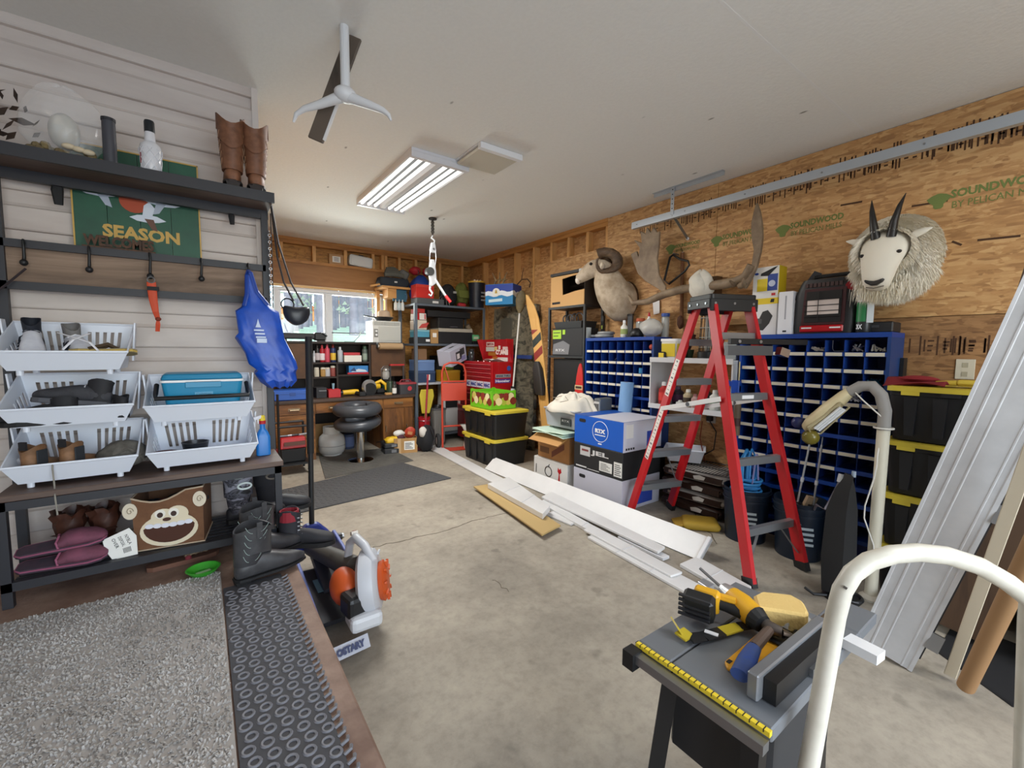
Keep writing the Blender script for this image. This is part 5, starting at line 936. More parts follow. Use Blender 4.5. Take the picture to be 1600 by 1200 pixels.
tag(O('cloth', crumple(B(), .09,.07,.04,seed=51), mat('#6f8f30',.8), loc=(xy,SFY+.13,zy+.039), smooth=60), 'green and dark cloth heaped on the yellow tub', 'cloth')
t,w,d,h = onshelf('tool_bag','black soft tool bag propping up the tilted printer carton','bag',683,737,556,s0,SFY+.28,.26,mat('#1a1b1e',.8)); 
PW = mat('#b9bccd',.6); t = T('printer_box','white and lilac printer carton tilted on the pile before the shelving','box',(XS(710,560,5.3),5.335,U(700,569,y=5.3).z+.02),R(22),rot=(R(4),R(-17),R(24))); bw,bd,bh = .36,.22,.22
O('body', B().bx(-bw/2,bw/2,-bd/2,bd/2,0,bh), PW, t, bev=.003); O('handle_slot', B().bx(-.05,.05,-.015,.015,bh,bh+.002), DGREY, t); O('top_seam', B().bx(-bw/2,bw/2,-.004,.004,bh,bh+.0015), GREY, t)
for q,mm in (((-.06,.07,.05,.17),DGREY),((-.04,.02,.07,.14),WHITE),((.04,.14,.10,.19),DGREY),((.05,.15,.02,.08),mat('#8f90c4',.5))): O('printed_panel', B().bx(q[0],q[1],-bd/2-(.002 if mm is WHITE else .0012),-bd/2,q[2],q[3]), mm, t)
O('side_print', B().bx(bw/2,bw/2+.0012,-.06,.05,.05,.10), mat('#8f90c4',.5), t)
zs_ = U(700,569,y=5.42).z
# things standing low between desk and hand truck
P = U(661,642,y=5.45); t = T('bucket','small red bucket holding a yellow dustpan under the steel shelving','bucket',(P.x-.02,5.37,.52)); 
t.location.z = .001; O('bucket_body', B().lathe([(.065,0),(.08,.38),(.084,.40),(.076,.40),(.062,.01)],20), mat('#b41b26',.45), t, smooth=40); O('handle', B().torus((0,0,.36),.084,.004,20,5), STEEL, t)
t = T('dustpan','yellow dustpan upright in the red bucket','dustpan',(P.x-.02,5.37,.03),rot=(0,R(3),0)); z_ = U(662,607,y=5.45).z; O('pan', B().prism([(-.055,.42),(-.10,z_-.12),(-.08,z_-.04),(.09,z_-.03),(.11,z_-.12),(.055,.42)],-.012,.012,'y'), mat('#c9b73c',.5), t, bev=.006); O('handle', B().bx(-.015,.015,-.012,.012,.0,.42), mat('#8f9a3a',.5), t)
A = U(658,655,y=5.36); Z = U(662,584,y=5.42); t = T('broom','red broom handle leaning beside the desk','broom',(0,0,0)); O('handle', B().cyl((A.x-.03,5.2,.05),(Z.x-.02,5.24,Z.z),.013), mat('#9a2436',.45), t); O('brush_head', B().bx(A.x-.14,A.x+.06,5.17,5.23,.0,.05), mat('#5d1d26',.7), t, bev=.006)
P = U(678,662,y=5.42); t = T('waste_bin','grey ribbed plastic bin beneath the steel shelving','bin',(P.x+.045,5.40,.001)); z_ = U(680,640,y=5.4).z; O('bin_body', B().tub(.15,.13,.19,.17,z_,.004,.02), mat('#6f6d68',.6), t, smooth=30)
for k in range(5): O('rib', B().bx(-.066+.031*k,-.058+.031*k,-.084,-.07,.04,z_-.05), mat('#7d7b76',.6), t)
O('bin_lid', B().bx(-.098,.098,-.088,.088,z_,z_+.02), mat('#55565a',.5), t, bev=.006)
tag(O('extension_lead', B().torus((0,0,.012),.06,.01,20,6).torus((.01,.0,.03),.05,.01,20,6), BLACK, loc=(P.x+.045,5.40,z_+.023)), 'coiled black cord lying on the grey ribbed bin', 'cord')
P = U(707,640,y=5.5); t = T('heater_box','white electric heater box with a black front beneath the shelving','heater',(P.x+.02,5.68,z4_s+.001)); O('housing', B().bx(-.12,.14,-.1,.1,0,z3_s-.03-z4_s-.01), mat('#c7c8c6',.5), t, bev=.01); O('front_panel', B().bx(-.09,.1,-.108,-.1,.35,.55), mat('#1d1e20',.5), t); O('knob', B().cyl((.11,-.1,.5),(.11,-.12,.5),.015), DGREY, t)
# hand truck
HT = mat('#c1402a',.45); A = U(688,693,z=.02); t = T('hand_truck','orange red two wheeled hand truck parked before the steel shelving','hand truck',(A.x+.07,5.05,0),R(-14)); zt = U(700,566,y=5.35).z; w = .16
b = B(); b.tube([(-w,0,.02),(-w,.02,zt-.12),(-w+.03,.02,zt-.03),(-w+.10,.02,zt),(w-.10,.02,zt),(w-.03,.02,zt-.03),(w,.02,zt-.12),(w,0,.02)],.014,8); O('frame', b, HT, t, smooth=60)
zp = U(700,622,y=5.35).z; zp1 = U(700,596,y=5.35).z; O('back_plate', B().bx(-w,w,-.002,.008,zp,zp1), HT, t); O('cross_tube', B().cyl((-w,.01,zp1+.02),(w,.01,zp1+.02),.012), HT, t); O('brace', B().beam((-w+.03,.01,zt-.04),(-w+.09,.01,zp1+.03),.02,.012), HT, t); O('toe_plate', B().bx(-w-.01,w+.01,-.16,.0,.005,.015), HT, t); O('cross_tube', B().cyl((-w,.01,.3),(w,.01,.3),.012), HT, t)
for s in (-1,1):
    o = O('wheel', B().torus((s*(w+.045),.07,.10),.075,.027,20,8,'x'), mat('#2b2b2d',.8), t, smooth=60); O('hub', B().cyl((s*(w+.03),.07,.10),(s*(w+.065),.07,.10),.05,n=16), mat('#b9b9b4',.5), o); O('wheel_bracket', B().beam((s*w,.0,.14),(s*(w+.02),.07,.10),.02,.02), HT, t)
# bags on the floor by the hand truck
P = U(654,692,y=5.2); t = T('backpack','black and white backpack on the floor between box and hand truck','backpack',(P.x+.06,5.09,.001)); O('pack_body', crumple(B(), .12,.09,.17,seed=61), mat('#1b1c20',.8), t, smooth=60, loc=(0,0,.17)); O('white_panel', crumple(B(), .055,.05,.07,seed=62), mat('#cfcac2',.7), t, smooth=60, loc=(-.06,-.03,.26)); O('strap', B().tube([(.03,-.09,.05),(.06,-.11,.18),(.03,-.08,.3)],.014,6,flat=.4), mat('#303136',.7), t)
P = U(704,694,z=0); t = T('pet_food_bag','white and black pet food bag slumped at the foot of the hand truck','bag',(P.x+.09,P.y-.42,.001),R(-12)); PB = mat('#d6d3cc',.5)
rg = []
for z,a,b_,dx in ((0,.17,.10,0),(.05,.19,.12,0),(.15,.18,.11,.005),(.25,.19,.08,-.01),(.31,.20,.03,-.03),(.345,.21,.012,-.06)): rg.append([(x*(1+.06*math.sin(9*y+z*20))+dx,y+.01*math.sin(20*x+z*30),z) for x,y in rrect(a,b_,.02)])
O('bag_body', B().loft(rg), PB, t, smooth=60); O('black_print', B().prism([(-.08,.16),(.08,.14),(.07,.26),(-.02,.3),(-.09,.25)],-.068,-.055,'y'), mat('#1d1b1b',.5), t); O('gold_print', B().prism([(-.01,.01),(.085,.01),(.08,.05),(.0,.06)],-.066,-.05,'y'), mat('#b58a43',.5), t); O('black_print', B().prism([(-.085,.02),(-.05,.02),(-.02,.1),(-.07,.12)],-.067,-.05,'y'), mat('#1d1b1b',.5), t)
# wooden wall shelf with folded canvas and box beside the window
x0,x1 = U(597,450,y=5.9).x, U(640,450,y=5.9).x; zsf = U(618,448,y=5.9).z
t = T('wall_shelf','rough wooden shelf fixed between window and steel shelving','shelf',((x0+x1)/2,6.0,zsf)); wsh = (x1-x0)/2; PINE = wood('#a8743c','#c99657','x',10)
O('shelf_board', B().bx(-wsh,wsh,-.13,BY-6.0-.01,-.03,0), PINE, t); O('bracket_block', B().bx(-wsh*.62,-wsh*.0,-.11,.1,-.16,-.032), PINE, t); O('upright', B().bx(-wsh*.95,-wsh*.72,.16,BY-6.0-.01,-.72,-.032), PINE, t)
o = T('tent_bag','folded grey canvas bundle over dark duffel on the wooden shelf','bundle',((x0+x1)/2-.01,6.0,zsf+.001)); O('duffel', B().loft([[(x,y,z) for x,y in rrect(a,b_,.05)] for z,a,b_ in ((0,wsh*2.0,.2),(.06,wsh*2.2,.24),(.12,wsh*2.05,.2))]), mat('#222a33',.8), o, smooth=50)
for k in range(4): O('canvas_roll', B().tube([(-.16+.02*k,-.12+.03*k,.15+.028*k),(0.0,-.13+.03*k,.16+.03*k),(.11-.02*k,-.12+.03*k,.15+.026*k)],.032,8), mat('#55564f',.85), o, smooth=60)
O('canvas_flap', B().box((.13,-.08,.18),(.13,.1,.11),(0,R(25),0)), mat('#5f5f5c',.85), o, bev=.02); O('reflector', B().bx(-.02,.02,-.125,-.115,.05,.07), mat('#cfcfcc',.4), o)
o = T('pole','short wooden stick poking out over the window end','stick',((x0+x1)/2-wsh*1.25,5.93,zsf+.02),rot=(0,R(75),R(-10))); O('stick_body', B().cyl((0,0,-.12),(0,0,.08),.014), PINE, o)
o.location = ((x0+x1)/2-wsh*1.12,5.95,zsf+.02)
t = T('bottle_rack','cluster of squeeze bottles hanging below the wooden shelf','rack',((x0+x1)/2+wsh*.1,5.93,zsf-.165)); O('hanging_strip', B().bx(-.06,.14,-.012,.012,-.03,.003+.13), mat('#2b5a70',.6), t)
for k,c in enumerate(('#d7d6cf','#b9c5c8','#d9dbd6')): O('bottle', B().lathe([(.018,-.16),(.024,-.15),(.022,-.06),(.008,-.04),(.006,-.01)],12,(-.03+.05*k,-.035,0)), mat(c,.4), t, smooth=50)
t = T('cloth','blue and white cloth tucked on the steel shelf post','cloth',((x0+x1)/2+wsh*.72,5.98,zsf-.114)); O('cloth_body', crumple(B(), .05,.06,.08,seed=71), mat('#8693b2',.8), t, smooth=60); 
# ================================================================ tool chest
CX = 2.97; CY0, CY1 = U(764,650,x=CX).y, min(5.47,U(712,650,x=CX).y)
TR = mat('#8f0f18',.35,coat=.4); TRD = mat('#6d0c14',.4)
t = T('tool_cabinet','dark red rolling tool cabinet against the wall','tool cabinet',(CX,(CY0+CY1)/2,0),R(-90)); w = CY1-CY0; zc = U(730,610,x=CX).z
O('body', B().bx(-w/2,w/2,.012,.36,.09,zc), TR, t, bev=.006); O('top_tray', B().bx(-w/2-.01,w/2+.01,.0,.37,zc,zc+.03), TR, t, bev=.004)
for k,(a,b_) in enumerate(((.86,.98),(.74,.85),(.64,.73),(.10,.60))):
    o = O('drawer' if k<3 else 'door', B().bx(-w/2+.02,w/2-.02,0,.012,a*zc,b_*zc), TRD, t, bev=.003)
    if k<3: O('drawer_pull', B().bx(-w/2+.03,w/2-.03,-.012,.0,b_*zc-.02,b_*zc-.006), mat('#b7444a',.35), o)
for k in range(2): O('sticker', B().bx(-w/2+.04,-w/2+.1,-.0025,-.0,zc*(.70+.14*k),zc*(.78+.12*k)), mat('#c9b8b8',.6), t)
for sx in (-1,1):
    for y in (.07,.30): O('caster', B().cyl((sx*.17-.02,y,.045),(sx*.17+.02,y,.045),.045,n=16), BLACK, t)
UX = 3.0; UY0, UY1 = U(768,600,x=UX).y, min(5.46,U(724,600,x=UX).y); zu = zc+.03; zu1 = U(768,566,x=UX).z
t = T('tool_chest','bright red tool chest with stickers and open lid on the tool cabinet','tool chest',(UX,(UY0+UY1)/2,zu+.001),R(-90)); w = UY1-UY0; h = zu1-zu
RC = mat('#ab1019',.33,coat=.4)
O('body', B().bx(-w/2,w/2,.008,.34,0,h), RC, t, bev=.005)
for k,(a,b_) in enumerate(((.80,.92),(.65,.78),(.50,.63),(.36,.48),(.06,.33))):
    o = O('drawer', B().bx(-w/2+.02,w/2-.02,-.002,.008,a*h,b_*h), mat('#9c0d17',.33), t, bev=.002)
    if k < 4: O('drawer_pull', B().bx(-w/2+.02,w/2-.02,-.014,-.002,b_*h-.012,b_*h-.003), mat('#c75a5e',.3), o)
for k in range(4): o = O('sticker', B().bx(-w/2+.04+k*w*.23,-w/2+.03+(k+1)*w*.23,-.004,-.002,.08*h,.31*h), mat('#c8cbe0' if k%2 else '#dadbe2',.5), t); text('MAC', mat('#39438e',.5), t, (-w/2+.035+(k+.5)*w*.23,-.0045,.19*h), w*.18, .13*h, 'F', bold=.002)
for k in range(4): O('corner_stud', B().cyl((-w/2+.08+.15*k,.1,h),(-w/2+.08+.15*k,.1,h+.008),.01), CHROME, t)
O('lid', B().bx(-w/2,w/2,.325,.345,h-.02,h+.30), RC, t, bev=.004); O('lid_side', B().prism([(.22,h+.30),(.325,h+.30),(.325,h)],w/2-.012,w/2,'x'), RC, t); O('lid_side', B().prism([(.22,h+.30),(.325,h+.30),(.325,h)],-w/2,-w/2+.012,'x'), RC, t)
for (x,z,sw_,sh_,bgc,fg,s) in ((-.17,.235,.20,.06,'#d9c9c4','#8c2a26','SIMPSON'),(-.17,.165,.22,.06,'#c8cec4','#3d4a44','STIHL'),(.03,.25,.10,.05,'#b02026','#e5d8d4',''),(.18,.25,.16,.06,'#a3141c','#d8c8c4',''),(.12,.11,.30,.12,None,'#ecdcd8','CRANE'),(-.03,.175,.07,.05,'#d6c37a','#000000',''),(.06,.19,.05,.05,'#e2d5cf','#000000',''),(.20,.18,.12,.04,'#ddc9c4','#000000',''),(.14,.03,.24,.05,'#e0d8d4','#000000',''),(-.05,.04,.12,.05,'#b8772e','#000000',''),(-.12,.10,.20,.05,None,'#c98a3a','HOLLEY')):
    if bgc: O('sticker', B().bx(x-sw_/2,x+sw_/2,.323,.325,h+z-sh_/2,h+z+sh_/2), mat(bgc,.5), t)
    if s == 'CRANE': text(s, mat(fg,.5), t, (x,.3222,h+z+.015), sw_, sh_*.6, 'F', bold=.003)
    elif s == 'SIMPSON': text(s, mat(fg,.5), t, (x,.3222,h+z), sw_*.85, sh_*.6, 'F', bold=.001)
    elif not bgc: O('sticker', B().bx(x-sw_/2,x+sw_/2,.323,.325,h+z-sh_/2,h+z+sh_/2), mat('#b5772e',.5), t)
for a,b_,c,d_,cc,s,fg in ((.06,.30,.46,.58,'#9c9ca4','BREAK THRU','#3c3c44'),(.05,.30,.27,.42,'#5a3a86','Hoosier','#e8e4ee')):
    O('sticker', B().bx(w/2,w/2+.0015,a,b_,c*h,d_*h), mat(cc,.5), t); text(s, mat(fg,.5), t, (w/2+.002,(a+b_)/2,(c+d_)/2*h), (b_-a)*.9, (d_-c)*h*.6, 'R', bold=.001)
O('round_sticker', B().cyl((w/2,.27,.78*h),(w/2+.0015,.27,.78*h),.032,n=20), mat('#3454a6',.5), t)
zt_c = zu1+.002
tag(O('paper', B().grid(lambda u,v:(.25*u,.2*v,.018*math.sin(5*u+3*v)+.02),6,4), mat('#ded8d2',.7), loc=(UX+.05,UY0+.08,zt_c), solid=.002), 'curled white paper lying in the open tool chest', 'paper')
t = T('jar','dark glass jar with a black lid on the tool chest corner','jar',(UX+.08,UY1-.09,zt_c)); O('jar_body', B().lathe([(.04,0),(.045,.01),(.045,.12),(.03,.14)],18), mat('#2c3033',.15), t, smooth=40); O('lid', B().cyl((0,0,.14),(0,0,.165),.036), BLACK, t)
# ================================================================ totes and apple crate
def rr3(w,d,r,z): return [(x,y,z) for x,y in rrect(w,d,r,3)]
TOB = mat('#141518',.5,bump=(30,.06)); TOY = mat('#cfb93a',.5)
def tote(label, loc, rz, w=.75, d=.48, h=.30, group=None):
    t = T('storage_tote', label, 'tote', loc, rz, group)
    O('tub', B().loft([rr3(w*.88,d*.86,.03,0), rr3(w*.96,d*.94,.03,h*.82), rr3(w*.965,d*.955,.03,h*.83), rr3(w*.965,d*.955,.03,h*.9)]), TOB, t, smooth=30)
    for k in range(4): O('wall_rib', B().prism([(-w*.33+k*w*.22,h*.1),(-w*.26+k*w*.22,h*.1),(-w*.24+k*w*.22,h*.8),(-w*.35+k*w*.22,h*.8)],-d*.475,-d*.40,'y'), TOB, t)
    O('lid', B().loft([rr3(w*.975,d*.965,.04,h*.905), rr3(w,d,.04,h*.905), rr3(w,d,.04,h*.985), rr3(w*.94,d*.92,.03,h), rr3(w*.90,d*.86,.03,h*.985)]), TOY, t, smooth=30)
    for sx in (-.3,0,.3): O('lid_tab', B().box((sx*w,-d*.488,h*.87),(w*.14,.012,h*.07)), TOY if sx else TOB, t)
    return t
tc = (2.80,4.22)
a = tote('black tote with a yellow lid standing on the floor by the tool cabinet',(tc[0]+.02,tc[1]+.04,.001),R(-90),.74,.5,.315,'yellow lidded totes by the tool cabinet')
tote('black tote with a yellow lid carrying the apple crate',(tc[0]+.03,tc[1]+.05,.3175),R(-90),.74,.5,.315,'yellow lidded totes by the tool cabinet')
APG = mat('#6cbb1f',.5); t = T('apple_crate','lime green carton crate printed with apples on the yellow tote lid','crate',(tc[0]+.02,tc[1]+.08,.634),R(-90)); cw,cd,ch = .46,.34,.20
O('crate_body', B().tub(cw,cd,cw,cd,ch,.008,0,0,.008), APG, t)
def apples(face,L):
    n = 9
    for k in range(n):
        u = -L/2+.035+(L-.07)*k/(n-1); z = ch*(.44+.26*(k%2)); r = .046; cc = ('#8a2f22','#c9bd62','#e2d6a8','#7b2a20','#a8b842')[k%5]
        pts = [(u+r*(1+.12*math.sin(2*a+k))*math.cos(a)*.9, z+r*math.sin(a)) for a in [2*math.pi*i/14 for i in range(14)]]
        e = .0015+.0012*(k%3)
        if face == 'F': O('apple_print', B().prism(pts,-cd/2-e,-cd/2,'y'), mat(cc,.5), t)
        else: O('apple_print', B().prism(pts,cw/2,cw/2+e,'x'), mat(cc,.5), t)
for f,L in (('F',cw),('R',cd)):
    if f == 'F': O('brown_band', B().bx(-cw/2+.01,cw/2-.01,-cd/2-.0012,-cd/2,ch*.32,ch*.9), mat('#5b2a1e',.6), t)
    else: O('brown_band', B().bx(cw/2,cw/2+.0012,-cd/2+.01,cd/2-.01,ch*.32,ch*.9), mat('#5b2a1e',.6), t)
    apples(f,L)
for sx in (-1,1):
    for sy in (-1,1): O('corner_post', B().prism([(sx*(cw/2+.002),sy*(cd/2+.002)),(sx*(cw/2-.025),sy*(cd/2+.002)),(sx*(cw/2-.025),sy*(cd/2-.03)),(sx*(cw/2+.002),sy*(cd/2-.03))],0,ch+.012), APG, t)
# ================================================================ camo pad, beer box, ski, paddle
CAMO2 = camo('pad',[(.3,'#2c2b24'),(.45,'#5a5648'),(.55,'#77705e'),(.7,'#3f3d33')],13,.9)
px_, py0, py1 = 3.30, U(828,560,x=3.42).y, U(766,560,x=3.42).y
zt = U(800,478,x=3.42).z; t = T('camo_pad','tall camouflage padded blind leaning on the wall behind the tool chest','pad',(3.49,(py0+py1)/2,0),R(-90),rot=(R(-1.5),0,R(-90))); w = py1-py0
b = B(); 
def padf(u,v): return ((u-.5)*w*(1+.03*math.sin(9*v)), -.035*math.sin(math.pi*u)-.03+.018*math.sin(14*u+5*v), v*zt)
O('pad_body', B().loft([[padf(i/12,v) for i in range(13)]+[((.5-i/12)*w,.03,v*zt) for i in range(13)] for v in [k/10 for k in range(11)]]), CAMO2, t, smooth=60)
for k in range(9): O('edge_fringe', B().ell((w*.5+.01,-.0,zt*(.12+.1*k)),(.03,.03,.07),8,6), mat('#211f1b',.9), t, smooth=60)
O('strap', B().bx(-w*.5,w*.52,-.088,-.08,zt*.63,zt*.655), mat('#28407e',.6), t); O('pocket', B().prism([(x-.12*w,z+zt*.80) for x,z in rrect(w*.3,zt*.24,.05,4)],-.085,-.06,'y'), mat('#4c4a40',.9), t, bev=.01)
P = U(785,482,x=3.3); t = T('beer_box','blue and white beer carton holding small antlers above the camo pad','box',(3.33,P.y+.02,zt+.004),R(-60)); bw,bd,bh = .40,.28,U(785,446,x=3.3).z-zt
BB = mat('#1f5db0',.5); O('carton_body', B().tub(bw,bd,bw,bd,bh,.006,0,0,.006), mat('#1b7fb8',.5), t)
for f,L,sx in (('F',bw,0),('R',bd,1),('L',bd,-1)):
    def strip_(z0,z1,m,e,wav):
        top = [(-L/2+L*i/10, z1+wav*math.sin(i*1.3)) for i in range(11)]; bot = [(-L/2+L*i/10, z0+wav*math.sin(i*1.3+.4)) for i in range(11)][::-1]
        O('printed_band', B().prism(top+bot,-bd/2-e,-bd/2,'y') if f == 'F' else B().prism(top+bot,(sx*bw/2),(sx*(bw/2+e)),'x'), m, t)
    strip_(bh*.62,bh*.985,mat('#1d3f9c',.5),.0012,0); strip_(bh*.42,bh*.64,mat('#dfe6ee',.5),.0018,.012)
O('round_badge', B().cyl((-.04,-bd/2-.001,bh*.6),(-.04,-bd/2-.004,bh*.6),.055,n=24), mat('#e3e4dc',.5), t); O('badge_drop', B().prism([(-.06,bh*.55),(-.02,bh*.55),(-.03,bh*.68),(-.04,bh*.74),(-.05,bh*.68)],-bd/2-.006,-bd/2-.004,'y'), mat('#b79a3e',.5), t); O('script_panel', B().prism([(-.15,bh*.12),(.05,bh*.16),(.05,bh*.30),(-.15,bh*.26)],-bd/2-.002,-bd/2-.0008,'y'), mat('#c5dfe8',.5), t)
ANT = mat('#9b8763',.6,var=('#6d5a3d',14)); b = B(); zb = bh
o = T('antler','bundle of small deer antlers sticking out of the beer carton','antlers',(3.33,P.y+.02,zt+.012),R(-60))
for k in range(3):
    x = -.13+.06*k; O('antler', B().tube([(x,0,.02),(x-.03,-.02,zb*.7),(x+.03,-.03,zb+.06),(x-.02+.05*k,-.04,zb+.16)],[.016,.016,.014,.005],7).tube([(x+.02,-.03,zb+.04),(x+.09,-.06,zb+.07)],[.012,.004],6), ANT, o, smooth=60)
o['label'] = 'small pale deer antlers standing in the beer carton'
A = U(832,458,x=3.45); t = T('hoop','thin brown bent branch hooped over the beer carton end','branch',(0,0,0)); q = [U(*p_,x=3.45) for p_ in ((806,447),(815,437),(824,436),(829,442),(827,449))]; O('branch_body', B().tube([(v.x,v.y,v.z) for v in q],.008,6), mat('#4b3320',.8), t); O('twig', B().tube([q[1],q[1]+Vector((0,-.02,.09)),q[1]+Vector((0,-.05,.15))],[.007,.005,.003],5), mat('#4b3320',.8), t)
# water ski
S0, S1 = U(846,595,x=3.27), U(834,462,x=3.30); t = T('water_ski','orange wooden water ski with red and black stripes leaning on the wall','ski',(3.27,S0.y,.0),R(-90),rot=(R(-.5),R(0),R(-90))); zs_ = S1.z; SK = wood('#c78a3f','#dcab62','z',12)
sw = .085; rg = []; dxs = lambda z: -(S1.y-S0.y)/(S1.z-S0.z)*(z-S0.z)
for k in range(15):
    u = k/14; z = .02+u*(zs_-.02); wd = sw*(1 if u<.85 else math.sqrt(max(.03,1-((u-.85)/.15)**2))); off = -.03*max(0,(u-.75)/.25)**2*3; dx = dxs(z)
    rg.append([(dx-wd,off-.012,z),(dx+wd,off-.012,z),(dx+wd,off+.006,z),(dx-wd,off+.006,z)])
O('ski_blade', B().loft(rg), SK, t, bev=.003)
def sk(z,d,h_,m): O('ski_stripe', B().prism([(-sw*.98+dxs(z),z),(sw*.98+dxs(z+d),z+d),(sw*.98+dxs(z+d+h_),z+d+h_),(-sw*.98+dxs(z+h_),z+h_)],-.0145,-.011,'y'), m, t)
sk(zs_*.60,.10,.09,mat('#8e2a22',.5)); sk(zs_*.68,.10,.09,mat('#26302b',.5)); sk(zs_*.76,.08,.07,mat('#8e2a22',.5))
O('foot_binding', B().loft([[(x+dxs(z),y-.045,z) for x,y in rrect(a,b_,.02)] for z,a,b_ in ((zs_*.40,.12,.06),(zs_*.45,.15,.08),(zs_*.56,.13,.07),(zs_*.60,.07,.04))]), mat('#26211f',.6), t, smooth=50)
A, Z = U(801,614,x=3.22), U(812,487,x=3.28); t = T('paddle','white shafted paddle with a brown blade leaning before the camo pad','paddle',(0,0,0)); D = (Z-A).normalized(); F0 = A-D*(A.z/D.z)*.98
O('shaft', B().cyl(F0+Vector((0,0,.01)), Z, .011), mat('#d5d2cb',.4), t, smooth=40); c = A; O('float_collar', B().cyl(c-D*.10,c+D*.06,.035,.028,14), mat('#c5c9ce',.4), t, smooth=40); O('black_ring', B().cyl(c+D*.06,c+D*.085,.032), BLACK, t)
O('blade', B().loft([[Z+D*s+Vector((.78*w_*math.cos(a)-.012*math.sin(a),-.62*w_*math.cos(a)-.015*math.sin(a),0)) for a in [2*math.pi*i/12 for i in range(12)]] for s,w_ in ((-.02,.012),(.04,.05),(.14,.065),(.22,.055),(.26,.02))]), mat('#6a5c3a',.6,var=('#4b4028',12)), t, smooth=60)
# ================================================================ black wire rack with boxes
RXF = 3.285; ry0_, ry1_ = U(915,540,x=RXF).y+.02, U(856,540,x=RXF).y; zr1, zr0 = U(885,478,x=RXF).z, U(885,556,x=RXF).z
t = T('wire_rack','black metal rack loaded with dark boxes beside the blue bin cabinet','rack',(0,0,0)); BK = mat('#1f2022',.45)
for x in (RXF,3.555):
    for y in (ry0_,ry1_-.025): O('post', B().bx(x,x+.025,y,y+.025,0,zr1), BK, t)
for z in (zr1,zr0,.35): O('shelf', B().bx(RXF+.0,3.58,ry0_+.026,ry1_-.026,z-.025,z), BK, t)
for k in range(8): O('bolt', B().cyl((RXF-.002,ry1_-.012,.8+.09*k),(RXF-.008,ry1_-.012,.8+.09*k),.006,n=6), STEEL, t)
w = ry1_-ry0_; cy = (ry0_+ry1_)/2
t = T('open_carton','tan carton with a black flap and a torn opening on the wire rack top','box',(RXF+.15,cy+.0,zr1+.001),R(-90)); cw_ = w*.90; ch_ = U(885,424,x=RXF).z-zr1; CF = mat('#c59a63',.75); CB_ = mat('#2a2a2b',.6)
O('front_wall', B().prism([(-cw_/2,0),(cw_/2,0),(cw_/2,ch_*.42),(cw_*.25,ch_*.40),(cw_*.05,ch_*.36),(-cw_*.13,ch_*.33),(-cw_*.15,ch_*.80),(cw_*.1,ch_*.84),(cw_*.46,ch_*.86),(cw_/2,ch_*.9),(-cw_/2,ch_*.9)],-.14,-.132,'y'), CF, t)
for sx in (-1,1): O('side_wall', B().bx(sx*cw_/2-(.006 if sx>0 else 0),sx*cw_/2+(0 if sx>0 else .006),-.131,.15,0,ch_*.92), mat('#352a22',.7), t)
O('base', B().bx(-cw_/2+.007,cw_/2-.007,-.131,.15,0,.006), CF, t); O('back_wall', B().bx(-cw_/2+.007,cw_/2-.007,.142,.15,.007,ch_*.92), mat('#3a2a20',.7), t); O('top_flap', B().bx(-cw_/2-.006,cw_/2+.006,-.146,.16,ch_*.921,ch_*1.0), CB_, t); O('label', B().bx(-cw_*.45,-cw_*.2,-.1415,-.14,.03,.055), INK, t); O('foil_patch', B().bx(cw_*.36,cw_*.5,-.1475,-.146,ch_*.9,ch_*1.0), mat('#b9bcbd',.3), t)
zz = zr0+.001; h = (zr1-.025-zr0)
t = T('power_tool_box','black carton with a lime label on the wire rack','box',(RXF+.145,cy+.0,zz),R(-90)); hb_ = h*.58
O('body', B().bx(-w*.41,w*.41,-.12,.12,0,hb_), mat('#232325',.6), t, bev=.004); O('lime_label', B().bx(-w*.40,-w*.16,-.1225,-.12,hb_*.62,hb_*.95), mat('#a6cf2a',.5), t); O('lime_label', B().bx(-w*.12,-w*.05,-.1225,-.12,hb_*.78,hb_*.95), mat('#a6cf2a',.5), t); O('label_line', B().bx(-w*.38,-w*.19,-.1232,-.1225,hb_*.83,hb_*.87), mat('#55691a',.5), t); O('label_line', B().bx(-w*.38,-w*.24,-.1232,-.1225,hb_*.71,hb_*.75), mat('#55691a',.5), t)
O('product_print', B().prism([(-w*.40,hb_*.05),(w*.05,hb_*.05),(w*.08,hb_*.4),(-w*.1,hb_*.55),(-w*.38,hb_*.42)],-.1225,-.12,'y'), mat('#76767a',.5), t); text('RTX', WHITE, t, (-w*.18,-.1232,hb_*.2), w*.25,.025,'F')
for k in range(5): O('side_print', B().bx(w*.41,w*.41+.0012,-.06,.1,hb_*(.3+.1*k),hb_*(.34+.1*k)), mat('#7d7d80',.5), t)
t = T('cable_tray','dark tangle of cables and trays on top of the lime labelled box','cables',(RXF+.145,cy,zz+hb_+.002),R(-90)); O('tray', B().tub(w*.7,.22,w*.75,.24,h*.14,.004), BK, t)
for k in range(4): O('cable_loop', B().torus((-w*.2+w*.12*k,-.03,h*.2),.045+.006*k,.008,16,6,'y' if k%2 else 'x'), mat('#4b4b4d',.5), t)
t = T('game_board','black box lying lowest on the wire rack','box',(RXF+.16,cy,.351),R(-90)); O('body', B().bx(-w*.40,w*.40,-.12,.12,0,zr0-.385), mat('#18181a',.6), t, bev=.004); O('label', B().bx(-w*.2,w*.2,-.1215,-.12,.08,.2), mat('#2b2b2e',.5), t); O('side_print', B().bx(w*.42,w*.42+.001,-.05,.1,.1,.16), GREY, t)
P = U(903,597,x=3.22); zt_ = U(896,567,x=3.22).z; t = T('skateboard','red oval board standing on end against the black rack','board',(3.225,P.y+.03,0),R(-90),rot=(R(-3),0,R(-90)))
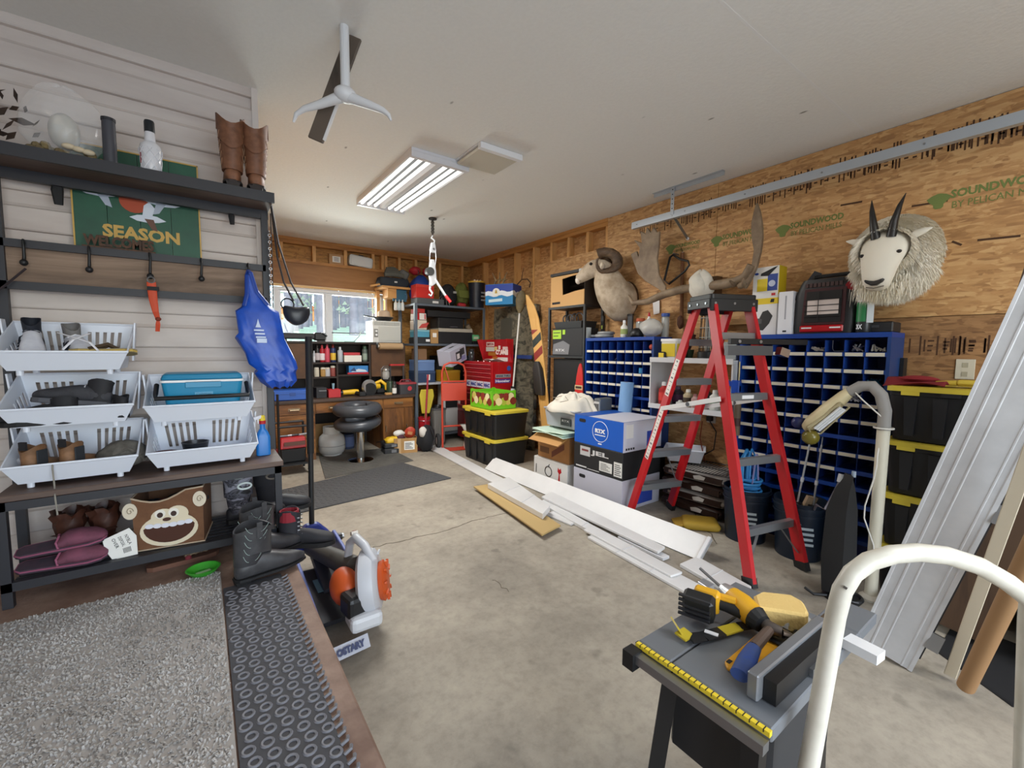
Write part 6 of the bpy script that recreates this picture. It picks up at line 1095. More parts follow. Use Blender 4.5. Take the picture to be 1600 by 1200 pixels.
O('board_deck', B().prism([(.062*math.cos(a),.62*zt_+.38*zt_*math.sin(a)) for a in [2*math.pi*i/24 for i in range(24)]],-.012,.006,'y'), mat('#c22420',.4), t, bev=.004); O('cream_plate', B().bx(-.058,.058,-.0135,-.012,zt_*.76,zt_*.80), mat('#c9b58a',.5), t); O('dark_print', B().bx(-.045,.045,-.0142,-.0135,zt_*.77,zt_*.79), mat('#3a2a20',.5), t); O('tail_block', B().bx(-.03,.03,-.012,.006,0,zt_*.26), mat('#2a1a18',.6), t)
# ================================================================ cartons before the blue bins
c1x = 2.78; yA_, yB_ = 2.86, 3.30
t = carton('fruit_box','white fruit carton with red fish and apple prints on the floor','box',(2.98,3.16,.001),R(-90),.50,.46,.235,mat('#d9d9d6',.7)); O('apple_outline', B().torus((-.02,-.2315,.12),.05,.004,20,5,'y').tube([(-.02,-.2315,.17),(-.005,-.2315,.195)],.004,5), INK, t)
O('fish_print', B().prism([(.13,.04),(.15,.06),(.145,.13),(.17,.15),(.16,.19),(.14,.17),(.12,.19),(.115,.15),(.135,.13),(.125,.06)],-.2315,-.23,'y'), RED, t); O('handle_hole', B().bx(-.215,-.205,-.2315,-.23,.07,.16), INK, t); O('side_print', B().bx(.25,.2512,-.13,-.02,.06,.19), mat('#9a9a98',.7), t)
KB = mat('#9a6c3c',.75,var=('#a87846',8)); t = T('open_box','brown banana style carton with an open front flap on the white fruit carton','box',(2.98,3.15,.238),R(-90)); w,d,h = .46,.40,.25
O('box_body', B().tub(w,d,w,d,h,.006,0,0,.006), KB, t); O('front_flap', B().prism([(-d/2-.005,h),(-d/2-.13,h-.06),(-d/2-.125,h-.066),(-d/2-.003,h-.007)],-w/2,w/2-.02,'x'), mat('#b98a52',.75), t); O('side_flap', B().bx(-w/2,w/2,d/2,d/2+.005,h,h+.1), KB, t)
O('printed_banner', B().prism([(-.02,.02),(.16,.13),(.16,.19),(-.02,.08)],-d/2-.0015,-d/2,'y'), mat('#6b3d2a',.7), t)
for a in ((-.18,-.04,.15,.19),(-.2,-.06,.05,.11)): O('printed_lines', B().bx(a[0],a[1],-d/2-.0015,-d/2,a[2],a[3]), mat('#6d4a2c',.7), t)
O('side_label', B().bx(w/2,w/2+.0015,-.03,.03,.10,.18), mat('#d0b892',.7), t); O('side_print', B().bx(w/2,w/2+.0015,-.12,-.06,.19,.21), mat('#6d4a2c',.7), t)
t = T('foam_sheet','pale green foam sheets bulging from the brown carton','foam',(2.93,3.13,.496),R(-90)); FM = mat('#bfd5c4',.7)
for k in range(3): O('sheet', B().grid(lambda u,v: (-.24+.46*u,-.24+.36*v,.012*k+.02*abs(math.sin(3*u+k))*(1-v)+.012*v),10,8), FM, t, smooth=60, solid=.006)
t = T('storage_bin','clear grey plastic bin with a drop cloth on the brown carton','bin',(3.02,3.14,.56),R(-90)); CLB = mat('#b3b6bd',.3,alpha=.85); w,d,h = .46,.36,.175
O('bin_body', B().tub(w*.9,d*.9,w,d,h,.005,.02), CLB, t, smooth=30); O('rim', B().tube([Vector((x,y,h)) for x,y in rrect(w+.01,d+.01,.025,3)],.008,6,True), CLB, t); O('label', B().bx(.03,.17,-d/2-.003,-d/2+.006,.03,.10), mat('#3f4547',.6), t); text('RTX', WHITE, t, (.10,-d/2-.0035,.075), .10,.02,'F'); O('fill', B().bx(-w*.42,w*.42,-d*.42,d*.42,.008,h*.8), mat('#b9bcc6',.8), t); O('side_handle', B().bx(w*.46,w*.505,-.05,.05,.10,.125), DGREY, t)
t = T('drop_cloth','white cotton drop cloth heaped over the clear bin','cloth',(3.02,3.13,.745),R(-90)); CLO = mat('#d9d3c5',.9,bump=(25,.25)); rnd = random.Random(8)
def cloth(u,v):
    a = 2*math.pi*u; r = v; R_ = (.31+.03*math.sin(3*a)+.02*math.sin(7*a))
    z = .135*(1-r**2.2)+.022*math.sin(9*a+6*r)*r*(1.2-r)+.02*math.sin(13*r+2*a)-(.05*max(0,r-.8)*5*(.6+.5*math.sin(2*a+1)))
    return (R_*r*math.cos(a)*1.0, R_*r*math.sin(a)*.82, max(z,-.08) if r>.86 else max(z,.008))
O('cloth_body', B().grid(cloth,48,16), CLO, t, smooth=80, solid=.005); O('drawn_cord', B().tube([(-.2,-.1,.09),(-.1,-.15,.10),(0,-.12,.13),(.1,-.16,.09),(.02,-.2,.07)],.003,5), mat('#7a7264',.8), t)
bx_, by_ = 2.73, 2.525
LIL = mat('#b9bac6',.7); 
def bigbox(label,z,h,mf,mr,w=.56,d=.50,dx=0):
    t = T('moving_box',label,'box',(bx_+dx,by_,z),R(-90)); O('body', B().bx(-w/2,w/2,0,d,0,h), mf, t, bev=.003)
    if mr: O('side_sheet', B().bx(w/2,w/2+.0015,.0,d,.0,h), mr, t)
    return t
z1,z2,z3 = .262,.495,.745
t = bigbox('plain lilac white moving box on the floor beneath the black carton',.001,z1-.003,LIL,None); O('handle_hole', B().prism([(x-.17,z+.2) for x,z in rrect(.075,.03,.014,3)],-.0015,0,'y'), INK, t); O('blue_label', B().bx(.28,.2815,.2,.4,.03,.15), mat('#2d46a0',.5), t)
t = bigbox('black carton with white shipping labels between two big boxes',z1,z2-z1-.002,mat('#1b1c1e',.6),None); h = z2-z1; text('JEL', mat('#c9c9c9',.5), t, (.03,-.001,h*.72), .2,.05,'F',bold=.001)
for a in ((-.20,-.08,.55,.9,'#b9b9b8'),(.03,.17,.15,.5,'#d9d9d4'),(.19,.275,.1,.62,'#d9d9d4')): O('shipping_label', B().bx(a[0],a[1],-.0015,0,a[2]*h,a[3]*h), mat(a[4],.6), t)
O('label_window', B().bx(-.18,-.10,-.0022,-.0015,h*.72,h*.8), mat('#7b3a3a',.6), t)
for k in range(6): O('printed_line', B().bx(.045+.0,.15-.02*(k%3),-.0022,-.0015,h*(.2+.045*k),h*(.215+.045*k)), INK, t); O('printed_line', B().bx(.2,.265-.012*(k%2),-.0022,-.0015,h*(.16+.07*k),h*(.185+.07*k)), INK, t)
O('care_marks', B().bx(-.25,-.12,-.0015,0,h*.08,h*.13), mat('#cfcfcf',.6), t); O('white_rule', B().bx(-.11,.03,-.0015,0,h*.07,h*.09), mat('#cfcfcf',.6), t)
t = bigbox('bright blue and white moving box lettered RTX atop the black carton',z2,z3-z2-.002,mat('#0f58bd',.5),mat('#c3c4d0',.7)); h = z3-z2; text('RTX', WHITE, t, (.03,-.001,h*.56), .115,.036,'F',bold=.002); O('ring_print', B().torus((.03,-.0002,h*.54),.088,.0025,28,4,'y'), WHITE, t); O('printed_line', B().bx(-.03,.09,-.0012,0,h*.40,h*.43), WHITE, t); O('printed_line', B().bx(.01,.05,-.0012,0,h*.1,h*.14), WHITE, t); O('handle_hole', B().prism([(x-.18,z+h*.82) for x,z in rrect(.08,.03,.014,3)],-.0015,0,'y'), INK, t)
O('top_sheet', B().bx(-.10,.28,.0,.5,h,h+.001), mat('#c3c4d0',.7), t); O('top_sheet', B().bx(-.28,-.101,.0,.5,h,h+.001), mat('#1551a8',.5), t); O('shipping_label', B().bx(.2815,.283,.03,.12,h*.45,h*.9), mat('#d9d9d6',.6), t); O('blue_square', B().bx(.2815,.283,.3,.42,h*.1,h*.6), mat('#2d46a0',.5), t)
for k in range(4): O('care_mark', B().bx(.2815,.2825,.03+.03*k,.05+.03*k,h*.06,h*.13), INK, t)
t = T('shop_towel_roll','light blue paper shop towel roll standing on the blue box','roll',(U(976,643,z=z3).x,U(976,643,z=z3).y,z3+.001)); h = U(984,597,y=t.location.y).z-z3; O('roll', B().lathe([(.02,0),(.062,0),(.062,h),(.02,h)],24), mat('#7fa9d6',.9,bump=(60,.2)), t, smooth=40,rot=(R(2),R(3),0)); O('core', B().lathe([(.016,h-.002),(.021,h-.002),(.021,h+.001),(.016,h+.001)],16), CARD, t)
t = T('heater_fan','grey metal fan heater behind the blue box by the drop cloth','heater',(3.14,2.93,.55)); t.location = (3.12,2.85,.001); O('housing', B().bx(-.06,.12,-.04,.04,.0,.86), mat('#6f7377',.4,.5), t, bev=.01); O('grille', B().bx(-.064,-.06,-.035,.035,.70,.83), mat('#c3c3c0',.4), t)
for k in range(5): O('grille_slot', B().bx(-.067,-.064,-.03+.013*k,-.024+.013*k,.72,.81), INK, t)
# ================================================================ blue bin cabinets
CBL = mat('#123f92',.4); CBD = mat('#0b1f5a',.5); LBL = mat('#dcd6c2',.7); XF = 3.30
def bins(name, label, y0, y1, z0, z1, cols, rows, skip=()):
    w = y1-y0; h = z1-z0; d = .27; t = T(name,label,'cabinet',(XF,(y0+y1)/2,z0),R(-90))
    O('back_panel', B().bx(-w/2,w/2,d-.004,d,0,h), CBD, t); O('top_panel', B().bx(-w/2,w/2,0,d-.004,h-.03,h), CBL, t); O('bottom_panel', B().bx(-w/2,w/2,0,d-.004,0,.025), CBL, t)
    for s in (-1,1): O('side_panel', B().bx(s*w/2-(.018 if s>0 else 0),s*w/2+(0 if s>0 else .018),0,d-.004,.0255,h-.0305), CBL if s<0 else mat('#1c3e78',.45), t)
    iw = w-.036; cw = iw/cols; rh = (h-.055)/rows
    pr = O('shelf', B().bx(-iw/2,iw/2,.004,d-.005,-.0015,.0015).bx(-iw/2,iw/2,.0,.004,-.012,.014), CBL, t, loc=(0,0,.025+rh))
    for r in range(2,rows): share(pr,(0,0,.025+rh*r),t)
    dv = O('divider', B().bx(-.0012,.0012,.006,d-.005,-rh/2+.016,rh/2-.014), mat('#1a3f8e',.45), t, loc=(-iw/2+cw,0,.025+rh*.5))
    for r in range(rows):
        for c in range(1,cols):
            if r or c > 1: share(dv,(-iw/2+cw*c,0,.025+rh*(r+.5)),t)
    lb = None
    for r in range(1,rows):
        for c in range(cols):
            if (r,c) in skip: continue
            p = (-iw/2+cw*(c+.5), -.0012, .025+rh*r+.001)
            if lb is None: lb = O('label_card', B().bx(-cw*.43,cw*.43,-.001,.0,-.011,.011), LBL, t, loc=p); o = lb
            else: o = share(lb,p,t)
    return t, cw, rh
Lz = U(970,527,x=XF).z; Rz = U(1280,521,x=XF).z
ly0,ly1 = U(1022,530,x=XF).y, U(915,530,x=XF).y; cy0,cy1 = U(1394,520,x=XF).y, U(1157,525,x=XF).y
binL,lcw,lrh = bins('bin_cabinet','blue metal bin cabinet with eight columns of labelled pigeonholes beneath the sheep mount', ly0, ly1, .42, Lz, 8, 9, [(4,c) for c in range(4,8)]+[(1,c) for c in range(8)])
O('plinth', B().bx(-(ly1-ly0)/2+.02,(ly1-ly0)/2-.02,.01,.26,-.419,-.001), BLACKM, binL)
binR,rcw,rrh = bins('bin_cabinet','blue metal bin cabinet with labelled pigeonholes beneath the white goat mount', cy0, cy1, .12, Rz, 8, 12, [(6,c) for c in range(4,8)]+[(r,c) for c in range(8) for r in (1,2,3)]+[(4,c) for c in (6,7)])
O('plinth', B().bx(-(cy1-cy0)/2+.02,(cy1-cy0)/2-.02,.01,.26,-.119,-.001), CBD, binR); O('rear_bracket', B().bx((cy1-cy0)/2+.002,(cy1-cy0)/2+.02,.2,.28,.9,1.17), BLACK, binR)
rnd = random.Random(4)
def inbin(cab,y0,y1,z0,cw,rh,rows,col,rowtop,nm,label,b,m,**k):
    x = XF+.07; y = y1-.018-cw*(col+.5); z = z0+.025+rh*(rows-1-rowtop)+.0145+.0015
    return tag(O(nm,b,m,loc=(x,y,z),**k),label,nm)
LA = (binL,ly0,ly1,.42,lcw,lrh,9); RA = (binR,cy0,cy1,.12,rcw,rrh,12)
inbin(*LA,7,0,'ball',"coral red ball in the top pigeonhole next to the cabinet's outer edge",B().ell((0,0,.028),(.028,.028,.028),14,9),mat('#c8523f',.5),smooth=60)
inbin(*LA,6,2,'roll','pale blue tape roll in the third row of the blue cabinet',B().lathe([(.012,0),(.032,0),(.032,.05),(.012,.05)],18),mat('#3d8fc4',.6),smooth=40)
inbin(*LA,3,1,'bracket','bright metal clip in the second row of the blue cabinet',B().tube([(0,.03,.01),(0,0,.03),(0,-.03,.012)],.005,6),STEEL)
for col,row,nm,lab,m in ((7,0,'tie_bundle','heap of cream plastic ties in the top outer pigeonhole under the goat',mat('#d6cfb8',.6)),(6,0,'clip','silver clips in the top row pigeonhole under the spray can',STEEL),(4,0,'bag','small clear bag of fittings in the top row under the heater',mat('#c9c5ba',.3)),(7,2,'bag','teal plastic bag in the outer pigeonhole of the third row',mat('#1d5d74',.3)),(6,3,'nut','white plastic nut on the fourth row edge',WHITE)):
    b = B()
    for k in range(9): b.tube([(rnd.uniform(-.03,.02),rnd.uniform(-.04,.04),.006),(rnd.uniform(-.03,.02),rnd.uniform(-.04,.04),rnd.uniform(.02,.05))],.005,5)
    o = inbin(*RA,col,row,nm,lab,b,m); o['kind'] = 'thing'
inbin(*RA,5,0,'hook','bent wire hook standing in a top row pigeonhole',B().tube([(0,.03,.075),(0,.03,.02),(0,.02,.005),(0,-.03,.005)],.003,6),STEEL)
# ---- on the cabinet below the sheep
def wl_(px,py,x): return U(px,py,x=x)
zt = Lz+.001
def onL(px,x=3.4): return (x, U(px,522,x=x).y, zt)
t = T('spray_bottle','clear white bottle with a green label on the blue bin cabinet','bottle',onL(975,3.36)); O('bottle_body', B().lathe([(.028,0),(.034,.01),(.034,.10),(.014,.125),(.014,.14)],16), mat('#d3d3cb',.4), t, smooth=40); O('cap', B().cyl((0,0,.14),(0,0,.165),.014), WHITE, t); O('label', B().lathe([(.0345,.03),(.035,.03),(.035,.08),(.0345,.08)],16), mat('#8a9a5a',.6), t, smooth=40)
P = onL(946,3.40); t = T('hose_coil','clear grey hose coiled on the blue bin cabinet','hose',P); O('coil', B().torus((0,.02,.02),.085,.018,20,7,'z').torus((.01,.0,.05),.075,.016,20,7,'z'), mat('#8d8f90',.3), t, smooth=60); O('fitting', B().cyl((-.08,.06,.02),(-.12,.09,.02),.014), STEEL, t)
P = onL(919,3.37); t = T('glass','short clear tumbler at the cabinet corner by the wire rack','glass',P); O('glass_body', B().lathe([(.026,0),(.034,.11),(.031,.11),(.024,.006)],16), mat('#c3cacb',.1,alpha=.6), t, smooth=40); O('rim', B().torus((0,0,.11),.0325,.002,16,5), mat('#dfe3e3',.2), t)
P = onL(995,3.41); t = T('helmet','small black cap on the blue bin cabinet beside the bag of cords','cap',P); O('dome', B().ell((0,0,.03),(.07,.065,.06),18,10), BLACK, t, smooth=60); O('visor', B().prism([(-.12,-.04),(-.05,-.06),(-.05,.06),(-.12,.04)],.012,.02), BLACK, t)
P = onL(1017,3.43); t = T('plastic_bag','crinkled clear bag stuffed with white cords on the blue bin cabinet','bag',P); O('bag_body', crumple(B(),.085,.11,.085,22,12,.2,81), mat('#c9c9c4',.2,alpha=.75), t, smooth=60, loc=(0,0,.085)); O('cords', B().torus((0,0,.07),.05,.006,14,5,'x').torus((0,.02,.08),.055,.006,14,5,'y'), mat('#dedad2',.6), t)
P = (3.5,U(985,505,x=3.5).y,zt); t = T('picture_tube','dark grey flat post standing behind the white bottle','post',P); O('post_body', B().bx(-.012,.012,-.03,.03,0,.22), mat('#2e3136',.5), t, bev=.003); O('post_cap', B().bx(-.014,.014,-.032,.032,.22,.235), BLACK, t)
P = (3.52,U(942,500,x=3.52).y,zt); t = T('level','thin black level standing on end against the wall','level',P); O('level_body', B().bx(-.012,.012,-.018,.018,0,.24), BLACK, t); O('vial', B().bx(-.0135,-.012,-.006,.006,.10,.14), mat('#a8b84a',.3), t)
P = (3.5,U(1001,495,x=3.5).y,zt); t = T('jar','clear jar with an orange lid behind the bag of cords','jar',P); O('jar_body', B().lathe([(.04,0),(.042,.14),(.035,.16)],16), mat('#b9bcb8',.15,alpha=.7), t, smooth=40); O('lid', B().cyl((0,0,.155),(0,0,.185),.043), mat('#b4532a',.5), t)
P = (3.5,U(1014,500,x=3.5).y,zt); t = T('glue_bottle','slim white bottle with a red cap behind the bag of cords','bottle',P); O('bottle_body', B().lathe([(.025,0),(.027,.16),(.01,.19),(.01,.2)],14), WHITE, t, smooth=40); O('cap', B().cyl((0,0,.2),(0,0,.235),.014,.008), RED, t)
P = U(1026,475,x=3.58); t = T('price_tag','white paper tag dangling on the wall beside the antler','tag',(3.585,P.y,P.z)); O('card', B().prism([(-.035,-.09),(.03,-.10),(.045,.02),(.0,.06),(-.03,.03)],-.006,-.002,'x'), WHITE, t); O('string', B().tube([(-.004,0,.05),(-.004,-.01,.12)],.002,5), INK, t)
yj = ly0+.03
P = U(1046,520,x=3.45); 
# ---- white wall rack between the cabinets
MX = 3.24; my0, my1 = cy1+.012, ly0-.012; mz1, mz0 = U(1090,562,x=MX).z, U(1085,640,x=MX).z; WR = mat('#c6c8cb',.4)
t = T('wall_rack','white metal rack of paints and sprays between the blue bin cabinets','rack',(0,0,0))
O('top_shelf', B().bx(MX,RX-.005,my0,my1,mz1-.03,mz1), WR, t); O('bottom_shelf', B().bx(MX,RX-.005,my0,my1,mz0-.03,mz0), WR, t)
for y in (my0,my1-.012): O('side_panel', B().bx(MX,RX-.005,y,y+.012,mz0,mz1-.031), WR, t)
for z in (mz0,mz1): O('front_lip', B().bx(MX-.008,MX-.001,my0,my1,z-.03,z+.012), WR, t)
rows_ = []
def wcan(nm,label,px,x,zb,r,h,c,lab=None,cap='#d8d8d4',grp=None):
    P = U(px,600,x=x); t = T(nm,label,'bottle' if nm!='tub' else 'tub',(x,P.y,zb+.001),0,grp)
    O('bottle_body', B().lathe([(r*.92,0),(r,.006),(r,h*.68),(r*.5,h*.8),(r*.42,h*.84)],16), mat(c,.4), t, smooth=40); O('cap', B().cyl((0,0,h*.84),(0,0,h),r*.5,r*.42), mat(cap,.4), t)
    if lab: O('label', B().lathe([(r*1.01,h*.18),(r*1.02,h*.18),(r*1.02,h*.55),(r*1.01,h*.55)],16), mat(lab,.6), t, smooth=40)
for px,x,r,h,c,lb,cap,lab in ((1038,3.32,.045,.2,'#a8201f','#c9352f','#d8dad8','red spray bottle with a white trigger on the white rack'),(1060,3.45,.05,.16,'#2a2230','#4a2c50','#3a2a40','dark purple paint bottle on the white rack'),(1076,3.34,.04,.15,'#b7a98a','#40362a','#d7d7cf','beige can with a brown label on the white rack'),(1087,3.30,.03,.12,'#b08f8a',None,'#8e5a58','dusty pink bottle on the white rack'),(1064,3.30,.035,.055,'#c6c8c6',None,'#d8d8d4','short white tin at the rack front'),(1105,3.42,.05,.17,'#25262b','#3a3b40','#1c1c20','black paint can behind the ladder on the white rack'),(1118,3.36,.04,.16,'#d3d6d0','#3f7a4a','#d8d8d4','white bottle with a green label on the white rack'),(1130,3.42,.045,.15,'#ccc9bf','#8e8f8c','#c8c8c4','cream jug on the white rack near the goat cabinet'),(1142,3.34,.03,.13,'#3b3734','#b8b4aa','#7a2a2a','narrow dark bottle at the rack end')):
    wcan('paint_bottle',lab,px,x,mz0,r,h,c,lb,cap,'paints on the white rack')
P = U(1052,556,x=3.36); t = T('tub','white tub with a yellow label on top of the white rack','tub',(3.36,P.y,mz1+.001)); O('tub_body', B().loft([rr3(.14,.14,.02,0),rr3(.155,.155,.02,.15)]), mat('#d9d8d0',.5), t, smooth=30); O('lid', B().loft([rr3(.165,.165,.02,.15),rr3(.165,.165,.02,.172)]), WHITE, t, smooth=30); O('yellow_label', B().box((-.077,0,.075),(.004,.13,.11),(0,R(-3),0)), mat('#d2b92c',.5), t); O('yellow_label', B().box((0,-.077,.075),(.13,.004,.11),(R(3),0,0)), mat('#d2b92c',.5), t)
P = U(1035,560,x=3.28); t = T('tape_measure','yellow and black tape measure on the white rack corner','tape measure',(3.28,P.y,mz1+.001)); O('case', B().bx(-.02,.02,-.035,.035,0,.06), BLACK, t, bev=.01); O('yellow_face', B().bx(-.023,-.02,-.025,.025,.01,.05), YEL, t)
P = U(1106,528,x=3.44); t = T('bug_zapper','black caged bug zapper lantern standing on the white rack','lantern',(3.42,P.y-.01,mz1+.001)); z0_ = .02; hh = U(1106,484,x=3.42).z-mz1; O('base', B().lathe([(.07,0),(.075,.03),(.075,.06),(.05,.07)],18), BLACK, t, smooth=40)
for k in range(12): a = 2*math.pi*k/12; O('cage_bar', B().cyl((.065*math.cos(a),.065*math.sin(a),.065),(.055*math.cos(a),.055*math.sin(a),hh-.05),.003,n=5), BLACK, t)
O('tube', B().cyl((0,0,.07),(0,0,hh-.05),.022), mat('#8a8a86',.3), t); O('top_cap', B().lathe([(.06,hh-.05),(.075,hh-.04),(.05,hh)],18), BLACK, t, smooth=40)
for k in range(4): O('cage_ring', B().torus((0,0,.1+(hh-.17)*k/3),.063,.0025,18,4), mat('#b6b6b0',.4), t)
P = U(1148,535,x=3.40); t = T('parts_box','grey translucent parts box with a green lid stacked on the white rack','box',(3.41,P.y,mz1+.001)); O('box_body', B().bx(-.09,.09,-.055,.055,0,.14), mat('#8f9697',.3), t, bev=.005); O('green_lid', B().ell((0,0,.15),(.05,.045,.035),14,8), mat('#2e8a3a',.4), t, smooth=60); O('seam', B().bx(-.092,.092,-.057,.057,.07,.076), mat('#70777a',.3), t)
P = U(1078,520,x=3.5); t = T('flower_pot','small dark pot with dried plant behind the ladder rail','pot',(3.5,P.y,mz1+.001)); O('pot', B().lathe([(.03,0),(.042,.08),(.038,.08),(.028,.01)],16), mat('#26402c',.5), t, smooth=40); b = B(); rnd = random.Random(17)
for k in range(24): a = rnd.uniform(0,6.28); b.tube([(0,0,.06),(.03*math.cos(a),.03*math.sin(a),.15),(rnd.uniform(.02,.06)*math.cos(a),.05*math.sin(a),rnd.uniform(.18,.28))],[.004,.004,.007],4)
o = O('dried_plant', b, mat('#4a2a22',.8), t); o['kind'] = 'stuff'
P = U(1058,500,x=3.54); t = T('water_bottle','tall clear bottle with a blue cap by the wall','bottle',(3.53,U(1043,500,x=3.53).y,Lz+.001)); t.location.y = ly0+.05; O('bottle_body', B().lathe([(.034,0),(.036,.17),(.028,.19)],16), mat('#bcc0bd',.15,alpha=.7), t, smooth=40); O('cap', B().cyl((0,0,.19),(0,0,.22),.038), mat('#2f4f9a',.5), t)
P = U(1168,612,x=3.24); t = T('caulk_gun','blue caulking gun with a brown tube hanging on the blue cabinet edge','caulking gun',(3.235,cy1-.02,mz0+.02)); O('frame', B().bx(-.02,.02,-.03,.03,.14,.24), mat('#1646a8',.4), t, bev=.005); O('handle', B().prism([(-.03,.20),(.07,.24),(.12,.16),(.09,.15),(.05,.20),(-.03,.16)],-.012,.012,'x'), mat('#1646a8',.4), t); O('tube', B().cyl((-.005,-.02,-.17),(-.005,-.02,.15),.024,n=16), mat('#6b5a48',.5), t, smooth=40); O('tube_label', B().cyl((-.005,-.02,-.10),(-.005,-.02,-.04),.0245,n=16), mat('#4a2a2a',.5), t); O('plunger_rod', B().cyl((-.005,-.02,.15),(-.005,-.02,.38),.004), mat('#cfc08a',.4), t)
P = U(1108,705,x=3.58); t = T('wall_outlet','white double outlet with cords low on the plywood between cabinets','outlet',(RX-.001,U(1112,650,x=RX).y,U(1112,650,x=RX).z)); O('cover_plate', B().bx(-.008,0,-.04,.04,-.06,.06), mat('#cfc9ba',.5), t, bev=.002); O('plug', B().bx(-.05,-.008,-.02,.02,-.04,.0), BLACK, t); O('power_cord', B().tube([(-.04,0,-.03),(-.06,-.08,-.12),(-.05,-.06,-.28),(-.04,.05,-.36),(-.04,.09,-.5)],.005,6), BLACK, t); O('red_cord', B().tube([(-.04,.06,-.05),(-.05,.07,-.2),(-.05,.02,-.38),(-.05,.03,-.55)],.005,6), mat('#8a3a22',.6), t)
P = U(1508,577,x=RX); t = T('wall_outlet','white outlet plate on the plywood above the stacked totes','outlet',(RX-.001,P.y,P.z)); O('cover_plate', B().bx(-.007,0,-.04,.04,-.058,.058), mat('#cdc6b4',.5), t, bev=.002); 
for z in (-.03,.022): O('socket', B().bx(-.009,-.007,-.012,.012,z-.012,z+.016), mat('#aba48f',.5), t)
# ---- white bin, pellet bags, grill grate, yellow sack
PLB = mat('#2d1a12',.45); PLW = mat('#bdb8b1',.5)
def pillow(b,w,d,h,n=14,m=10,sag=.0):
    up = []; 
    return b.loft([[((x)*k, y*k, z) for x,y in rrect(w,d,min(w,d)*.12,4)] for z,k in ((0,.80),(h*.15,.94),(h*.5,1.0),(h*.8,.94),(h*.95,.82),(h,.6))])
BGX, BGY = 3.385, 1.94
for k in range(4):
    z = .002+.088*k; t = T('pellet_bag',('lowest brown and white pellet bag on the concrete','second brown and white pellet bag from the floor','third brown and white pellet bag from the floor','topmost brown and white pellet bag under the wire grate')[k],'bag',(BGX+.01*(k%2),BGY-.02*k%3*.01,z),R(-90+2*(k%2)),'pellet bags by the ladder'); O('bag_body', pillow(B(),.56,.38,.085), PLW if k in (1,3) else PLB, t, smooth=70)
    O('dark_band', B().bx(-.25,.25,-.192,-.17,.02,.065), PLB, t); O('printed_logo', B().prism([(.03,.025),(.11,.03),(.12,.055),(.07,.064),(.02,.05)],-.1985,-.19,'y'), mat('#cfcac2',.5), t); O('printed_logo', B().bx(-.2,-.12,-.1985,-.19,.03,.05), mat('#a98f80',.5), t)
zb_ = .002+.088*4+.002
t = T('grill_grate','black wire oven grate lying across the pellet bags','grate',(BGX-.0,BGY-.08,zb_+.004),R(-90),rot=(R(1),R(-1),R(-84))); gw,gd = .46,.36
for y in (-gd/2,0,gd/2): O('cross_wire', B().cyl((-gw/2,y,0),(gw/2,y,0),.0045,n=6), BLACK, t)
w0 = O('grate_wire', B().cyl((0,-gd/2,.004),(0,gd/2,.004),.0028,n=5), mat('#5a5754',.4,.6), t, loc=(-gw/2,0,0))
for k in range(1,19): share(w0,(-gw/2+gw*k/18,0,0),t)
O('handle_loop', B().tube([(gw/2,-.1,0),(gw/2+.07,-.1,.02),(gw/2+.07,.1,.02),(gw/2,.1,0)],.005,6), mat('#8d8a86',.3,.7), t)
t = T('plastic_bin','white open parts bin resting on the pellet bags behind the ladder','bin',(3.30,2.255,.375),R(-60)); t.location = (3.20,2.30,zb_+.0); 
t.location = (3.40,2.12,zb_+.016); O('bin_body', B().tub(.26,.17,.32,.24,.11,.005,.01), mat('#cfd2d8',.4), t, smooth=30); O('rim', B().tube([Vector((x,y,.11)) for x,y in rrect(.325,.245,.012,2)],.006,6,True), WPL, t)
for k in range(3): O('divider', B().bx(-.12+.09*k,-.05+.09*k,-.07,.05,.008,.03), mat('#dfe1e6',.5), t)
P = U(1108,812,z=0); t = T('feed_sack','mustard yellow paper sack lying under the pellet bags edge','sack',(3.0,1.72,.002),R(-50)); O('sack_body', pillow(B(),.26,.19,.06), mat('#a98a2a',.7), t, smooth=70); O('folded_end', B().box((-.15,.0,.02),(.08,.15,.02),(0,R(-14),R(8))), mat('#a07f26',.7), t, bev=.006)
t = T('wire_hanger','chrome bent wire handle leaning against the pellet bags','wire',(3.40,1.66,.30)); t.location = (3.38,1.62,.02); O('wire_body', B().tube([(0,0,.0),(.02,.02,.22),(.0,.06,.30),(-.02,.1,.25),(-.04,.12,.30),(-.03,.06,.36)],.006,6), CHROME, t); O('foot', B().bx(-.02,.02,-.02,.02,-.01,.002), BLACK, t)
# ================================================================ on the goat cabinet
zt = Rz+.001
def onR(p0,p1,x): return U(p0,518,x=x).y, U(p1,518,x=x).y
a,b_ = onR(1176,1212,3.36); w = a-b_; h = U(1194,465,x=3.36).z-zt
t = T('helmet_box','white welding helmet box with a yellow top band on the blue cabinet','box',(3.36,(a+b_)/2,zt),R(-90)); O('body', B().bx(-w/2,w/2,0,.16,0,h), mat('#d9d9d9',.5), t, bev=.002); O('yellow_band', B().bx(-w/2-.001,w/2+.001,-.0015,.10,h*.82,h*.98), mat('#d9bd22',.5), t); O('helmet_print', B().prism([(-w*.30,h*.35),(-w*.1,h*.62),(w*.12,h*.66),(w*.33,h*.5),(w*.2,h*.3),(-w*.05,h*.12),(-w*.25,h*.13)],-.0015,0,'y'), mat('#26282a',.5), t); O('visor_print', B().prism([(-w*.32,h*.3),(-w*.12,h*.3),(-w*.1,h*.42),(-w*.3,h*.45)],-.0025,-.0015,'y'), mat('#4a4d50',.4), t); O('mark', B().prism([(w*.2,h*.86),(w*.36,h*.86),(w*.38,h*.95),(w*.24,h*.95)],-.0025,-.0015,'y'), INK, t); O('blue_side', B().bx(-w/2-.0012,-w/2,.02,.14,h*.02,h*.4), mat('#232a6a',.5), t)
hb1 = h
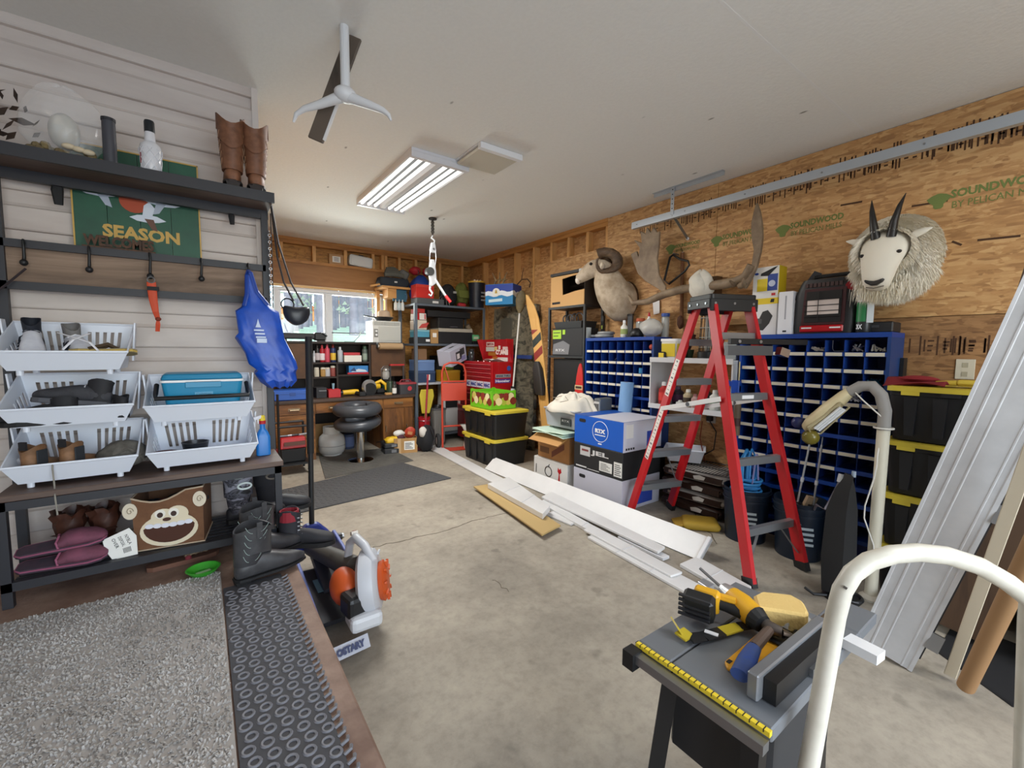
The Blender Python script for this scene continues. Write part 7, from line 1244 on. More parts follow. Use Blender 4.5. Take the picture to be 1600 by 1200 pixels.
a,b2 = onR(1213,1236,3.33); w2 = a-b2; h = U(1224,456,x=3.33).z-zt
t = T('white_box','narrow white carton standing between helmet box and heater','box',(3.33,(a+b2)/2-.004,zt),R(-90)); O('body', B().bx(-w2/2,w2/2-.004,0,.2,0,h), mat('#dcdce0',.5), t, bev=.002); O('spine_print', B().bx(-.004,.004,-.0012,0,h*.35,h*.9), mat('#9a9aa0',.5), t); O('mark', B().bx(-.012,.012,-.0012,0,h*.05,h*.09), INK, t)
P0,P1 = U(1178,463,x=3.40), U(1222,463,x=3.40); w3 = (P0.y-P1.y); h3 = U(1200,417,x=3.40).z-(zt+hb1)
t = T('goggle_box','yellow and blue safety goggle box stacked on the helmet box','box',(3.40,(P0.y+P1.y)/2+.012,zt+hb1+.002),R(-90)); t.location.y = (P0.y+P1.y)/2+.02; w3 = w3*.92
O('body', B().bx(-w3/2,w3/2,0,.12,0,h3), mat('#d7d6d2',.5), t, bev=.002); O('yellow_side', B().bx(w3/2,w3/2+.0012,0,.12,0.02,h3), mat('#cdb51e',.5), t); O('yellow_panel', B().bx(-w3*.32,w3*.08,-.0012,0,h3*.22,h3*.62), mat('#d0b81e',.5), t); O('blue_panel', B().bx(w3*.08,w3*.46,-.0012,0,h3*.22,h3*.75), mat('#27418c',.5), t); O('goggle_print', B().prism([(-w3*.2,h3*.72),(w3*.1,h3*.7),(w3*.45,h3*.98),(w3*.3,h3*.95),(0,h3*.85),(-w3*.18,h3*.8)],-.0025,-.0015,'y'), INK, t); O('lens_print', B().prism([(x+w3*.25,z+h3*.45) for x,z in circ(w3*.13,14)],-.0022,-.0012,'y'), mat('#b8c2d8',.4), t); O('red_mark', B().bx(w3*.25,w3*.4,-.0012,0,h3*.06,h3*.14), RED, t); O('blue_badge', B().prism([(x-w3*.36,z+h3*.8) for x,z in circ(w3*.08,14,w3*.05)],-.0012,0,'y'), mat('#27418c',.5), t)
a,b_ = onR(1240,1338,3.34); w = a-b_; h = U(1290,432,x=3.34).z-zt
t = T('heater','red and black portable gas heater on the blue cabinet','heater',(3.34,(a+b_)/2+.015,zt),R(-90)); BKH = mat('#1b1b1d',.5)
O('housing', B().loft([[(x,y+.1,z) for x,y in rrect(ww,.19,.04)] for z,ww in ((0,w*.96),(h*.1,w),(h*.7,w*.98),(h*.9,w*.84),(h*.97,w*.74))]), BKH, t, smooth=40)
O('red_base', B().bx(-w*.36,w*.34,-.004,.03,h*.03,h*.15), mat('#b3131c',.35), t, bev=.006); O('red_surround', B().prism([(-w*.34,h*.16),(w*.35,h*.16),(w*.36,h*.80),(-w*.30,h*.80)],-.002,.02,'y'), mat('#3b1216',.45), t); O('grille_frame', B().prism([(-w*.29,h*.2),(w*.30,h*.2),(w*.30,h*.75),(-w*.26,h*.75)],-.006,.02,'y'), mat('#131314',.4), t); O('heat_tile', B().bx(-w*.24,w*.26,-.009,.0,h*.34,h*.60), mat('#cdbfb8',.8), t)
for k in range(4): O('grille_wire', B().cyl((-w*.28,-.014,h*(.30+.10*k)),(w*.29,-.014,h*(.30+.10*k)),.0022,n=5), BLACK, t)
O('grille_wire', B().cyl((-.02,-.016,h*.22),(-.02,-.016,h*.74),.0025,n=5), BLACK, t); O('top_handle', B().tube([(-w*.28,.1,h*.95),(-w*.2,.06,h*1.03),(w*.34,.06,h*1.03),(w*.42,.1,h*.9)],.014,8), BLACK, t)
for k in range(9): O('top_vent', B().bx(-w*.30+k*w*.068,-w*.30+k*w*.068+w*.05,-.001,.01,h*.83,h*.90), mat('#402a28',.5), t)
O('control_knob', B().cyl((w*.42,.03,h*.83),(w*.42,-.0,h*.80),.03), mat('#8e1722',.4), t)
for s in (-.24,.22): O('badge', B().bx(s*w-.03,s*w+.03,-.0055,-.004,h*.09,h*.115), WHITE, t)
O('strap', B().beam((-w*.46,.03,h*.62),(-w*.20,.10,h*1.13),.05,.006,(0,1,0)), mat('#2a2b30',.5), t); O('strap_buckle', B().beam((-w*.36,.045,h*.82),(-w*.34,.05,h*.86),.056,.012,(0,1,0)), mat('#b8c0c8',.3), t)
a = U(1348,518,x=3.36).y; h = U(1348,459,x=3.36).z-zt; t = T('aerosol_can','green and white aerosol can with a white lid beside the heater','can',(3.37,a,zt)); r = .040
O('can_body', B().lathe([(r*.95,0),(r,.006),(r,h*.78),(r*.9,h*.80)],20), mat('#1d1f20',.35), t, smooth=40); O('green_label', B().lathe([(r*1.01,h*.28),(r*1.012,h*.28),(r*1.012,h*.77),(r*1.01,h*.77)],20), mat('#2a7d48',.4), t, smooth=40); O('cap', B().lathe([(r*.95,h*.79),(r*.98,h*.97),(r*.9,h)],20), WHITE, t, smooth=40); O('white_panel', B().box((-r*.55,-r*.86,h*.5),(r*1.1,.004,h*.5),(0,0,R(-30))), mat('#c9d2d6',.4), t); text('3X', WHITE, t, (-r*1.03,.012,h*.15), .03,.03,'L',bold=.001)
P = U(1383,512,x=3.44); t = T('tool_case','dark flat case lying at the cabinet end behind the aerosol can','case',(3.43,cy0+.10,zt),R(-90)); O('case_body', B().bx(-.085,.085,-.06,.11,0,.065), mat('#1f2022',.5), t, bev=.006); O('latch', B().bx(-.02,.02,-.064,-.06,.03,.045), DGREY, t)
# ================================================================ hunting mounts
FURS = mat('#c6b7a2',.9,var=('#98866f',9)); FURH = mat('#d8ccba',.9,var=('#c0b09a',14)); DRK = mat('#17120f',.35)
def curlhorn(sx, m, t):
    pts = []; rs = []
    for k in range(30):
        a = R(125-340*k/29); rad = .105-.045*k/29
        pts.append((sx*(.06+.10*(k/29)**1.2), -.285+rad*math.cos(a), .262+rad*math.sin(a))); rs.append(.046*(1-.80*(k/29)**1.1))
    o = O('horn', B().tube(pts, [r*(1+.05*(i%2)) for i,r in enumerate(rs)], 12), m, t, smooth=80); return o
P = U(958,452,x=3.45); zc_s = U(958,462,x=3.45).z
sh = T('sheep_mount','mounted bighorn ram head and shoulders with curled brown horns on the wall','mount',(RX-.0005,U(968,440,x=RX).y-.10,zc_s+.02),R(-90)); 
sh.scale = (.92,1,1.1)
def turn(o):
    for v in o.data.vertices:
         k = max(0,min(1,(-v.co.y-.12)/.20)); a = R(-48)*k*k*(3-2*k); x,y = v.co.x, v.co.y+.12; v.co.x, v.co.y = x*math.cos(a)-y*math.sin(a), x*math.sin(a)+y*math.cos(a)-.12
    return o
Lp = [((0,-.005,-.06),.20),((0,-.09,-.08),.205),((0,-.18,-.03),.178),((0,-.24,.07),.15),((0,-.28,.165),.125),((0,-.325,.235),.105),((0,-.40,.235),.086),((0,-.46,.195),.070),((0,-.52,.155),.055),((0,-.555,.135),.046),((0,-.572,.128),.028)]
turn(O('body', B().tube([p for p,r in Lp],[r for p,r in Lp],20,flat=1.0), FURS, sh, smooth=80, sub=1))
O('shield', B().cyl((0,-.001,-.05),(0,-.02,-.05),.17,n=24), mat('#4a3320',.6), sh)
HRN = wood('#3f2f22','#6d563e','x',30,c3='#54412f',bump=.6)
for s in (-1,1):
    turn(curlhorn(s, HRN, sh))
    turn(O('ear', B().loft([[(s*(.10+.10*u), -.30+w_*math.cos(a)*.6+.0, .235-.01*u+w_*math.sin(a)) for a in [2*math.pi*i/10 for i in range(10)]] for u,w_ in ((0,.02),(.3,.034),(.7,.028),(1,.006))]), FURH, sh, smooth=70))
    turn(O('eye', B().ell((s*.078,-.415,.262),(.014,.018,.014),10,7), DRK, sh, smooth=60)); turn(O('nostril', B().ell((s*.020,-.566,.14),(.010,.012,.008),8,6), mat('#1d1614',.5), sh))
turn(O('nose_patch', B().ell((0,-.553,.128),(.043,.03,.038),14,9), mat('#d9d0c4',.8), sh, smooth=60)); turn(O('mouth_line', B().tube([(.04,-.52,.118),(.0,-.584,.108),(-.04,-.52,.118)],.003,5), mat('#4a3a30',.7), sh))
# mountain goat
GW = mat('#e3ddce',.95); GY = mat('#cbbf9f',.95); P = U(1403,398,x=RX); gt = T('goat_mount','mounted white mountain goat with slim black horns on the wall','mount',(RX-.0005,P.y,P.z),R(-90)); gs = 1.0
Gp = [((0,-.004,-.0),.20,1.22),((.0,-.08,-.01),.20,1.22),((.01,-.17,-.02),.18,1.2),((.015,-.25,-.02),.168,1.12),((.02,-.31,-.03),.14,1.08)]
body = []; NG = 24; hx = .02
for (c,r,f) in Gp: body.append([(c[0]+r*math.cos(a), c[1], c[2]+r*f*math.sin(a)) for a in [2*math.pi*i/NG for i in range(NG)]])
Hd = [((hx,-.34,-.01),.118,.115,.2),((hx,-.375,-.04),.108,.10,.45),((hx,-.41,-.09),.095,.08,.7),((hx,-.435,-.15),.080,.066,.85),((hx,-.45,-.205),.070,.055,1),((hx,-.45,-.245),.058,.045,1),((hx,-.445,-.262),.03,.025,1)]
for (c,rx_,ry_,q) in Hd: body.append([(c[0]+rx_*math.cos(a), c[1]-ry_*q*math.sin(a), c[2]+ry_*(1-.75*q)*math.sin(a)) for a in [2*math.pi*i/NG for i in range(NG)]])
O('body', B().loft(body), GW, gt, smooth=80, sub=1)
GH = mat('#1d1a19',.4)
for s in (-1,1):
    b0 = hx+s*.034
    O('horn', B().tube([(b0,-.39,.04),(b0+s*.012,-.405,.12),(b0+s*.028,-.39,.205),(b0+s*.042,-.355,.275)],[.024,.019,.012,.002],10), GH, gt, smooth=60)
    O('ear', B().loft([[(hx+s*(.085+.11*u), -.335+w_*math.cos(a)*.4, .03+.035*u+w_*math.sin(a)) for a in [2*math.pi*i/10 for i in range(10)]] for u,w_ in ((0,.014),(.35,.024),(.7,.018),(1,.003))]), GW, gt, smooth=70)
    O('eye', B().ell((hx+s*.083,-.430,-.055),(.013,.012,.010),10,7), DRK, gt, smooth=60)
O('nose', B().prism([(hx-.045,-.203),(hx-.02,-.212),(hx,-.216),(hx+.02,-.212),(hx+.045,-.203),(hx+.04,-.222),(hx+.012,-.240),(hx-.012,-.240),(hx-.04,-.222)],-.512,-.44,'y'), mat('#2b2927',.5), gt, bev=.006); O('mouth_line', B().tube([(hx-.04,-.478,-.245),(hx,-.497,-.256),(hx+.04,-.478,-.245)],.003,5), mat('#6a6256',.8), gt)
rnd = random.Random(12); b = B()
for k in range(42000):
    q = rnd.random()
    if q < .66:
        i = rnd.uniform(0,3.99); i0 = int(i); f = i-i0; A, C_ = Gp[i0], Gp[min(i0+1,4)]; c = Vector(A[0]).lerp(Vector(C_[0]),f); r = A[1]+(C_[1]-A[1])*f; fl = A[2]+(C_[2]-A[2])*f; a = rnd.uniform(0,6.283)
        n = Vector((math.cos(a),-.35,math.sin(a)*fl)); p = c+Vector((r*math.cos(a),0,r*fl*math.sin(a)))*.98; L = rnd.uniform(.025,.055)*(1.7 if math.sin(a)<-.35 else 1)
    elif q < .80:
        p = Vector((hx+rnd.gauss(0,.045),-.40+rnd.uniform(-.02,.11),-.235+rnd.uniform(-.02,.07))); n = Vector((rnd.uniform(-.3,.3),-.05,-.6)); L = rnd.uniform(.05,.10)
        if p.z > -.22 and p.y < -.38 : continue
    else:
        a = rnd.uniform(0,6.283); p = Vector((hx+.122*math.cos(a),-.345+rnd.uniform(-.04,.05),-.02+.118*math.sin(a))); n = Vector((math.cos(a),-.3,math.sin(a)*.6)); L = rnd.uniform(.025,.055)
    d = (n.normalized()*.6+Vector((rnd.uniform(-.2,.2),rnd.uniform(-.25,0),-.7))).normalized()*L; s = Vector((rnd.uniform(-1,1),rnd.uniform(-1,1),rnd.uniform(-.3,.3))).normalized()*.0019
    k0 = len(b.v); b.v += [tuple(p-s),tuple(p+s),tuple(p+d*.6+s*.7+n*.004),tuple(p+d)]; b.f += [(k0,k0+1,k0+2),(k0,k0+2,k0+3)]
o = O('fur', b, mat('#f1ece0',.95,var=('#e3dac2',5)), gt, solid=0); o['kind'] = 'stuff'
# moose antlers with skull plate above the ladder
MA = mat('#6f5c48',.6,var=('#8d7a62',10),bump=(30,.3)); P = U(1098,446,x=3.42)
mo = T('moose_antlers','wide brown moose antlers on a white skull plate mounted above the ladder','antlers',(RX-.0005,P.y,P.z),R(-90)); Y = lambda px,py,x=3.40: (P.y-U(px,py,x=x).y, 0, U(px,py,x=x).z-P.z)
SKL = mat('#d6d2c6',.7,bump=(30,.5))
def q3(px,py,dy): v = Y(px,py); return (v[0],dy,v[2])
O('skull', crumple(crumple(B(),.10,.085,.13,24,14,.20,95),.085,.10,.115,24,14,.22,44), SKL, mo, smooth=180, loc=(-.02,-.17,.0)); O('wall_plaque', B().bx(-.07,.07,-.09,-.002,-.10,.08), mat('#5a4028',.6), mo)
O('beam', B().tube([q3(1090,448,-.17),q3(1066,452,-.2),q3(1040,460,-.22),q3(1015,472,-.24),q3(993,474,-.24),q3(986,462,-.24)],[.034,.036,.036,.03,.022,.010],10), MA, mo, smooth=70)
pal = [(1043,460),(1032,452),(1012,440),(1000,428),(994,412),(989,398),(998,393),(1001,402),(1003,388),(994,376),(1006,380),(1004,362),(1012,366),(1014,356),(1020,364),(1025,356),(1030,364),(1034,362),(1033,382),(1030,405),(1033,430),(1043,447)]
O('palm', B().loft([[(q3(x,y,-.235)) for x,y in pal],[(q3(x,y,-.210)) for x,y in pal]]), MA, mo, bev=.004)
O('beam', B().tube([q3(1108,446,-.17),q3(1130,444,-.2),q3(1152,441,-.22),q3(1168,432,-.23),q3(1178,415,-.24)],[.036,.04,.038,.034,.03],10), MA, mo, smooth=70)
pal2 = [(1160,446),(1174,432),(1179,412),(1182,392),(1178,370),(1178,350),(1182,332),(1186,318),(1191,332),(1194,350),(1195,372),(1192,395),(1186,418),(1176,440),(1168,452)]
O('palm', B().loft([[q3(x,y,-.245) for x,y in pal2],[q3(x,y,-.21) for x,y in pal2]]), MA, mo, bev=.004); O('brow_tine', B().tube([q3(1160,446,-.22),q3(1172,447,-.3),q3(1176,438,-.34)],[.03,.02,.005],8).tube([q3(1150,446,-.22),q3(1150,440,-.3)],[.02,.006],8), MA, mo, smooth=60)
# bow saw frame, hanging stick
P = U(1058,420,x=3.55); t = T('bow_saw','black tubular bow saw hanging on the plywood wall','saw',(3.52,P.y,P.z)); pts = [U(*q,x=3.52)-Vector((3.52,P.y,P.z)) for q in ((1038,438),(1047,402),(1052,398),(1062,405),(1075,408),(1077,414),(1070,424),(1045,444))]; O('frame', B().tube(pts,.010,8), BLACK, t, smooth=60); O('blade', B().beam(pts[0],pts[-1],.004,.03,(1,0,0)), STEEL, t); O('wall_peg', B().cyl((.0,pts[2].y,pts[2].z+.012),(.08,pts[2].y,pts[2].z+.012),.006), STEEL, t)
A, Z = U(1066,395,x=3.57), U(1062,512,x=3.55); t = T('hanging_stick','long brown stick with a knotted rope hanging on the wall behind the ladder','stick',(0,0,0)); O('stick_body', B().cyl((3.575,A.y,A.z),(3.575,Z.y,Z.z+.08),.016), mat('#6d4526',.7), t, smooth=40); O('knot', crumple(B(),.03,.03,.06,12,8,.2,5), mat('#4a2a1a',.8), t, loc=(3.56,Z.y,Z.z+.05)); O('nail', B().cyl((3.57,A.y,A.z+.005),(3.60,A.y,A.z+.005),.004), STEEL, t); O('cord', B().tube([(3.575,A.y,A.z),(3.58,A.y+.02,A.z+.05),(3.585,A.y,A.z+.0)],.003,5), mat('#4a2a1a',.8), t)
# ================================================================ ceiling: lamp, panel, rail, hoist, bracket
LC = [U(q[0],q[1],z=CZ-.06) for q in ((642,238),(728,270),(632,335),(560,322))]
fx0,fx1 = (LC[0].x+LC[3].x)/2, (LC[1].x+LC[2].x)/2; fy0,fy1 = (LC[0].y+LC[1].y)/2, (LC[2].y+LC[3].y)/2
t = T('ceiling_light','six tube fluorescent high bay fixture lit on the ceiling','ceiling light',((fx0+fx1)/2,(fy0+fy1)/2,CZ-.001)); w,l = fx1-fx0, fy1-fy0; FX = mat('#d9dade',.35)
O('housing', B().bx(-w/2,w/2,-l/2,l/2,-.02,0), FX, t); O('center_spine', B().prism([(-.03,-.021),(.03,-.021),(.02,-.055),(-.02,-.055)],-l/2+.04,l/2-.04,'y'), FX, t)
for s in (-1,1): O('end_cap', B().bx(-w/2,w/2,s*l/2-(.035 if s>0 else 0),s*l/2+(0 if s>0 else .035),-.062,-.021), FX, t); O('side_flange', B().bx(s*w/2-(.008 if s>0 else 0),s*w/2+(0 if s>0 else .008),-l/2+.036,l/2-.036,-.05,-.021), FX, t)
LT = mat('#fffdf6',.5,emit=1.25)
for k in range(6):
    x = (-.42+.135*k if k<3 else .15+.135*(k-3))*w; O('tube', B().cyl((x,-l/2+.05,-.042),(x,l/2-.05,-.042),.0135,n=10), LT, t, smooth=60)
    for s in (-1,1): O('socket', B().bx(x-.014,x+.014,s*(l/2-.044)-.006,s*(l/2-.044)+.006,-.056,-.021), WHITE, t)
    O('reflector', B().prism([(x-.06*w,-.0215),(x+.06*w,-.0215),(x+.045*w,-.024),(x-.045*w,-.024)],-l/2+.05,l/2-.05,'y'), mat('#56585b',.4,.3), t)
area('ceiling_light_lamp', ((fx0+fx1)/2,(fy0+fy1)/2,CZ-.07), (0,0,0), w, l, 72, (1,.985,.955))
pc = [U(*q,z=CZ-.02) for q in ((700,258),(740,223),(785,236),(737,269))]; x0,x1 = min(v.x for v in pc),max(v.x for v in pc); y0,y1 = min(v.y for v in pc),max(v.y for v in pc)
x0 = fx1-.12; x1 = x0+.36; y1 = fy0-.003; y0 = U(762,230,z=CZ-.03).y
t = T('ceiling_panel','flat white unlit ceiling light panel joined to the lit fixture','ceiling light',((x0+x1)/2,(y0+y1)/2,CZ-.001)); w,l = x1-x0,y1-y0; O('lens', B().bx(-w/2+.008,w/2-.008,-l/2+.045,l/2,-.035,-.012), mat('#c9c5b6',.4), t, bev=.01); O('end_cap', B().bx(-w/2,w/2,-l/2,-l/2+.043,-.042,0), WHITE, t, bev=.004); O('pan', B().bx(-w/2,w/2,-l/2+.044,l/2,-.011,0), FX, t)
# unseen second fixture, added behind the camera for extra light
t2 = T('ceiling_light','added fluorescent fixture on the ceiling out of view, for extra light','ceiling light',(1.7,-.9,CZ-.001)); O('housing', B().bx(-.2,.2,-.6,.6,-.03,0), FX, t2)
for k in range(3): O('tube', B().cyl((-.12+.12*k,-.55,-.042),(-.12+.12*k,.55,-.042),.011,n=8), LT, t2)
area('added_lamp_rear', (1.7,-.9,CZ-.07), (0,0,0), .4, 1.2, 30, (1,.98,.94))
# garage door track
Pb = U(1053,293,z=CZ); xt = Pb.x; zr = U(1050,336,x=xt).z; ye = U(988,353,x=xt).y; GAL = mat('#b4bcc4',.35,.55)
t = T('door_track','galvanized overhead door track running under the ceiling by the plywood wall','rail',(xt,0,zr)); O('track', B().prism([(-.012,-.03),(.03,-.03),(.03,-.024),(-.006,-.024),(-.006,.024),(.03,.024),(.03,.03),(-.012,.03)],-2.4,ye,'y'), GAL, t)
O('ceiling_angle', B().bx(-.004,.0,Pb.y-.45,Pb.y+.20,CZ-zr-.035,CZ-zr-.001).bx(-.034,-.004,Pb.y-.45,Pb.y+.20,CZ-zr-.004,CZ-zr-.001), GAL, t); O('hanger_strap', B().bx(-.016,-.0125,Pb.y-.016,Pb.y+.016,.0,CZ-zr-.002), GAL, t)
for k in range(7): O('strap_hole', B().cyl((-.0165,Pb.y,.05+.04*k),(-.0162,Pb.y,.05+.04*k),.006,n=8), DGREY, t)
A = U(1075,373,x=RX); O('brace', B().beam((-.005,Pb.y,.0),(RX-xt-.004,A.y,A.z-zr),.03,.004,(0,1,0)), mat('#7d7a72',.4,.5), t); O('brace_bolt', B().cyl((RX-xt-.012,A.y,A.z-zr),(RX-xt-.002,A.y,A.z-zr),.014), WHITE, t)
for k in range(6): O('track_bolt', B().cyl((-.016,ye-.06-.5*k,.0),(-.012,ye-.06-.5*k,.0),.006,n=6), STEEL, t)
# come-along hoist on the ceiling hook
Pc = U(676,341,z=CZ); P_ = lambda px,py: Vector(((px-676)*mpp(Pc)*1.0*.81, -(px-676)*mpp(Pc)*.58, U(676,py,x=Pc.x).z-CZ)); HW = mat('#a9abad',.4,.2)
t = T('cable_hoist','white hand cable puller with a red handle tip hanging from the ceiling chain','hoist',(Pc.x,Pc.y,CZ-.001)); O('ceiling_plate', B().cyl((0,0,-.012),(0,0,0),.045), mat('#2b2622',.6), t); b = B()
zc1 = P_(676,366).z; n = 9
for k in range(n): b.torus((0,0,-.02+(zc1+.02)*(k+.5)/n),.016,.005,10,5,'y' if k%2 else 'x',1)
o = O('chain', b, mat('#4a443e',.4,.7), t); o['kind'] = 'stuff'
a = P_(676,368); O('hook', B().tube([a,P_(674,372),P_(679,376),P_(678,381),P_(673,382)],.010,7), HW, t, smooth=60); c = P_(676,388); O('pulley_block', B().prism([(c.x+x,c.z+z) for x,z in ((-.02,.06),(.02,.06),(.035,-.02),(.02,-.05),(-.02,-.05),(-.035,-.02))],-.02,.02,'y'), HW, t, bev=.005); O('pulley_pin', B().cyl((c.x,-.026,c.z-.01),(c.x,.026,c.z-.01),.012), STEEL, t)
O('cable', B().tube([P_(672,390),P_(671,405),P_(673,420)],.005,6).tube([P_(680,390),P_(681,403),P_(678,428)],.005,6), HW, t); c = P_(674,425); O('drum_housing', B().prism([(c.x+x,c.z+z) for x,z in ((-.02,.13),(.02,.13),(.04,.02),(.05,-.12),(-.01,-.16),(-.04,-.02))],-.025,.025,'y'), HW, t, bev=.006); O('drum', B().cyl((c.x-.03,-.03,c.z),(c.x-.03,.03,c.z),.045,n=18), mat('#2d2d2c',.5), t)
A, Z, E_ = P_(679,436), P_(696,462), P_(704,472); O('lever', B().cyl(A,Z,.014), HW, t); O('red_grip', B().cyl(Z,E_,.017), mat('#c0262a',.4), t); O('bottom_hook', B().tube([P_(672,444),P_(671,452),P_(675,458),P_(673,463),P_(669,460)],.012,7), HW, t, smooth=60); O('hook_shank', B().cyl(P_(673,434),P_(672,446),.018), HW, t)
# white curved bracket with dark board
D_ = 2.45; Pk = U(540,152,z=CZ-.30); s = mpp(Pk); rt = Vector((.81,-.585,0)); wp = lambda px,py: Pk+rt*((px-540)*s)+Vector((0,0,-(py-152)*s))
t = T('ceiling_bracket','white curved two armed hanger bracket hanging from the ceiling','bracket',(Pk.x,Pk.y,CZ-.001)); W0 = mat('#d9dadb',.4); L_ = lambda px,py: wp(px,py)-Vector((Pk.x,Pk.y,CZ-.001))
O('stem', B().cyl((0,0,0),L_(540,150),.02), W0, t); O('arm', B().tube([L_(545,148),L_(520,156),L_(500,163),L_(475,170),L_(462,178),L_(457,190)],[.028,.022,.018,.014,.010,.005],9), W0, t, smooth=60); O('arm', B().tube([L_(535,148),L_(560,157),L_(580,164),L_(598,171),L_(607,178),L_(611,187)],[.028,.022,.018,.014,.010,.005],9), W0, t, smooth=60); O('boss', B().ell(L_(540,148),(.05,.04,.035)), W0, t, smooth=60)
t = T('hanging_board','dark wooden paddle board hanging from the ceiling behind the white bracket','board',(0,0,0)); a, c = wp(512,140)+Vector((.03,.05,0)), wp(484,208)+Vector((.03,.05,0)); O('board_body', B().beam(a+(a-c).normalized()*max(0,(CZ-.004-a.z)/max((a-c).normalized().z,.1)),c,.075,.014,(.58,.81,0)), wood('#3a322b','#5d5146','z',14), t, bev=.004); O('pale_edge', B().beam(a+rt*.039,c+rt*.039,.006,.018,(.58,.81,0)), W0, t)
# ================================================================ red step ladder
LR = mat('#b5131b',.4); AL = mat('#8f9194',.35,.6); wv = Vector((.91,-.41,0)); nv = Vector((.41,.91,0))
F1,F2,R1,R2 = U(984,805,z=0),U(1047,795,z=0),U(1172,917,z=0),U(1254,890,z=0); ct = Vector((2.86,1.555,0)); zt_l = U(1130,470,x=2.86).z
lad = T('step_ladder','red fibreglass step ladder with grey steps straddling the white boards','ladder',(ct.x,ct.y,0)); Lc = Vector((ct.x,ct.y,0))
TF1,TF2,TR1,TR2 = [ct+wv*a+nv*b_+Vector((0,0,zt_l)) for a,b_ in ((-.125,.075),(.125,.075),(-.135,-.075),(.135,-.075))]
def rail(A,Z,nm='rail'):
    A,Z = A-Lc,Z-Lc; o = O(nm, B().beam(A+Vector((0,0,.02)),Z,.028,.075,nv), LR, lad, bev=.003); O('rubber_foot', B().beam(A+Vector((0,0,.0)),A.lerp(Z,.03)+Vector((0,0,.0)),.034,.085,nv), BLACK, lad)
for A,Z in ((F1,TF1),(F2,TF2),(R1,TR1),(R2,TR2)): rail(A,Z)
cc = Vector((0,0,zt_l)); b = B(); b.M = Matrix.Translation(cc) @ Matrix.Rotation(math.atan2(wv.y,wv.x),4,'Z'); b.prism([(x,y) for x,y in rrect(.34,.24,.02)],-.005,.03).bx(-.175,.175,-.125,-.115,-.08,0).bx(-.175,.175,.115,.125,-.08,0).bx(-.18,-.165,-.12,.12,-.06,0).bx(.165,.18,-.12,.12,-.06,0); O('top_cap', b, BLACK, lad, bev=.004)
for a in (-.14,.0,.14): b2 = B(); b2.M = b.M; b2.cyl((-.182,a*.6,-.03),(-.185,a*.6,-.03),.008,n=8).cyl((a,-.127,-.03),(a,-.124,-.03),.008,n=8); O('rivet', b2, STEEL, lad)
for k in range(5):
    u = (k+.95)/5.9; p_,q_ = F1.lerp(TF1,u)-Lc, F2.lerp(TF2,u)-Lc; O('step', B().beam(p_,q_,.085,.024), AL, lad, bev=.002)
    O('step_flange', B().beam(p_+Vector((-.0,-.0,-.02))-nv*.04,q_+Vector((0,0,-.02))-nv*.04,.004,.03), AL, lad)
for k in range(4):
    u = (k+.72)/4.35; p_,q_ = R1.lerp(TR1,u)-Lc, R2.lerp(TR2,u)-Lc; O('rear_brace', B().beam(p_,q_,.035,.045), AL, lad, bev=.002)
    if k == 2: O('brace_sticker', B().beam(p_.lerp(q_,.35)-nv*.019,p_.lerp(q_,.62)-nv*.019,.003,.022), WHITE, lad)
for sg,(A,Z,C_,D2) in ((0,(F1,TF1,R1,TR1)),(1,(F2,TF2,R2,TR2))):
    a,c = A.lerp(Z,.54)-Lc, C_.lerp(D2,.62)-Lc; m_ = a.lerp(c,.5); off = wv*(-.024 if sg == 0 else .024); O('spreader', B().beam(a+off,m_+off,.004,.032), mat('#d9dadb',.4), lad, bev=.002); O('spreader', B().beam(m_+off*1.2,c+off*1.2,.004,.032), mat('#d9dadb',.4), lad, bev=.002); O('spreader_pin', B().cyl(m_+off*.9,m_+off*1.6,.014), mat('#55585c',.4), lad)
    c2 = A.lerp(Z,.16)-Lc; O('corner_brace', B().beam(c2+wv*(.02 if sg==0 else -.02),F1.lerp(F2,.28 if sg==0 else .72).lerp(TF1,.0)-Lc+Vector((0,0,.24))+(TF1-F1)*.13,.014,.004), AL, lad); c3 = (R1 if sg==0 else R2).lerp(TR1 if sg==0 else TR2,.05)-Lc; u = .72/4.35; d1 = R1.lerp(TR1,u)-Lc; d2 = R2.lerp(TR2,u)-Lc; O('corner_brace', B().beam(c3,d1.lerp(d2,.3 if sg==0 else .7),.014,.004), AL, lad)
for u0,u1 in ((.30,.545),(.60,.76)):
    a,c = F1.lerp(TF1,u0)-Lc, F1.lerp(TF1,u1)-Lc; off = -wv*.0155; bm = B(); bm.beam(a+off,c+off,.0015,.05,nv); O('warning_label', bm, mat('#dcdad4',.5), lad)
    nk = 15 if u0 < .5 else 9
    for k in range(nk): e = a.lerp(c,(k+.5)/nk); O('label_print', B().beam(e+off-(c-a).normalized()*(.002+.004*(k%4 == 0))-wv*.0008,e+off+(c-a).normalized()*(.002+.004*(k%4 == 0))-wv*.0008,.001,.036-.008*(k%3),nv), mat('#6b6b6e',.6), lad)
zs = zt_l*.78; cq = ct.lerp((R1+R2)/2,.16); t = T('paint_shelf','folded grey ladder tray with a black clamp bar jutting out','tray',(0,0,0)); 
A, Z = R1.lerp(TR1,.80)-wv*.01, R2.lerp(TR2,.80); dv_ = (Z-A).normalized(); A -= nv*.085; Z -= nv*.085
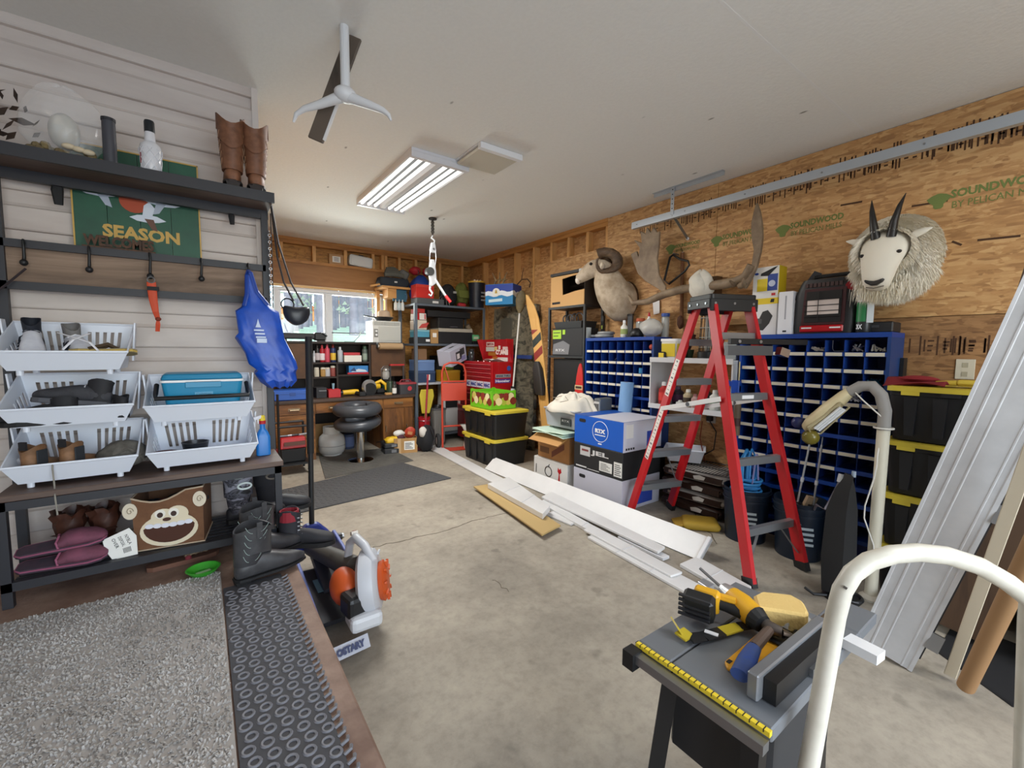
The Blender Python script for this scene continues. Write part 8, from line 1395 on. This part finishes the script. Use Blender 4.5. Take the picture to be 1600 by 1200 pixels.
O('tray_deck', B().beam(A+dv_*.0,A+dv_*.34,.03,.06), mat('#5b5d60',.4,.4), t); O('clamp_bar', B().beam(A+dv_*.02+Vector((0,0,.055)),A+dv_*.62+Vector((0,0,.055)),.03,.035), BLACK, t, bev=.003); O('bar_bolt', B().cyl(A+dv_*.08+Vector((0,0,.055))-nv*.016,A+dv_*.08+Vector((0,0,.055))-nv*.022,.01).cyl(A+dv_*.24+Vector((0,0,.055))-nv*.016,A+dv_*.24+Vector((0,0,.055))-nv*.022,.01), STEEL, t); O('silver_clip', B().beam(A+dv_*.40+Vector((0,0,-.0)),A+dv_*.47+Vector((0,0,-.02)),.04,.05), CHROME, t)
t.name = 'clamp_bar_tray'
# ================================================================ white boards on the floor
WB_ = mat('#d9d9d8',.4,var=('#cfcfce',3)); WB2 = mat('#cdced0',.4)
def fboard(name,label,pix,z,th,m=WB_,prof=0,group=None,tilt=None):
    """a board from four floor pixels: far edge a-b, near edge d-c"""
    P = [U(*q,z=z) for q in pix]; c = sum(P,Vector())/4; t = T(name,label,'board',(c.x,c.y,z),0,group); q = [(p.x-c.x,p.y-c.y) for p in P]
    O('board_body', B().prism(q,0,th), m, t, bev=.002)
    if prof:
        a,b_,c_,d = [Vector((x,y,th)) for x,y in q]
        for k in range(prof):
            u = (k+1)/(prof+1); O('moulded_ridge', B().beam(a.lerp(d,u).lerp(b_.lerp(c_,u),.005),b_.lerp(c_,u).lerp(a.lerp(d,u),.005),.008,.006), WB2, t)
    return t
fboard('trim_strip','narrow white trim strip reaching farthest towards the hand truck',((667,700),(683,696),(800,757),(783,763)),.002,.016,prof=1)
fboard('fibreboard','tan fibreboard offcut raised beneath the white casing boards',((740,762),(778,756),(876,823),(847,838)),.026,.014,mat('#b59a66',.7))
t = T('batten','dark batten holding the fibreboard offcut off the concrete','batten',(0,0,0)); A, Z = U(768,768,z=.0), U(845,825,z=.0); O('batten_body', B().beam(A+Vector((.06,0,.0125)),Z+Vector((.06,.0,.0125)),.05,.023), mat('#5a4630',.8), t)
t = fboard('casing_board','white moulded casing boards stacked on the fibreboard',((762,763),(795,752),(859,799),(848,812)),.043,.045,prof=2); t['label'] = 'thick white casing board with moulded steps on the fibreboard'
# the wide panel stands tilted on its edge
A, Z, A2, Z2 = U(758,733,z=.004), U(1094,877,z=.004), U(761,714,z=.10), U(1102,851,z=.10)
t = T('wide_panel','widest white board propped at a tilt along the row of cartons','board',(0,0,0)); n_ = (Z-A).normalized().cross(Vector((0,0,1))); up = ((A2-A)-(Z-A).normalized()*(A2-A).dot((Z-A).normalized())); 
zz = .11; A2 = A+Vector((.13,.0,zz)); Z2 = Z+Vector((.13,0,zz)); q = (Z-A).normalized().cross(A2-A).normalized()*.009
O('board_body', B().loft([[A-q,A2-q,A2+q,A+q],[Z-q,Z2-q,Z2+q,Z+q]]), WB_, t); O('edge_strip', B().loft([[Z-q*1.3,Z2-q*1.3,Z2+q*2.5,Z+q*2.5],[Z-q*1.3+(A-Z).normalized()*.02,Z2-q*1.3+(A-Z).normalized()*.02,Z2+q*2.5+(A-Z).normalized()*.02,Z+q*2.5+(A-Z).normalized()*.02]]), WB2, t)
for u in (.2,.55,.9): e = A2.lerp(Z2,u); O('prop_block', B().bx(e.x-.0,e.x+.03,e.y-.04,e.y+.04,0,zz-.02), mat('#a58455',.8), t)
fboard('white_board','long white shelf board lying on thinner strips nearer the ladder',((846,779),(862,771),(1039,858),(1028,866)),.03,.018,prof=0)
fboard('trim_strip','white strip beneath the shelf board, close to the fibreboard',((843,789),(852,783),(1010,874),(1000,880)),.002,.026,prof=1)
fboard('trim_strip','short white strip with a cut end beside the fibreboard corner',((852,805),(866,800),(902,817),(892,822)),.002,.013)
fboard('trim_strip','white moulded strip with cut notches amid the floor boards',((912,830),(928,824),(1066,897),(1048,903)),.02,.014,prof=1)
fboard('base_moulding','lowest long white base moulding of the floor boards, by the open concrete',((918,842),(935,834),(1100,921),(1078,933)),.002,.017,prof=2)
fboard('trim_strip','thin white strip under the far side of the moulded strip',((965,842),(975,838),(1046,873),(1036,877)),.002,.02,WB2)
fboard('casing_board','short white casing board lying beside the ladder foot',((1062,886),(1089,874),(1174,922),(1152,938)),.002,.022,prof=1)
fboard('trim_strip','short silver trim offcut by the drill end of the boards',((1090,916),(1098,911),(1116,921),(1106,927)),.002,.03,mat('#b9bcc0',.3,.6))
# ================================================================ buckets, poles, lamp, black stand
BKB = mat('#15202f',.4); ROPE = mat('#3a8fd0',.5)
def bucket(label, x, y, r=.148, h=.37):
    t = T('bucket',label,'bucket',(x,y,.001)); O('bucket_body', B().lathe([(r*.86,0),(r*.97,h*.78),(r*1.03,h*.78),(r*1.03,h*.82),(r*.99,h*.82),(r*1.0,h*.9),(r*1.05,h*.9),(r*1.05,h*.94),(r*1.0,h*.94),(r*1.02,h),(r*.98,h),(r*.82,.01)],28), BKB, t, smooth=35)
    O('bail_wire', B().tube([(r*1.02*math.cos(a),r*1.02*math.sin(a)*.9-.03*math.sin(a),h*.8-.10*max(0,math.sin(a+math.pi))) for a in [math.pi+math.pi*i/12 for i in range(13)]],.003,5), mat('#8d8d8c',.4,.7), t)
    for k in range(4): a = R(215); O('printed_text', B().box((r*.945*math.cos(a),r*.945*math.sin(a),h*(.32+.09*k)),(.002,.09-.01*(k%2),.016),(0,0,a)), mat('#a9b4bb',.6), t)
    return t
b1 = bucket('dark navy bucket heaped with blue rope behind the ladder',3.10,1.44)
t = T('rope','bright blue rope coils piled in the navy bucket','rope',(3.10,1.44,.30)); rnd = random.Random(14); b = B()
for k in range(9): b.torus((rnd.uniform(-.03,.03),rnd.uniform(-.03,.03),.03+.013*k),.085-.002*k,.008,18,6)
O('coil', b, ROPE, t, smooth=60); b = B()
for k in range(7): c = rnd.uniform(-.05,.05); hh = rnd.uniform(.14,.23); b.tube([(c-.05,-.03+.012*k,.12),(c-.055,-.03+.012*k,.12+hh*.8),(c,-.03+.012*k,.14+hh),(c+.055,-.03+.012*k,.12+hh*.8),(c+.05,-.03+.012*k,.12)],.007,6)
O('upright_loop', b, ROPE, t, smooth=60); O('lilac_cord', B().tube([(-.04,-.05,.1),(-.02,-.06,.32),(.02,-.05,.3),(.03,-.06,.1)],.006,6), mat('#8f8fc0',.5), t)
b2 = bucket('dark navy bucket of sticks and offcuts beside the ladder foot',3.13,1.115)
t = T('wood_offcut','pale wood offcut with a knot hole sticking out of the second bucket','offcut',(3.11,1.10,.24),rot=(R(12),R(14),R(-30))); O('offcut_body', B().bx(-.035,.035,-.01,.01,-.06,.17), wood('#8a7258','#a98f72','z',14), t); O('knot_hole', B().cyl((0,-.0105,.11),(0,-.0115,.11),.012,n=12), INK, t)
for k,(p0,p1) in enumerate((((1243,800),(1266,690)),((1246,800),(1284,695)))):
    A, Z = Vector((3.05+.05*k,1.14-.09*k,.06)), U(*p1,x=3.16); t = T('trekking_pole','%s trekking pole leaning out of the second bucket' % ('thin silver','second silver')[k],'pole',(0,0,0)); O('shaft', B().cyl(A,Z,.006), mat('#b9bbbd',.3,.7), t); O('tip', B().cyl(Z,Z+(Z-A).normalized()*.05,.004), STEEL, t); O('lock', B().cyl(A.lerp(Z,.62),A.lerp(Z,.66),.010), mat('#d9dbdd',.3,.5), t); O('basket', B().cyl(A.lerp(Z,.42),A.lerp(Z,.43),.03), BLACK, t)
t = T('hose','thin grey hose looping over the second bucket rim','hose',(0,0,0)); O('hose_body', B().tube([(3.08,1.03,.30),(2.99,.98,.40),(2.97,.93,.39),(3.06,.92,.47),(3.18,.93,.52)],.007,7), mat('#77727a',.5), t, smooth=60); O('nozzle', B().cyl((3.18,.93,.52),(3.19,.925,.57),.014), WHITE, t)
P = U(1310,830,x=2.80); bs = T('display_stand','tall tapering black fabric covered stand on a round black base','stand',(2.75,U(1322,830,x=2.75).y,.001)); h = U(1328,737,x=2.83).z
O('stand_body', B().loft([[(.01*(1-u)+(x-.4)*wd,y*.05,.03+u*(h-.03)) for x,y in ((-.0,-1),(1,0),(0,1),(-1,0))] for u,wd in ((0,.075),(.3,.082),(.7,.072),(.88,.046),(.97,.022),(1,.010))]), mat('#131314',.8), bs, rot=(0,0,R(-52)), smooth=30); O('base_disc', B().lathe([(.085,0),(.085,.012),(.04,.03)],24), BLACK, bs, smooth=40); O('tip', B().cyl((.012,-.012,h-.01),(.012,-.012,h+.02),.010), mat('#8d9aa8',.4), bs); O('foot_lever', B().tube([(-.06,.05,.012),(-.12,.09,.02),(-.15,.12,.05)],.008,6), BLACK, bs)
O('rear_tube', B().torus((.02,-.02,.012),.06,.012,24,7), BLACK, bs)
lx, lyy = 2.87, .665; zl = U(1371,650,x=lx).z; lp = T('lamp_pole','cream arched pole lamp wrapped in white cord before the blue cabinet','lamp',(lx,lyy,.001)); POLE = mat('#cfc9b6',.5)
zp = zl-.05; O('pole', B().cyl((0,0,.02),(0,0,zp),.028,n=16), POLE, lp, smooth=40); G = lambda px,py: U(px,py,x=lx+.02)-Vector((lx,lyy,.001))
O('arch', B().tube([(0,0,zp-.02),(0,.0,zp+.08),(0,.02,zp+.16),(0,.06,zp+.205),(0,.11,zp+.20),(0,.155,zp+.165)],.029,14), mat('#8f8c88',.6), lp, smooth=60); 
a = Vector((0,.16,zp+.16)); c = a+Vector((-.01,.19,-.22)); hd = O('lamp_head', B().loft([[a.lerp(c,u)+Vector((wd*math.cos(t_),.55*th*math.sin(t_),.83*th*math.sin(t_))) for t_ in [2*math.pi*i/18 for i in range(18)]] for u,wd,th in ((-.02,.03,.028),(.15,.05,.035),(.5,.075,.04),(.85,.07,.04),(1.0,.045,.028),(1.03,.02,.012))]), mat('#c9bb94',.45), lp, smooth=60)
nrm = Vector((-.55,-.55,-.5)).normalized(); ax_ = (c-a).normalized(); sd = ax_.cross(nrm).normalized(); nrm = sd.cross(ax_).normalized()
if nrm.x > 0: nrm = -nrm
for k in (-1,0,1):
    e0, e1 = a.lerp(c,.25)+nrm*.058+sd*.016*k, a.lerp(c,.85)+nrm*.060+sd*.016*k; O('lamp_tube', B().cyl(e0,e1,.007), mat('#dfe2e4',.3), lp)
O('lamp_frame', B().tube([a.lerp(c,.18)+nrm*.05+sd*.03,a.lerp(c,.9)+nrm*.055+sd*.045,a.lerp(c,.98)+nrm*.05,a.lerp(c,.9)+nrm*.055-sd*.045,a.lerp(c,.18)+nrm*.05-sd*.03],.006,6,True), mat('#a59a78',.5), lp); O('magnifier', B().ell(c+Vector((-.01,-.03,-.05)),(.045,.045,.045),16,10), mat('#7a6f2c',.1,alpha=.8), lp, smooth=60); O('blue_knob', B().ell(c+Vector((.02,.05,.02)),(.035,.035,.035),14,9), mat('#20285c',.3), lp, smooth=60)
O('cord', B().tube([(0,.15,zp+.19),(-.04,.10,zp+.14),(-.03,-.02,zp+.03),(.03,-.035,zp-.02),(-.03,.02,zp-.1),(-.036,.0,zp-.2),(-.032,.03,zp-.36),(-.05,.06,zp-.5),(-.03,-.02,zp-.62),(-.034,-.0,zp-.8)],.0045,6), mat('#d3d0c8',.5), lp, smooth=60, sub=1); O('cord_loop', B().torus((0,0,zp-.01),.04,.005,16,6), mat('#d3d0c8',.5), lp); O('foot', B().lathe([(.05,0),(.052,.012),(.032,.03)],18), mat('#b5aea0',.5), lp, smooth=40)
t = T('white_shoe','pale rounded shoe shaped base cover behind the black stand','cover',(2.83,.53,.001),R(-60)); O('cover_body', B().ell((0,0,.045),(.09,.06,.05),16,10), mat('#b5b0a8',.6), t, smooth=60); O('cover_rim', B().torus((0,0,.006),.07,.006,18,5), GREY, t)
# ================================================================ stacked totes, leaning plank and boards at the side
tz = [U(1375,610,x=3.0).z, U(1375,700,x=3.0).z, U(1375,765,x=3.0).z]
hT = .285; TXC = 3.245; names = ('lowest','second','third','topmost')
ty = U(1374,690,x=2.96).y-.26
for st,(yy,lab) in enumerate(((ty,'nearer the blue cabinet'),(ty-.53,'behind the leaning plank'))):
    for k in range(4):
        t = tote('%s black tote with a yellow lid in the stack %s' % (names[k],lab),(TXC,yy,.001+(hT+.003)*k),R(-90),.50,.60,hT,'stacked totes along the plywood wall')
ztt = .001+(hT+.003)*4
t = T('rag','dark red rag lying on the topmost tote by the blue cabinet','rag',(3.08,ty+.15,ztt+.001)); O('rag_body', B().grid(lambda u,v:(.16*(u-.5)*2*.6,.24*(v-.5)*1.0,.022+.014*math.sin(9*u+4*v)-.02*abs(u-.5)*2),10,10), mat('#7a1a20',.85), t, smooth=60, solid=.006); O('rag_fold', crumple(B(),.05,.08,.018,seed=97), mat('#8a2026',.85), t, smooth=60, loc=(0,.0,.03))
t = T('gloves','yellow work gloves lying on the topmost tote lid','glove',(3.12,ty-.05,ztt+.001)); O('palm', B().box((0,0,.018),(.10,.12,.03)), mat('#c2a83a',.8), t, bev=.012)
for k in range(4): O('finger', B().cyl((-.035+.024*k,.055,.016),(-.038+.026*k,.13,.014),.013,.010), mat('#c2a83a',.8), t)
O('thumb', B().cyl((.045,-.01,.016),(.085,.04,.014),.014,.010), mat('#c2a83a',.8), t); O('cuff', B().box((0,-.085,.016),(.105,.06,.026)), mat('#a98f35',.8), t, bev=.008)
tag(O('cloth', crumple(B(),.07,.09,.03,seed=98), mat('#3a2a26',.9), loc=(3.2,ty-.20,ztt+.031), smooth=60), 'dark brown cloth bundled on the topmost tote beside the plank', 'cloth')
# leaning white plank
A, Wd = U(1378,1030,z=.0), .185
Tt = U(1652,470,x=2.18); t = T('metal_plank','long white ribbed metal plank leaning across the stacked totes','plank',(0,0,0)); ax_ = (Tt-A).normalized(); Lp_ = 2.35
vw = (A.lerp(Tt,.4)-CP).normalized(); sd = ax_.cross(vw).normalized(); sd = sd if sd.dot(_r) > 0 else -sd; nn = sd.cross(ax_).normalized(); nn = nn if nn.dot(vw) < 0 else -nn
b = B(); pr = [(-.5,-.02),(-.5,.006),(-.45,.004),(-.44,.001),(-.30,.001),(-.285,.0035),(-.26,.0035),(-.245,.001),(-.10,.001),(-.085,.003),(-.07,.003),(-.055,.001),(.29,.001),(.30,.003),(.32,.003),(.33,.001),(.41,.001),(.43,.004),(.5,.004),(.5,-.02)]
z_off = .006/ax_.z
prof = lambda s: [A+ax_*s+sd*(x*Wd)+nn*y for x,y in pr]
low = min((A+sd*(x*Wd)+nn*y).z for x,y in pr); A = A+ax_*((.003-low)/ax_.z); O('plank_body', b.loft([prof(0),prof(Lp_)]), mat('#bfc0c2',.4,var=('#b0b1b3',6)), t)
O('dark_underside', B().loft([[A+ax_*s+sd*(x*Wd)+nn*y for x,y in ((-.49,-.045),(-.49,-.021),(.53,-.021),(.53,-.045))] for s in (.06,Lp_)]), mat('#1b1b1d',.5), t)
for s in (.18,.78): c = A+ax_*s+sd*(Wd*.60); O('clip', B().box((0,0,0),(.04,.012,.07)), STEEL, t, loc=c, rot=Matrix((sd,nn,ax_)).transposed().to_euler())
b = B()
for k in range(7): c = A+ax_*rnd.uniform(.3,1.3)+sd*(rnd.uniform(-.25,.3)*Wd)+nn*.0045; b.box(c,(.012,.012,.002))
def lean(name,label,p0,p1,x1,w,th,m,z0=.002,L=2.2,face=None,round_=0,cat='board'):
    A = U(*p0,z=0); Tq = U(*p1,x=x1); ax = (Tq-A).normalized(); vw = (A-CP).normalized(); sd = ax.cross(vw).normalized(); sd = sd if sd.dot(_r)>0 else -sd; t = T(name,label,cat,(0,0,0)); A = A+ax*((w*abs(sd.z)/2+th+.004)/ax.z)
    if round_: O('tube_body', B().cyl(A,A+ax*L,w/2,n=18), m, t, smooth=40); O('tube_bore', B().cyl(A+ax*L,A+ax*(L+.002),w*.42,n=18), BLACKM, t)
    else: nn = sd.cross(ax); O('board_body', B().loft([[A+ax*s+sd*(a*w/2)+nn*(c*th/2) for a,c in ((-1,-1),(1,-1),(1,1),(-1,1))] for s in (0,L)]), m, t, bev=.002)
    return t
DKB = wood('#33241a','#4a3626','z',10); 
lean('plywood_board','dark brown plywood board leaning between the plank and the cream batten',(1486,995),(1650,520),2.62,.26,.018,DKB)
lean('batten','slim cream batten leaning beside the dark plywood board',(1482,1062),(1612,700),2.08,.036,.02,mat('#c3b8a2',.6),cat='batten')
lean('cardboard_tube','brown cardboard tube leaning beside the cream batten',(1502,1088),(1640,800),1.96,.052,.05,mat('#94714c',.7),round_=1,cat='tube')
t = T('moving_box','dark brown carton added to stand for the shade under the leaning boards','box',(2.82,-.25,.001),R(-90)); O('body', B().bx(-.3,.3,-.11,.11,0,.52), mat('#2e2017',.8), t, bev=.003); O('flap', B().bx(-.3,.3,-.15,-.111,.512,.52), mat('#33241a',.8), t)  # dark carton added and sized to fill the shaded gap behind the boards
t = T('floor_mat','black sheet added for the deep shade on the concrete beneath the leaning boards','mat',(2.72,.0,0)); O('mat_body', B().prism([(-.37,-.9),(.25,-.9),(.25,.36),(-.12,.36),(-.30,.12)],0,.0018), mat('#151517',.85), t); O('shade_edge', B().beam((-.30,.12,.002),(-.12,.36,.002),.012,.003), BLACKM, t)  # thin black sheet laid to darken the floor, stands in for shade
# ================================================================ white tube frame of a dolly, close by
td = .80; g = lambda px,py,k=td: CP+(_f+_r*((px-800)/FPX)-_u*((py-600)/FPX))*k
TB = mat('#d3cfc2',.4,var=('#c2bdae',12)); pts = [g(1306,960),g(1316,922),g(1332,896),g(1358,877),g(1395,866),g(1435,863),g(1480,868),g(1530,884),g(1575,910),g(1612,940)]
d0 = (g(1290,1050)-g(1306,960)).normalized(); lf = g(1290,1050); lf2 = lf+d0*((lf.z-.012)/-d0.z); d1 = Vector((.22,-.03,-1)).normalized(); rf = pts[-1]+Vector((.02,0,-.05)); rf2 = rf+d1*((rf.z-.012)/-d1.z)
t = T('dolly_frame','white arched steel tube frame of a dolly standing close before the plank','frame',(lf2.x,lf2.y,0)); of = Vector((lf2.x,lf2.y,0)); O('arched_tube', B().tube([p-of for p in [lf2,lf]+pts+[rf,rf2]],.0165,14), TB, t, smooth=60); a,c = lf.lerp(lf2,.55)-of, rf.lerp(rf2,.52)-of; O('cross_tube', B().cyl(a,c,.012), TB, t)
for e in (lf2,rf2): O('foot_cap', B().cyl((e-of)-Vector((0,0,.011)),(e-of)+Vector((0,0,.03)),.021), BLACK, t)
O('scuff_mark', B().box(g(1321,918)-of+(CP-g(1321,918)).normalized()*.0165,(.010,.006,.004),(.4,.3,.2)), mat('#55504a',.8), t)
# ================================================================ table saw with tools
SZt = .63; s0 = U(1003,1003,z=SZt); s1 = U(1090,1062,z=SZt); bk = U(1080,946,z=SZt); rr_ = U(1290,968,z=SZt)
xa, xb, ya, yb = s0.x, 1.29, .315, s0.y+.01
t = T('table_saw','grey jobsite table saw with a silver rail and black fence close to the camera','table saw',((xa+xb)/2,(ya+yb)/2,0)); cx_,cy_ = (xa+xb)/2,(ya+yb)/2; TS = mat('#74787d',.45,.2)
bo = lambda n,m,x0,x1,y0,y1,z0,z1,**k: O(n, B().bx(x0-cx_,x1-cx_,y0-cy_,y1-cy_,z0,z1), m, t, **k)
ys_ = U(1075,1016,z=SZt).y
bo('table_wing',TS,xa,xb-.01,ys_+.002,yb,SZt-.03,SZt,bev=.003); bo('table_top',TS,xa,xb,ya,ys_-.002,SZt-.03,SZt,bev=.003)
bo('table_extension',TS,xb+.003,1.43,ya,.405,SZt-.03,SZt,bev=.003); bo('body',mat('#2a2b2e',.6),xa+.08,xb-.06,ya+.03,yb-.04,SZt-.28,SZt-.031,bev=.01)
bo('front_rail',STEEL,xa-.035,xa-.012,ya-.0,yb-.02,SZt-.035,SZt-.015); bo('scale_strip',YEL,xa-.011,xa-.001,ya,yb,SZt-.012,SZt-.002); bo('rail_clip',BLACK,xa-.045,xa-.012,yb-.02,yb+.01,SZt-.05,SZt-.01)
for k in range(24): bo('scale_mark',INK,xa-.0112,xa-.0008,ya+.01+.0125*k,ya+.012+.0125*k,SZt-.004 if k%2 else SZt-.008,SZt-.0018)
for sx in (xa+.05,xb-.1):
    for sy in (ya+.05,yb-.06): O('leg', B().beam((sx-cx_,sy-cy_,SZt-.06),(sx-cx_+(.05 if sx>cx_ else -.03),sy-cy_+(.05 if sy>cy_ else -.0),.005),.035,.035), BLACK, t)
cv = Vector((cx_,cy_,0)); f0, f1 = U(1176,1058,z=SZt+.05)-cv, U(1284,968,z=SZt+.05)-cv; fd = (f1-f0).normalized(); fs = Vector((fd.y,-fd.x,0))
O('fence', B().beam(f0+Vector((0,0,-.02)),f1+Vector((0,0,-.02)),.022,.055), mat('#8d9094',.35,.5), t, bev=.003); O('fence_face', B().beam(f0+fs*.024+fd*.02+Vector((0,0,-.024)),f1+fs*.024+fd*.0+Vector((0,0,-.024)),.024,.046), BLACK, t)
for k in (0,1): O('fence_channel', B().beam(f1+fs*(.0+.018*k)+Vector((0,0,-.01)),f1+fd*.05+fs*(.0+.018*k)+Vector((0,0,-.01)),.008,.03), CHROME, t)
w0, w1 = U(1322,1008,z=SZt)-cv, U(1376,1036,z=SZt)-cv; O('white_end_block', B().beam(w0+Vector((0,0,.012)),w1+Vector((0,0,.012)),.04,.022), WHITE, t); O('rear_rail', B().beam(U(1262,1056,z=SZt)-cv+Vector((0,0,.01)),U(1300,1020,z=SZt)-cv+Vector((0,0,.01)),.02,.018), STEEL, t)
zs = SZt+.001
DWY = mat('#d9a21f',.45)
# drill driver
A = U(1100,962,z=SZt+.05); t = T('drill_driver','yellow and black cordless impact driver lying on the table saw','drill',(A.x,A.y,zs),R(0)); gq = lambda px,py,z: U(px,py,z=z)-Vector((A.x,A.y,zs))
ba = gq(1096,944,zs+.045); O('battery', B().box((0,0,0),(.042,.074,.066)), BLACK, t, bev=.008, loc=ba+Vector((-.012,0,0)), rot=(0,R(-12),R(18))); O('battery_rail', B().box((0,0,0),(.03,.06,.06)), DWY, t, bev=.006, loc=ba+Vector((.026,.0,.004)), rot=(0,R(-12),R(18)))
for k in range(5): O('battery_rib', B().box((0,0,0),(.006,.075,.006)), mat('#2c2c2f',.5), t, loc=ba+Vector((-.034,0,-.022+.012*k)), rot=(0,R(-12),R(18)))
g0, g1 = ba+Vector((.04,.0,.0)), gq(1160,955,zs+.04); O('grip', B().tube([g0,g0.lerp(g1,.5),g1],[.022,.02,.024],10,flat=.8), BLACKM, t, smooth=60); O('grip_overmould', B().tube([g0.lerp(g1,.15)+Vector((0,.0,.014)),g0.lerp(g1,.8)+Vector((0,0,.018))],[.011,.011],8), DWY, t)
h0,h1 = gq(1143,932,zs+.05), gq(1180,965,zs+.04); O('motor_housing', B().tube([h0,h0.lerp(h1,.45),h1],[.026,.031,.028],14), DWY, t, smooth=60); O('rear_cap', B().cyl(h1,h1+(h1-h0).normalized()*.022,.03,.022), BLACK, t); O('gear_nose', B().tube([h0,h0-(h1-h0).normalized()*.03],[.026,.018],14), mat('#b9bbbd',.3,.6), t, smooth=50); O('bit', B().cyl(h0-(h1-h0).normalized()*.03,h0-(h1-h0).normalized()*.12,.004), STEEL, t); O('trigger', B().box(h0.lerp(g1,.5)+Vector((-.01,0,0)),(.03,.02,.02)), BLACK, t)
# pry bar
q = [U(1052,972,z=zs+.035),U(1061,986,z=zs+.012),U(1078,999,z=zs+.008),U(1100,996,z=zs+.01),U(1128,988,z=zs+.012),U(1155,980,z=zs+.014),U(1186,976,z=zs+.02)]
t = T('pry_bar','black and yellow flat pry bar lying on the table saw','pry bar',(0,0,0)); 
def band(p0,p1,w0,w1,m,nm,th=.004):
    d = (p1-p0).normalized(); s = Vector((-d.y,d.x,0)).normalized(); u = s.cross(d)*-th
    O(nm, B().loft([[p0-s*w0,p0+s*w0,p0+s*w0+u,p0-s*w0+u],[p1-s*w1,p1+s*w1,p1+s*w1+u,p1-s*w1+u]]), m, t)
PY = mat('#b9a52a',.5)
for i in range(6): band(q[i],q[i+1],.019-.001*i,.018-.001*i,(PY,PY,BLACK,BLACK,PY if i == 4 else BLACK,BLACK)[i],'bar_claw' if i < 2 else 'bar_shank')
m_ = q[3].lerp(q[4],.4); O('white_sticker', B().box(m_+Vector((0,0,.006)),(.012,.03,.002),(0,0,R(20))), WHITE, t)
# hammer
t = T('hammer','claw hammer with a worn blue grip lying across the yellow push stick','hammer',(0,0,0)); a,c,e = U(1155,1055,z=zs+.03),U(1178,1012,z=zs+.03),U(1204,982,z=zs+.035)
O('grip', B().tube([a,a.lerp(c,.5),c],[.018,.019,.015],12,flat=.75), mat('#21438e',.6,var=('#3a4a6a',20)), t, smooth=60); O('shank', B().tube([c,e],[.013,.011],10), mat('#5a4a40',.5), t); O('head', B().tube([e+(U(1188,968,z=zs+.035)-e),e,U(1222,988,z=zs+.035)],[.014,.016,.012],10), mat('#6d6560',.35,.7), t, smooth=50); O('claw', B().tube([U(1222,988,z=zs+.035),U(1238,994,z=zs+.03),U(1250,1002,z=zs+.02)],[.012,.009,.004],8,flat=.6), mat('#5f554d',.35,.7), t, smooth=50); O('striking_face', B().cyl(U(1188,968,z=zs+.035),U(1183,964,z=zs+.035),.017), mat('#8d8580',.3,.8), t)
t = T('push_stick','yellow plastic push stick beneath the hammer','push stick',(0,0,0)); pp = [U(*k_,z=zs) for k_ in ((1136,1048),(1132,1038),(1185,992),(1230,1000),(1226,1012),(1190,1052),(1150,1056))]; O('stick_body', B().prism([(p.x,p.y) for p in pp],zs,zs+.008), mat('#d69a24',.5), t, bev=.002); P = U(1215,1003,z=zs); O('black_switch', B().bx(P.x-.03,P.x+.035,P.y-.022,P.y+.025,zs+.008,zs+.018), BLACK, t, bev=.004); O('slot', B().bx(U(1138,1040,z=zs).x-.004,U(1138,1040,z=zs).x+.01,U(1138,1040,z=zs).y-.004,U(1138,1040,z=zs).y+.004,zs+.0081,zs+.009), INK, t)
t = T('sponge','large pale yellow sponge on the far edge of the table saw','sponge',(0,0,0)); pp = [U(*k_,z=zs+.06) for k_ in ((1178,926),(1190,920),(1236,925),(1256,936),(1264,952),(1262,958),(1215,950),(1184,946))]; O('sponge_body', B().prism([(p.x,p.y) for p in pp],zs,zs+.055), mat('#d8b873',.9,bump=(120,.25)), t, bev=.006)
t = T('extension_lead','black power cord curling between drill and fence','cord',(0,0,0)); O('cord_body', B().tube([U(*k_,z=zs+.008) for k_ in ((1190,958),(1205,967),(1225,975),(1245,985),(1240,996),(1222,992))],.006,7), BLACK, t, smooth=60); t['category'] = 'cord'; O('plug', B().box(U(1222,992,z=zs+.012),(.03,.022,.022)), BLACK, t)
t = T('plastic_bag','crinkled clear plastic bag scrap against the fence','bag',tuple(U(1235,975,z=zs+.0))); O('bag_body', crumple(B(),.05,.035,.022,18,9,.3,99), mat('#d6d8da',.1,alpha=.7), t, smooth=40, loc=(0,0,.022)); O('wire_tie', B().tube([(-.03,0,.03),(.0,.02,.05),(.05,.0,.03)],.0015,5), DGREY, t)
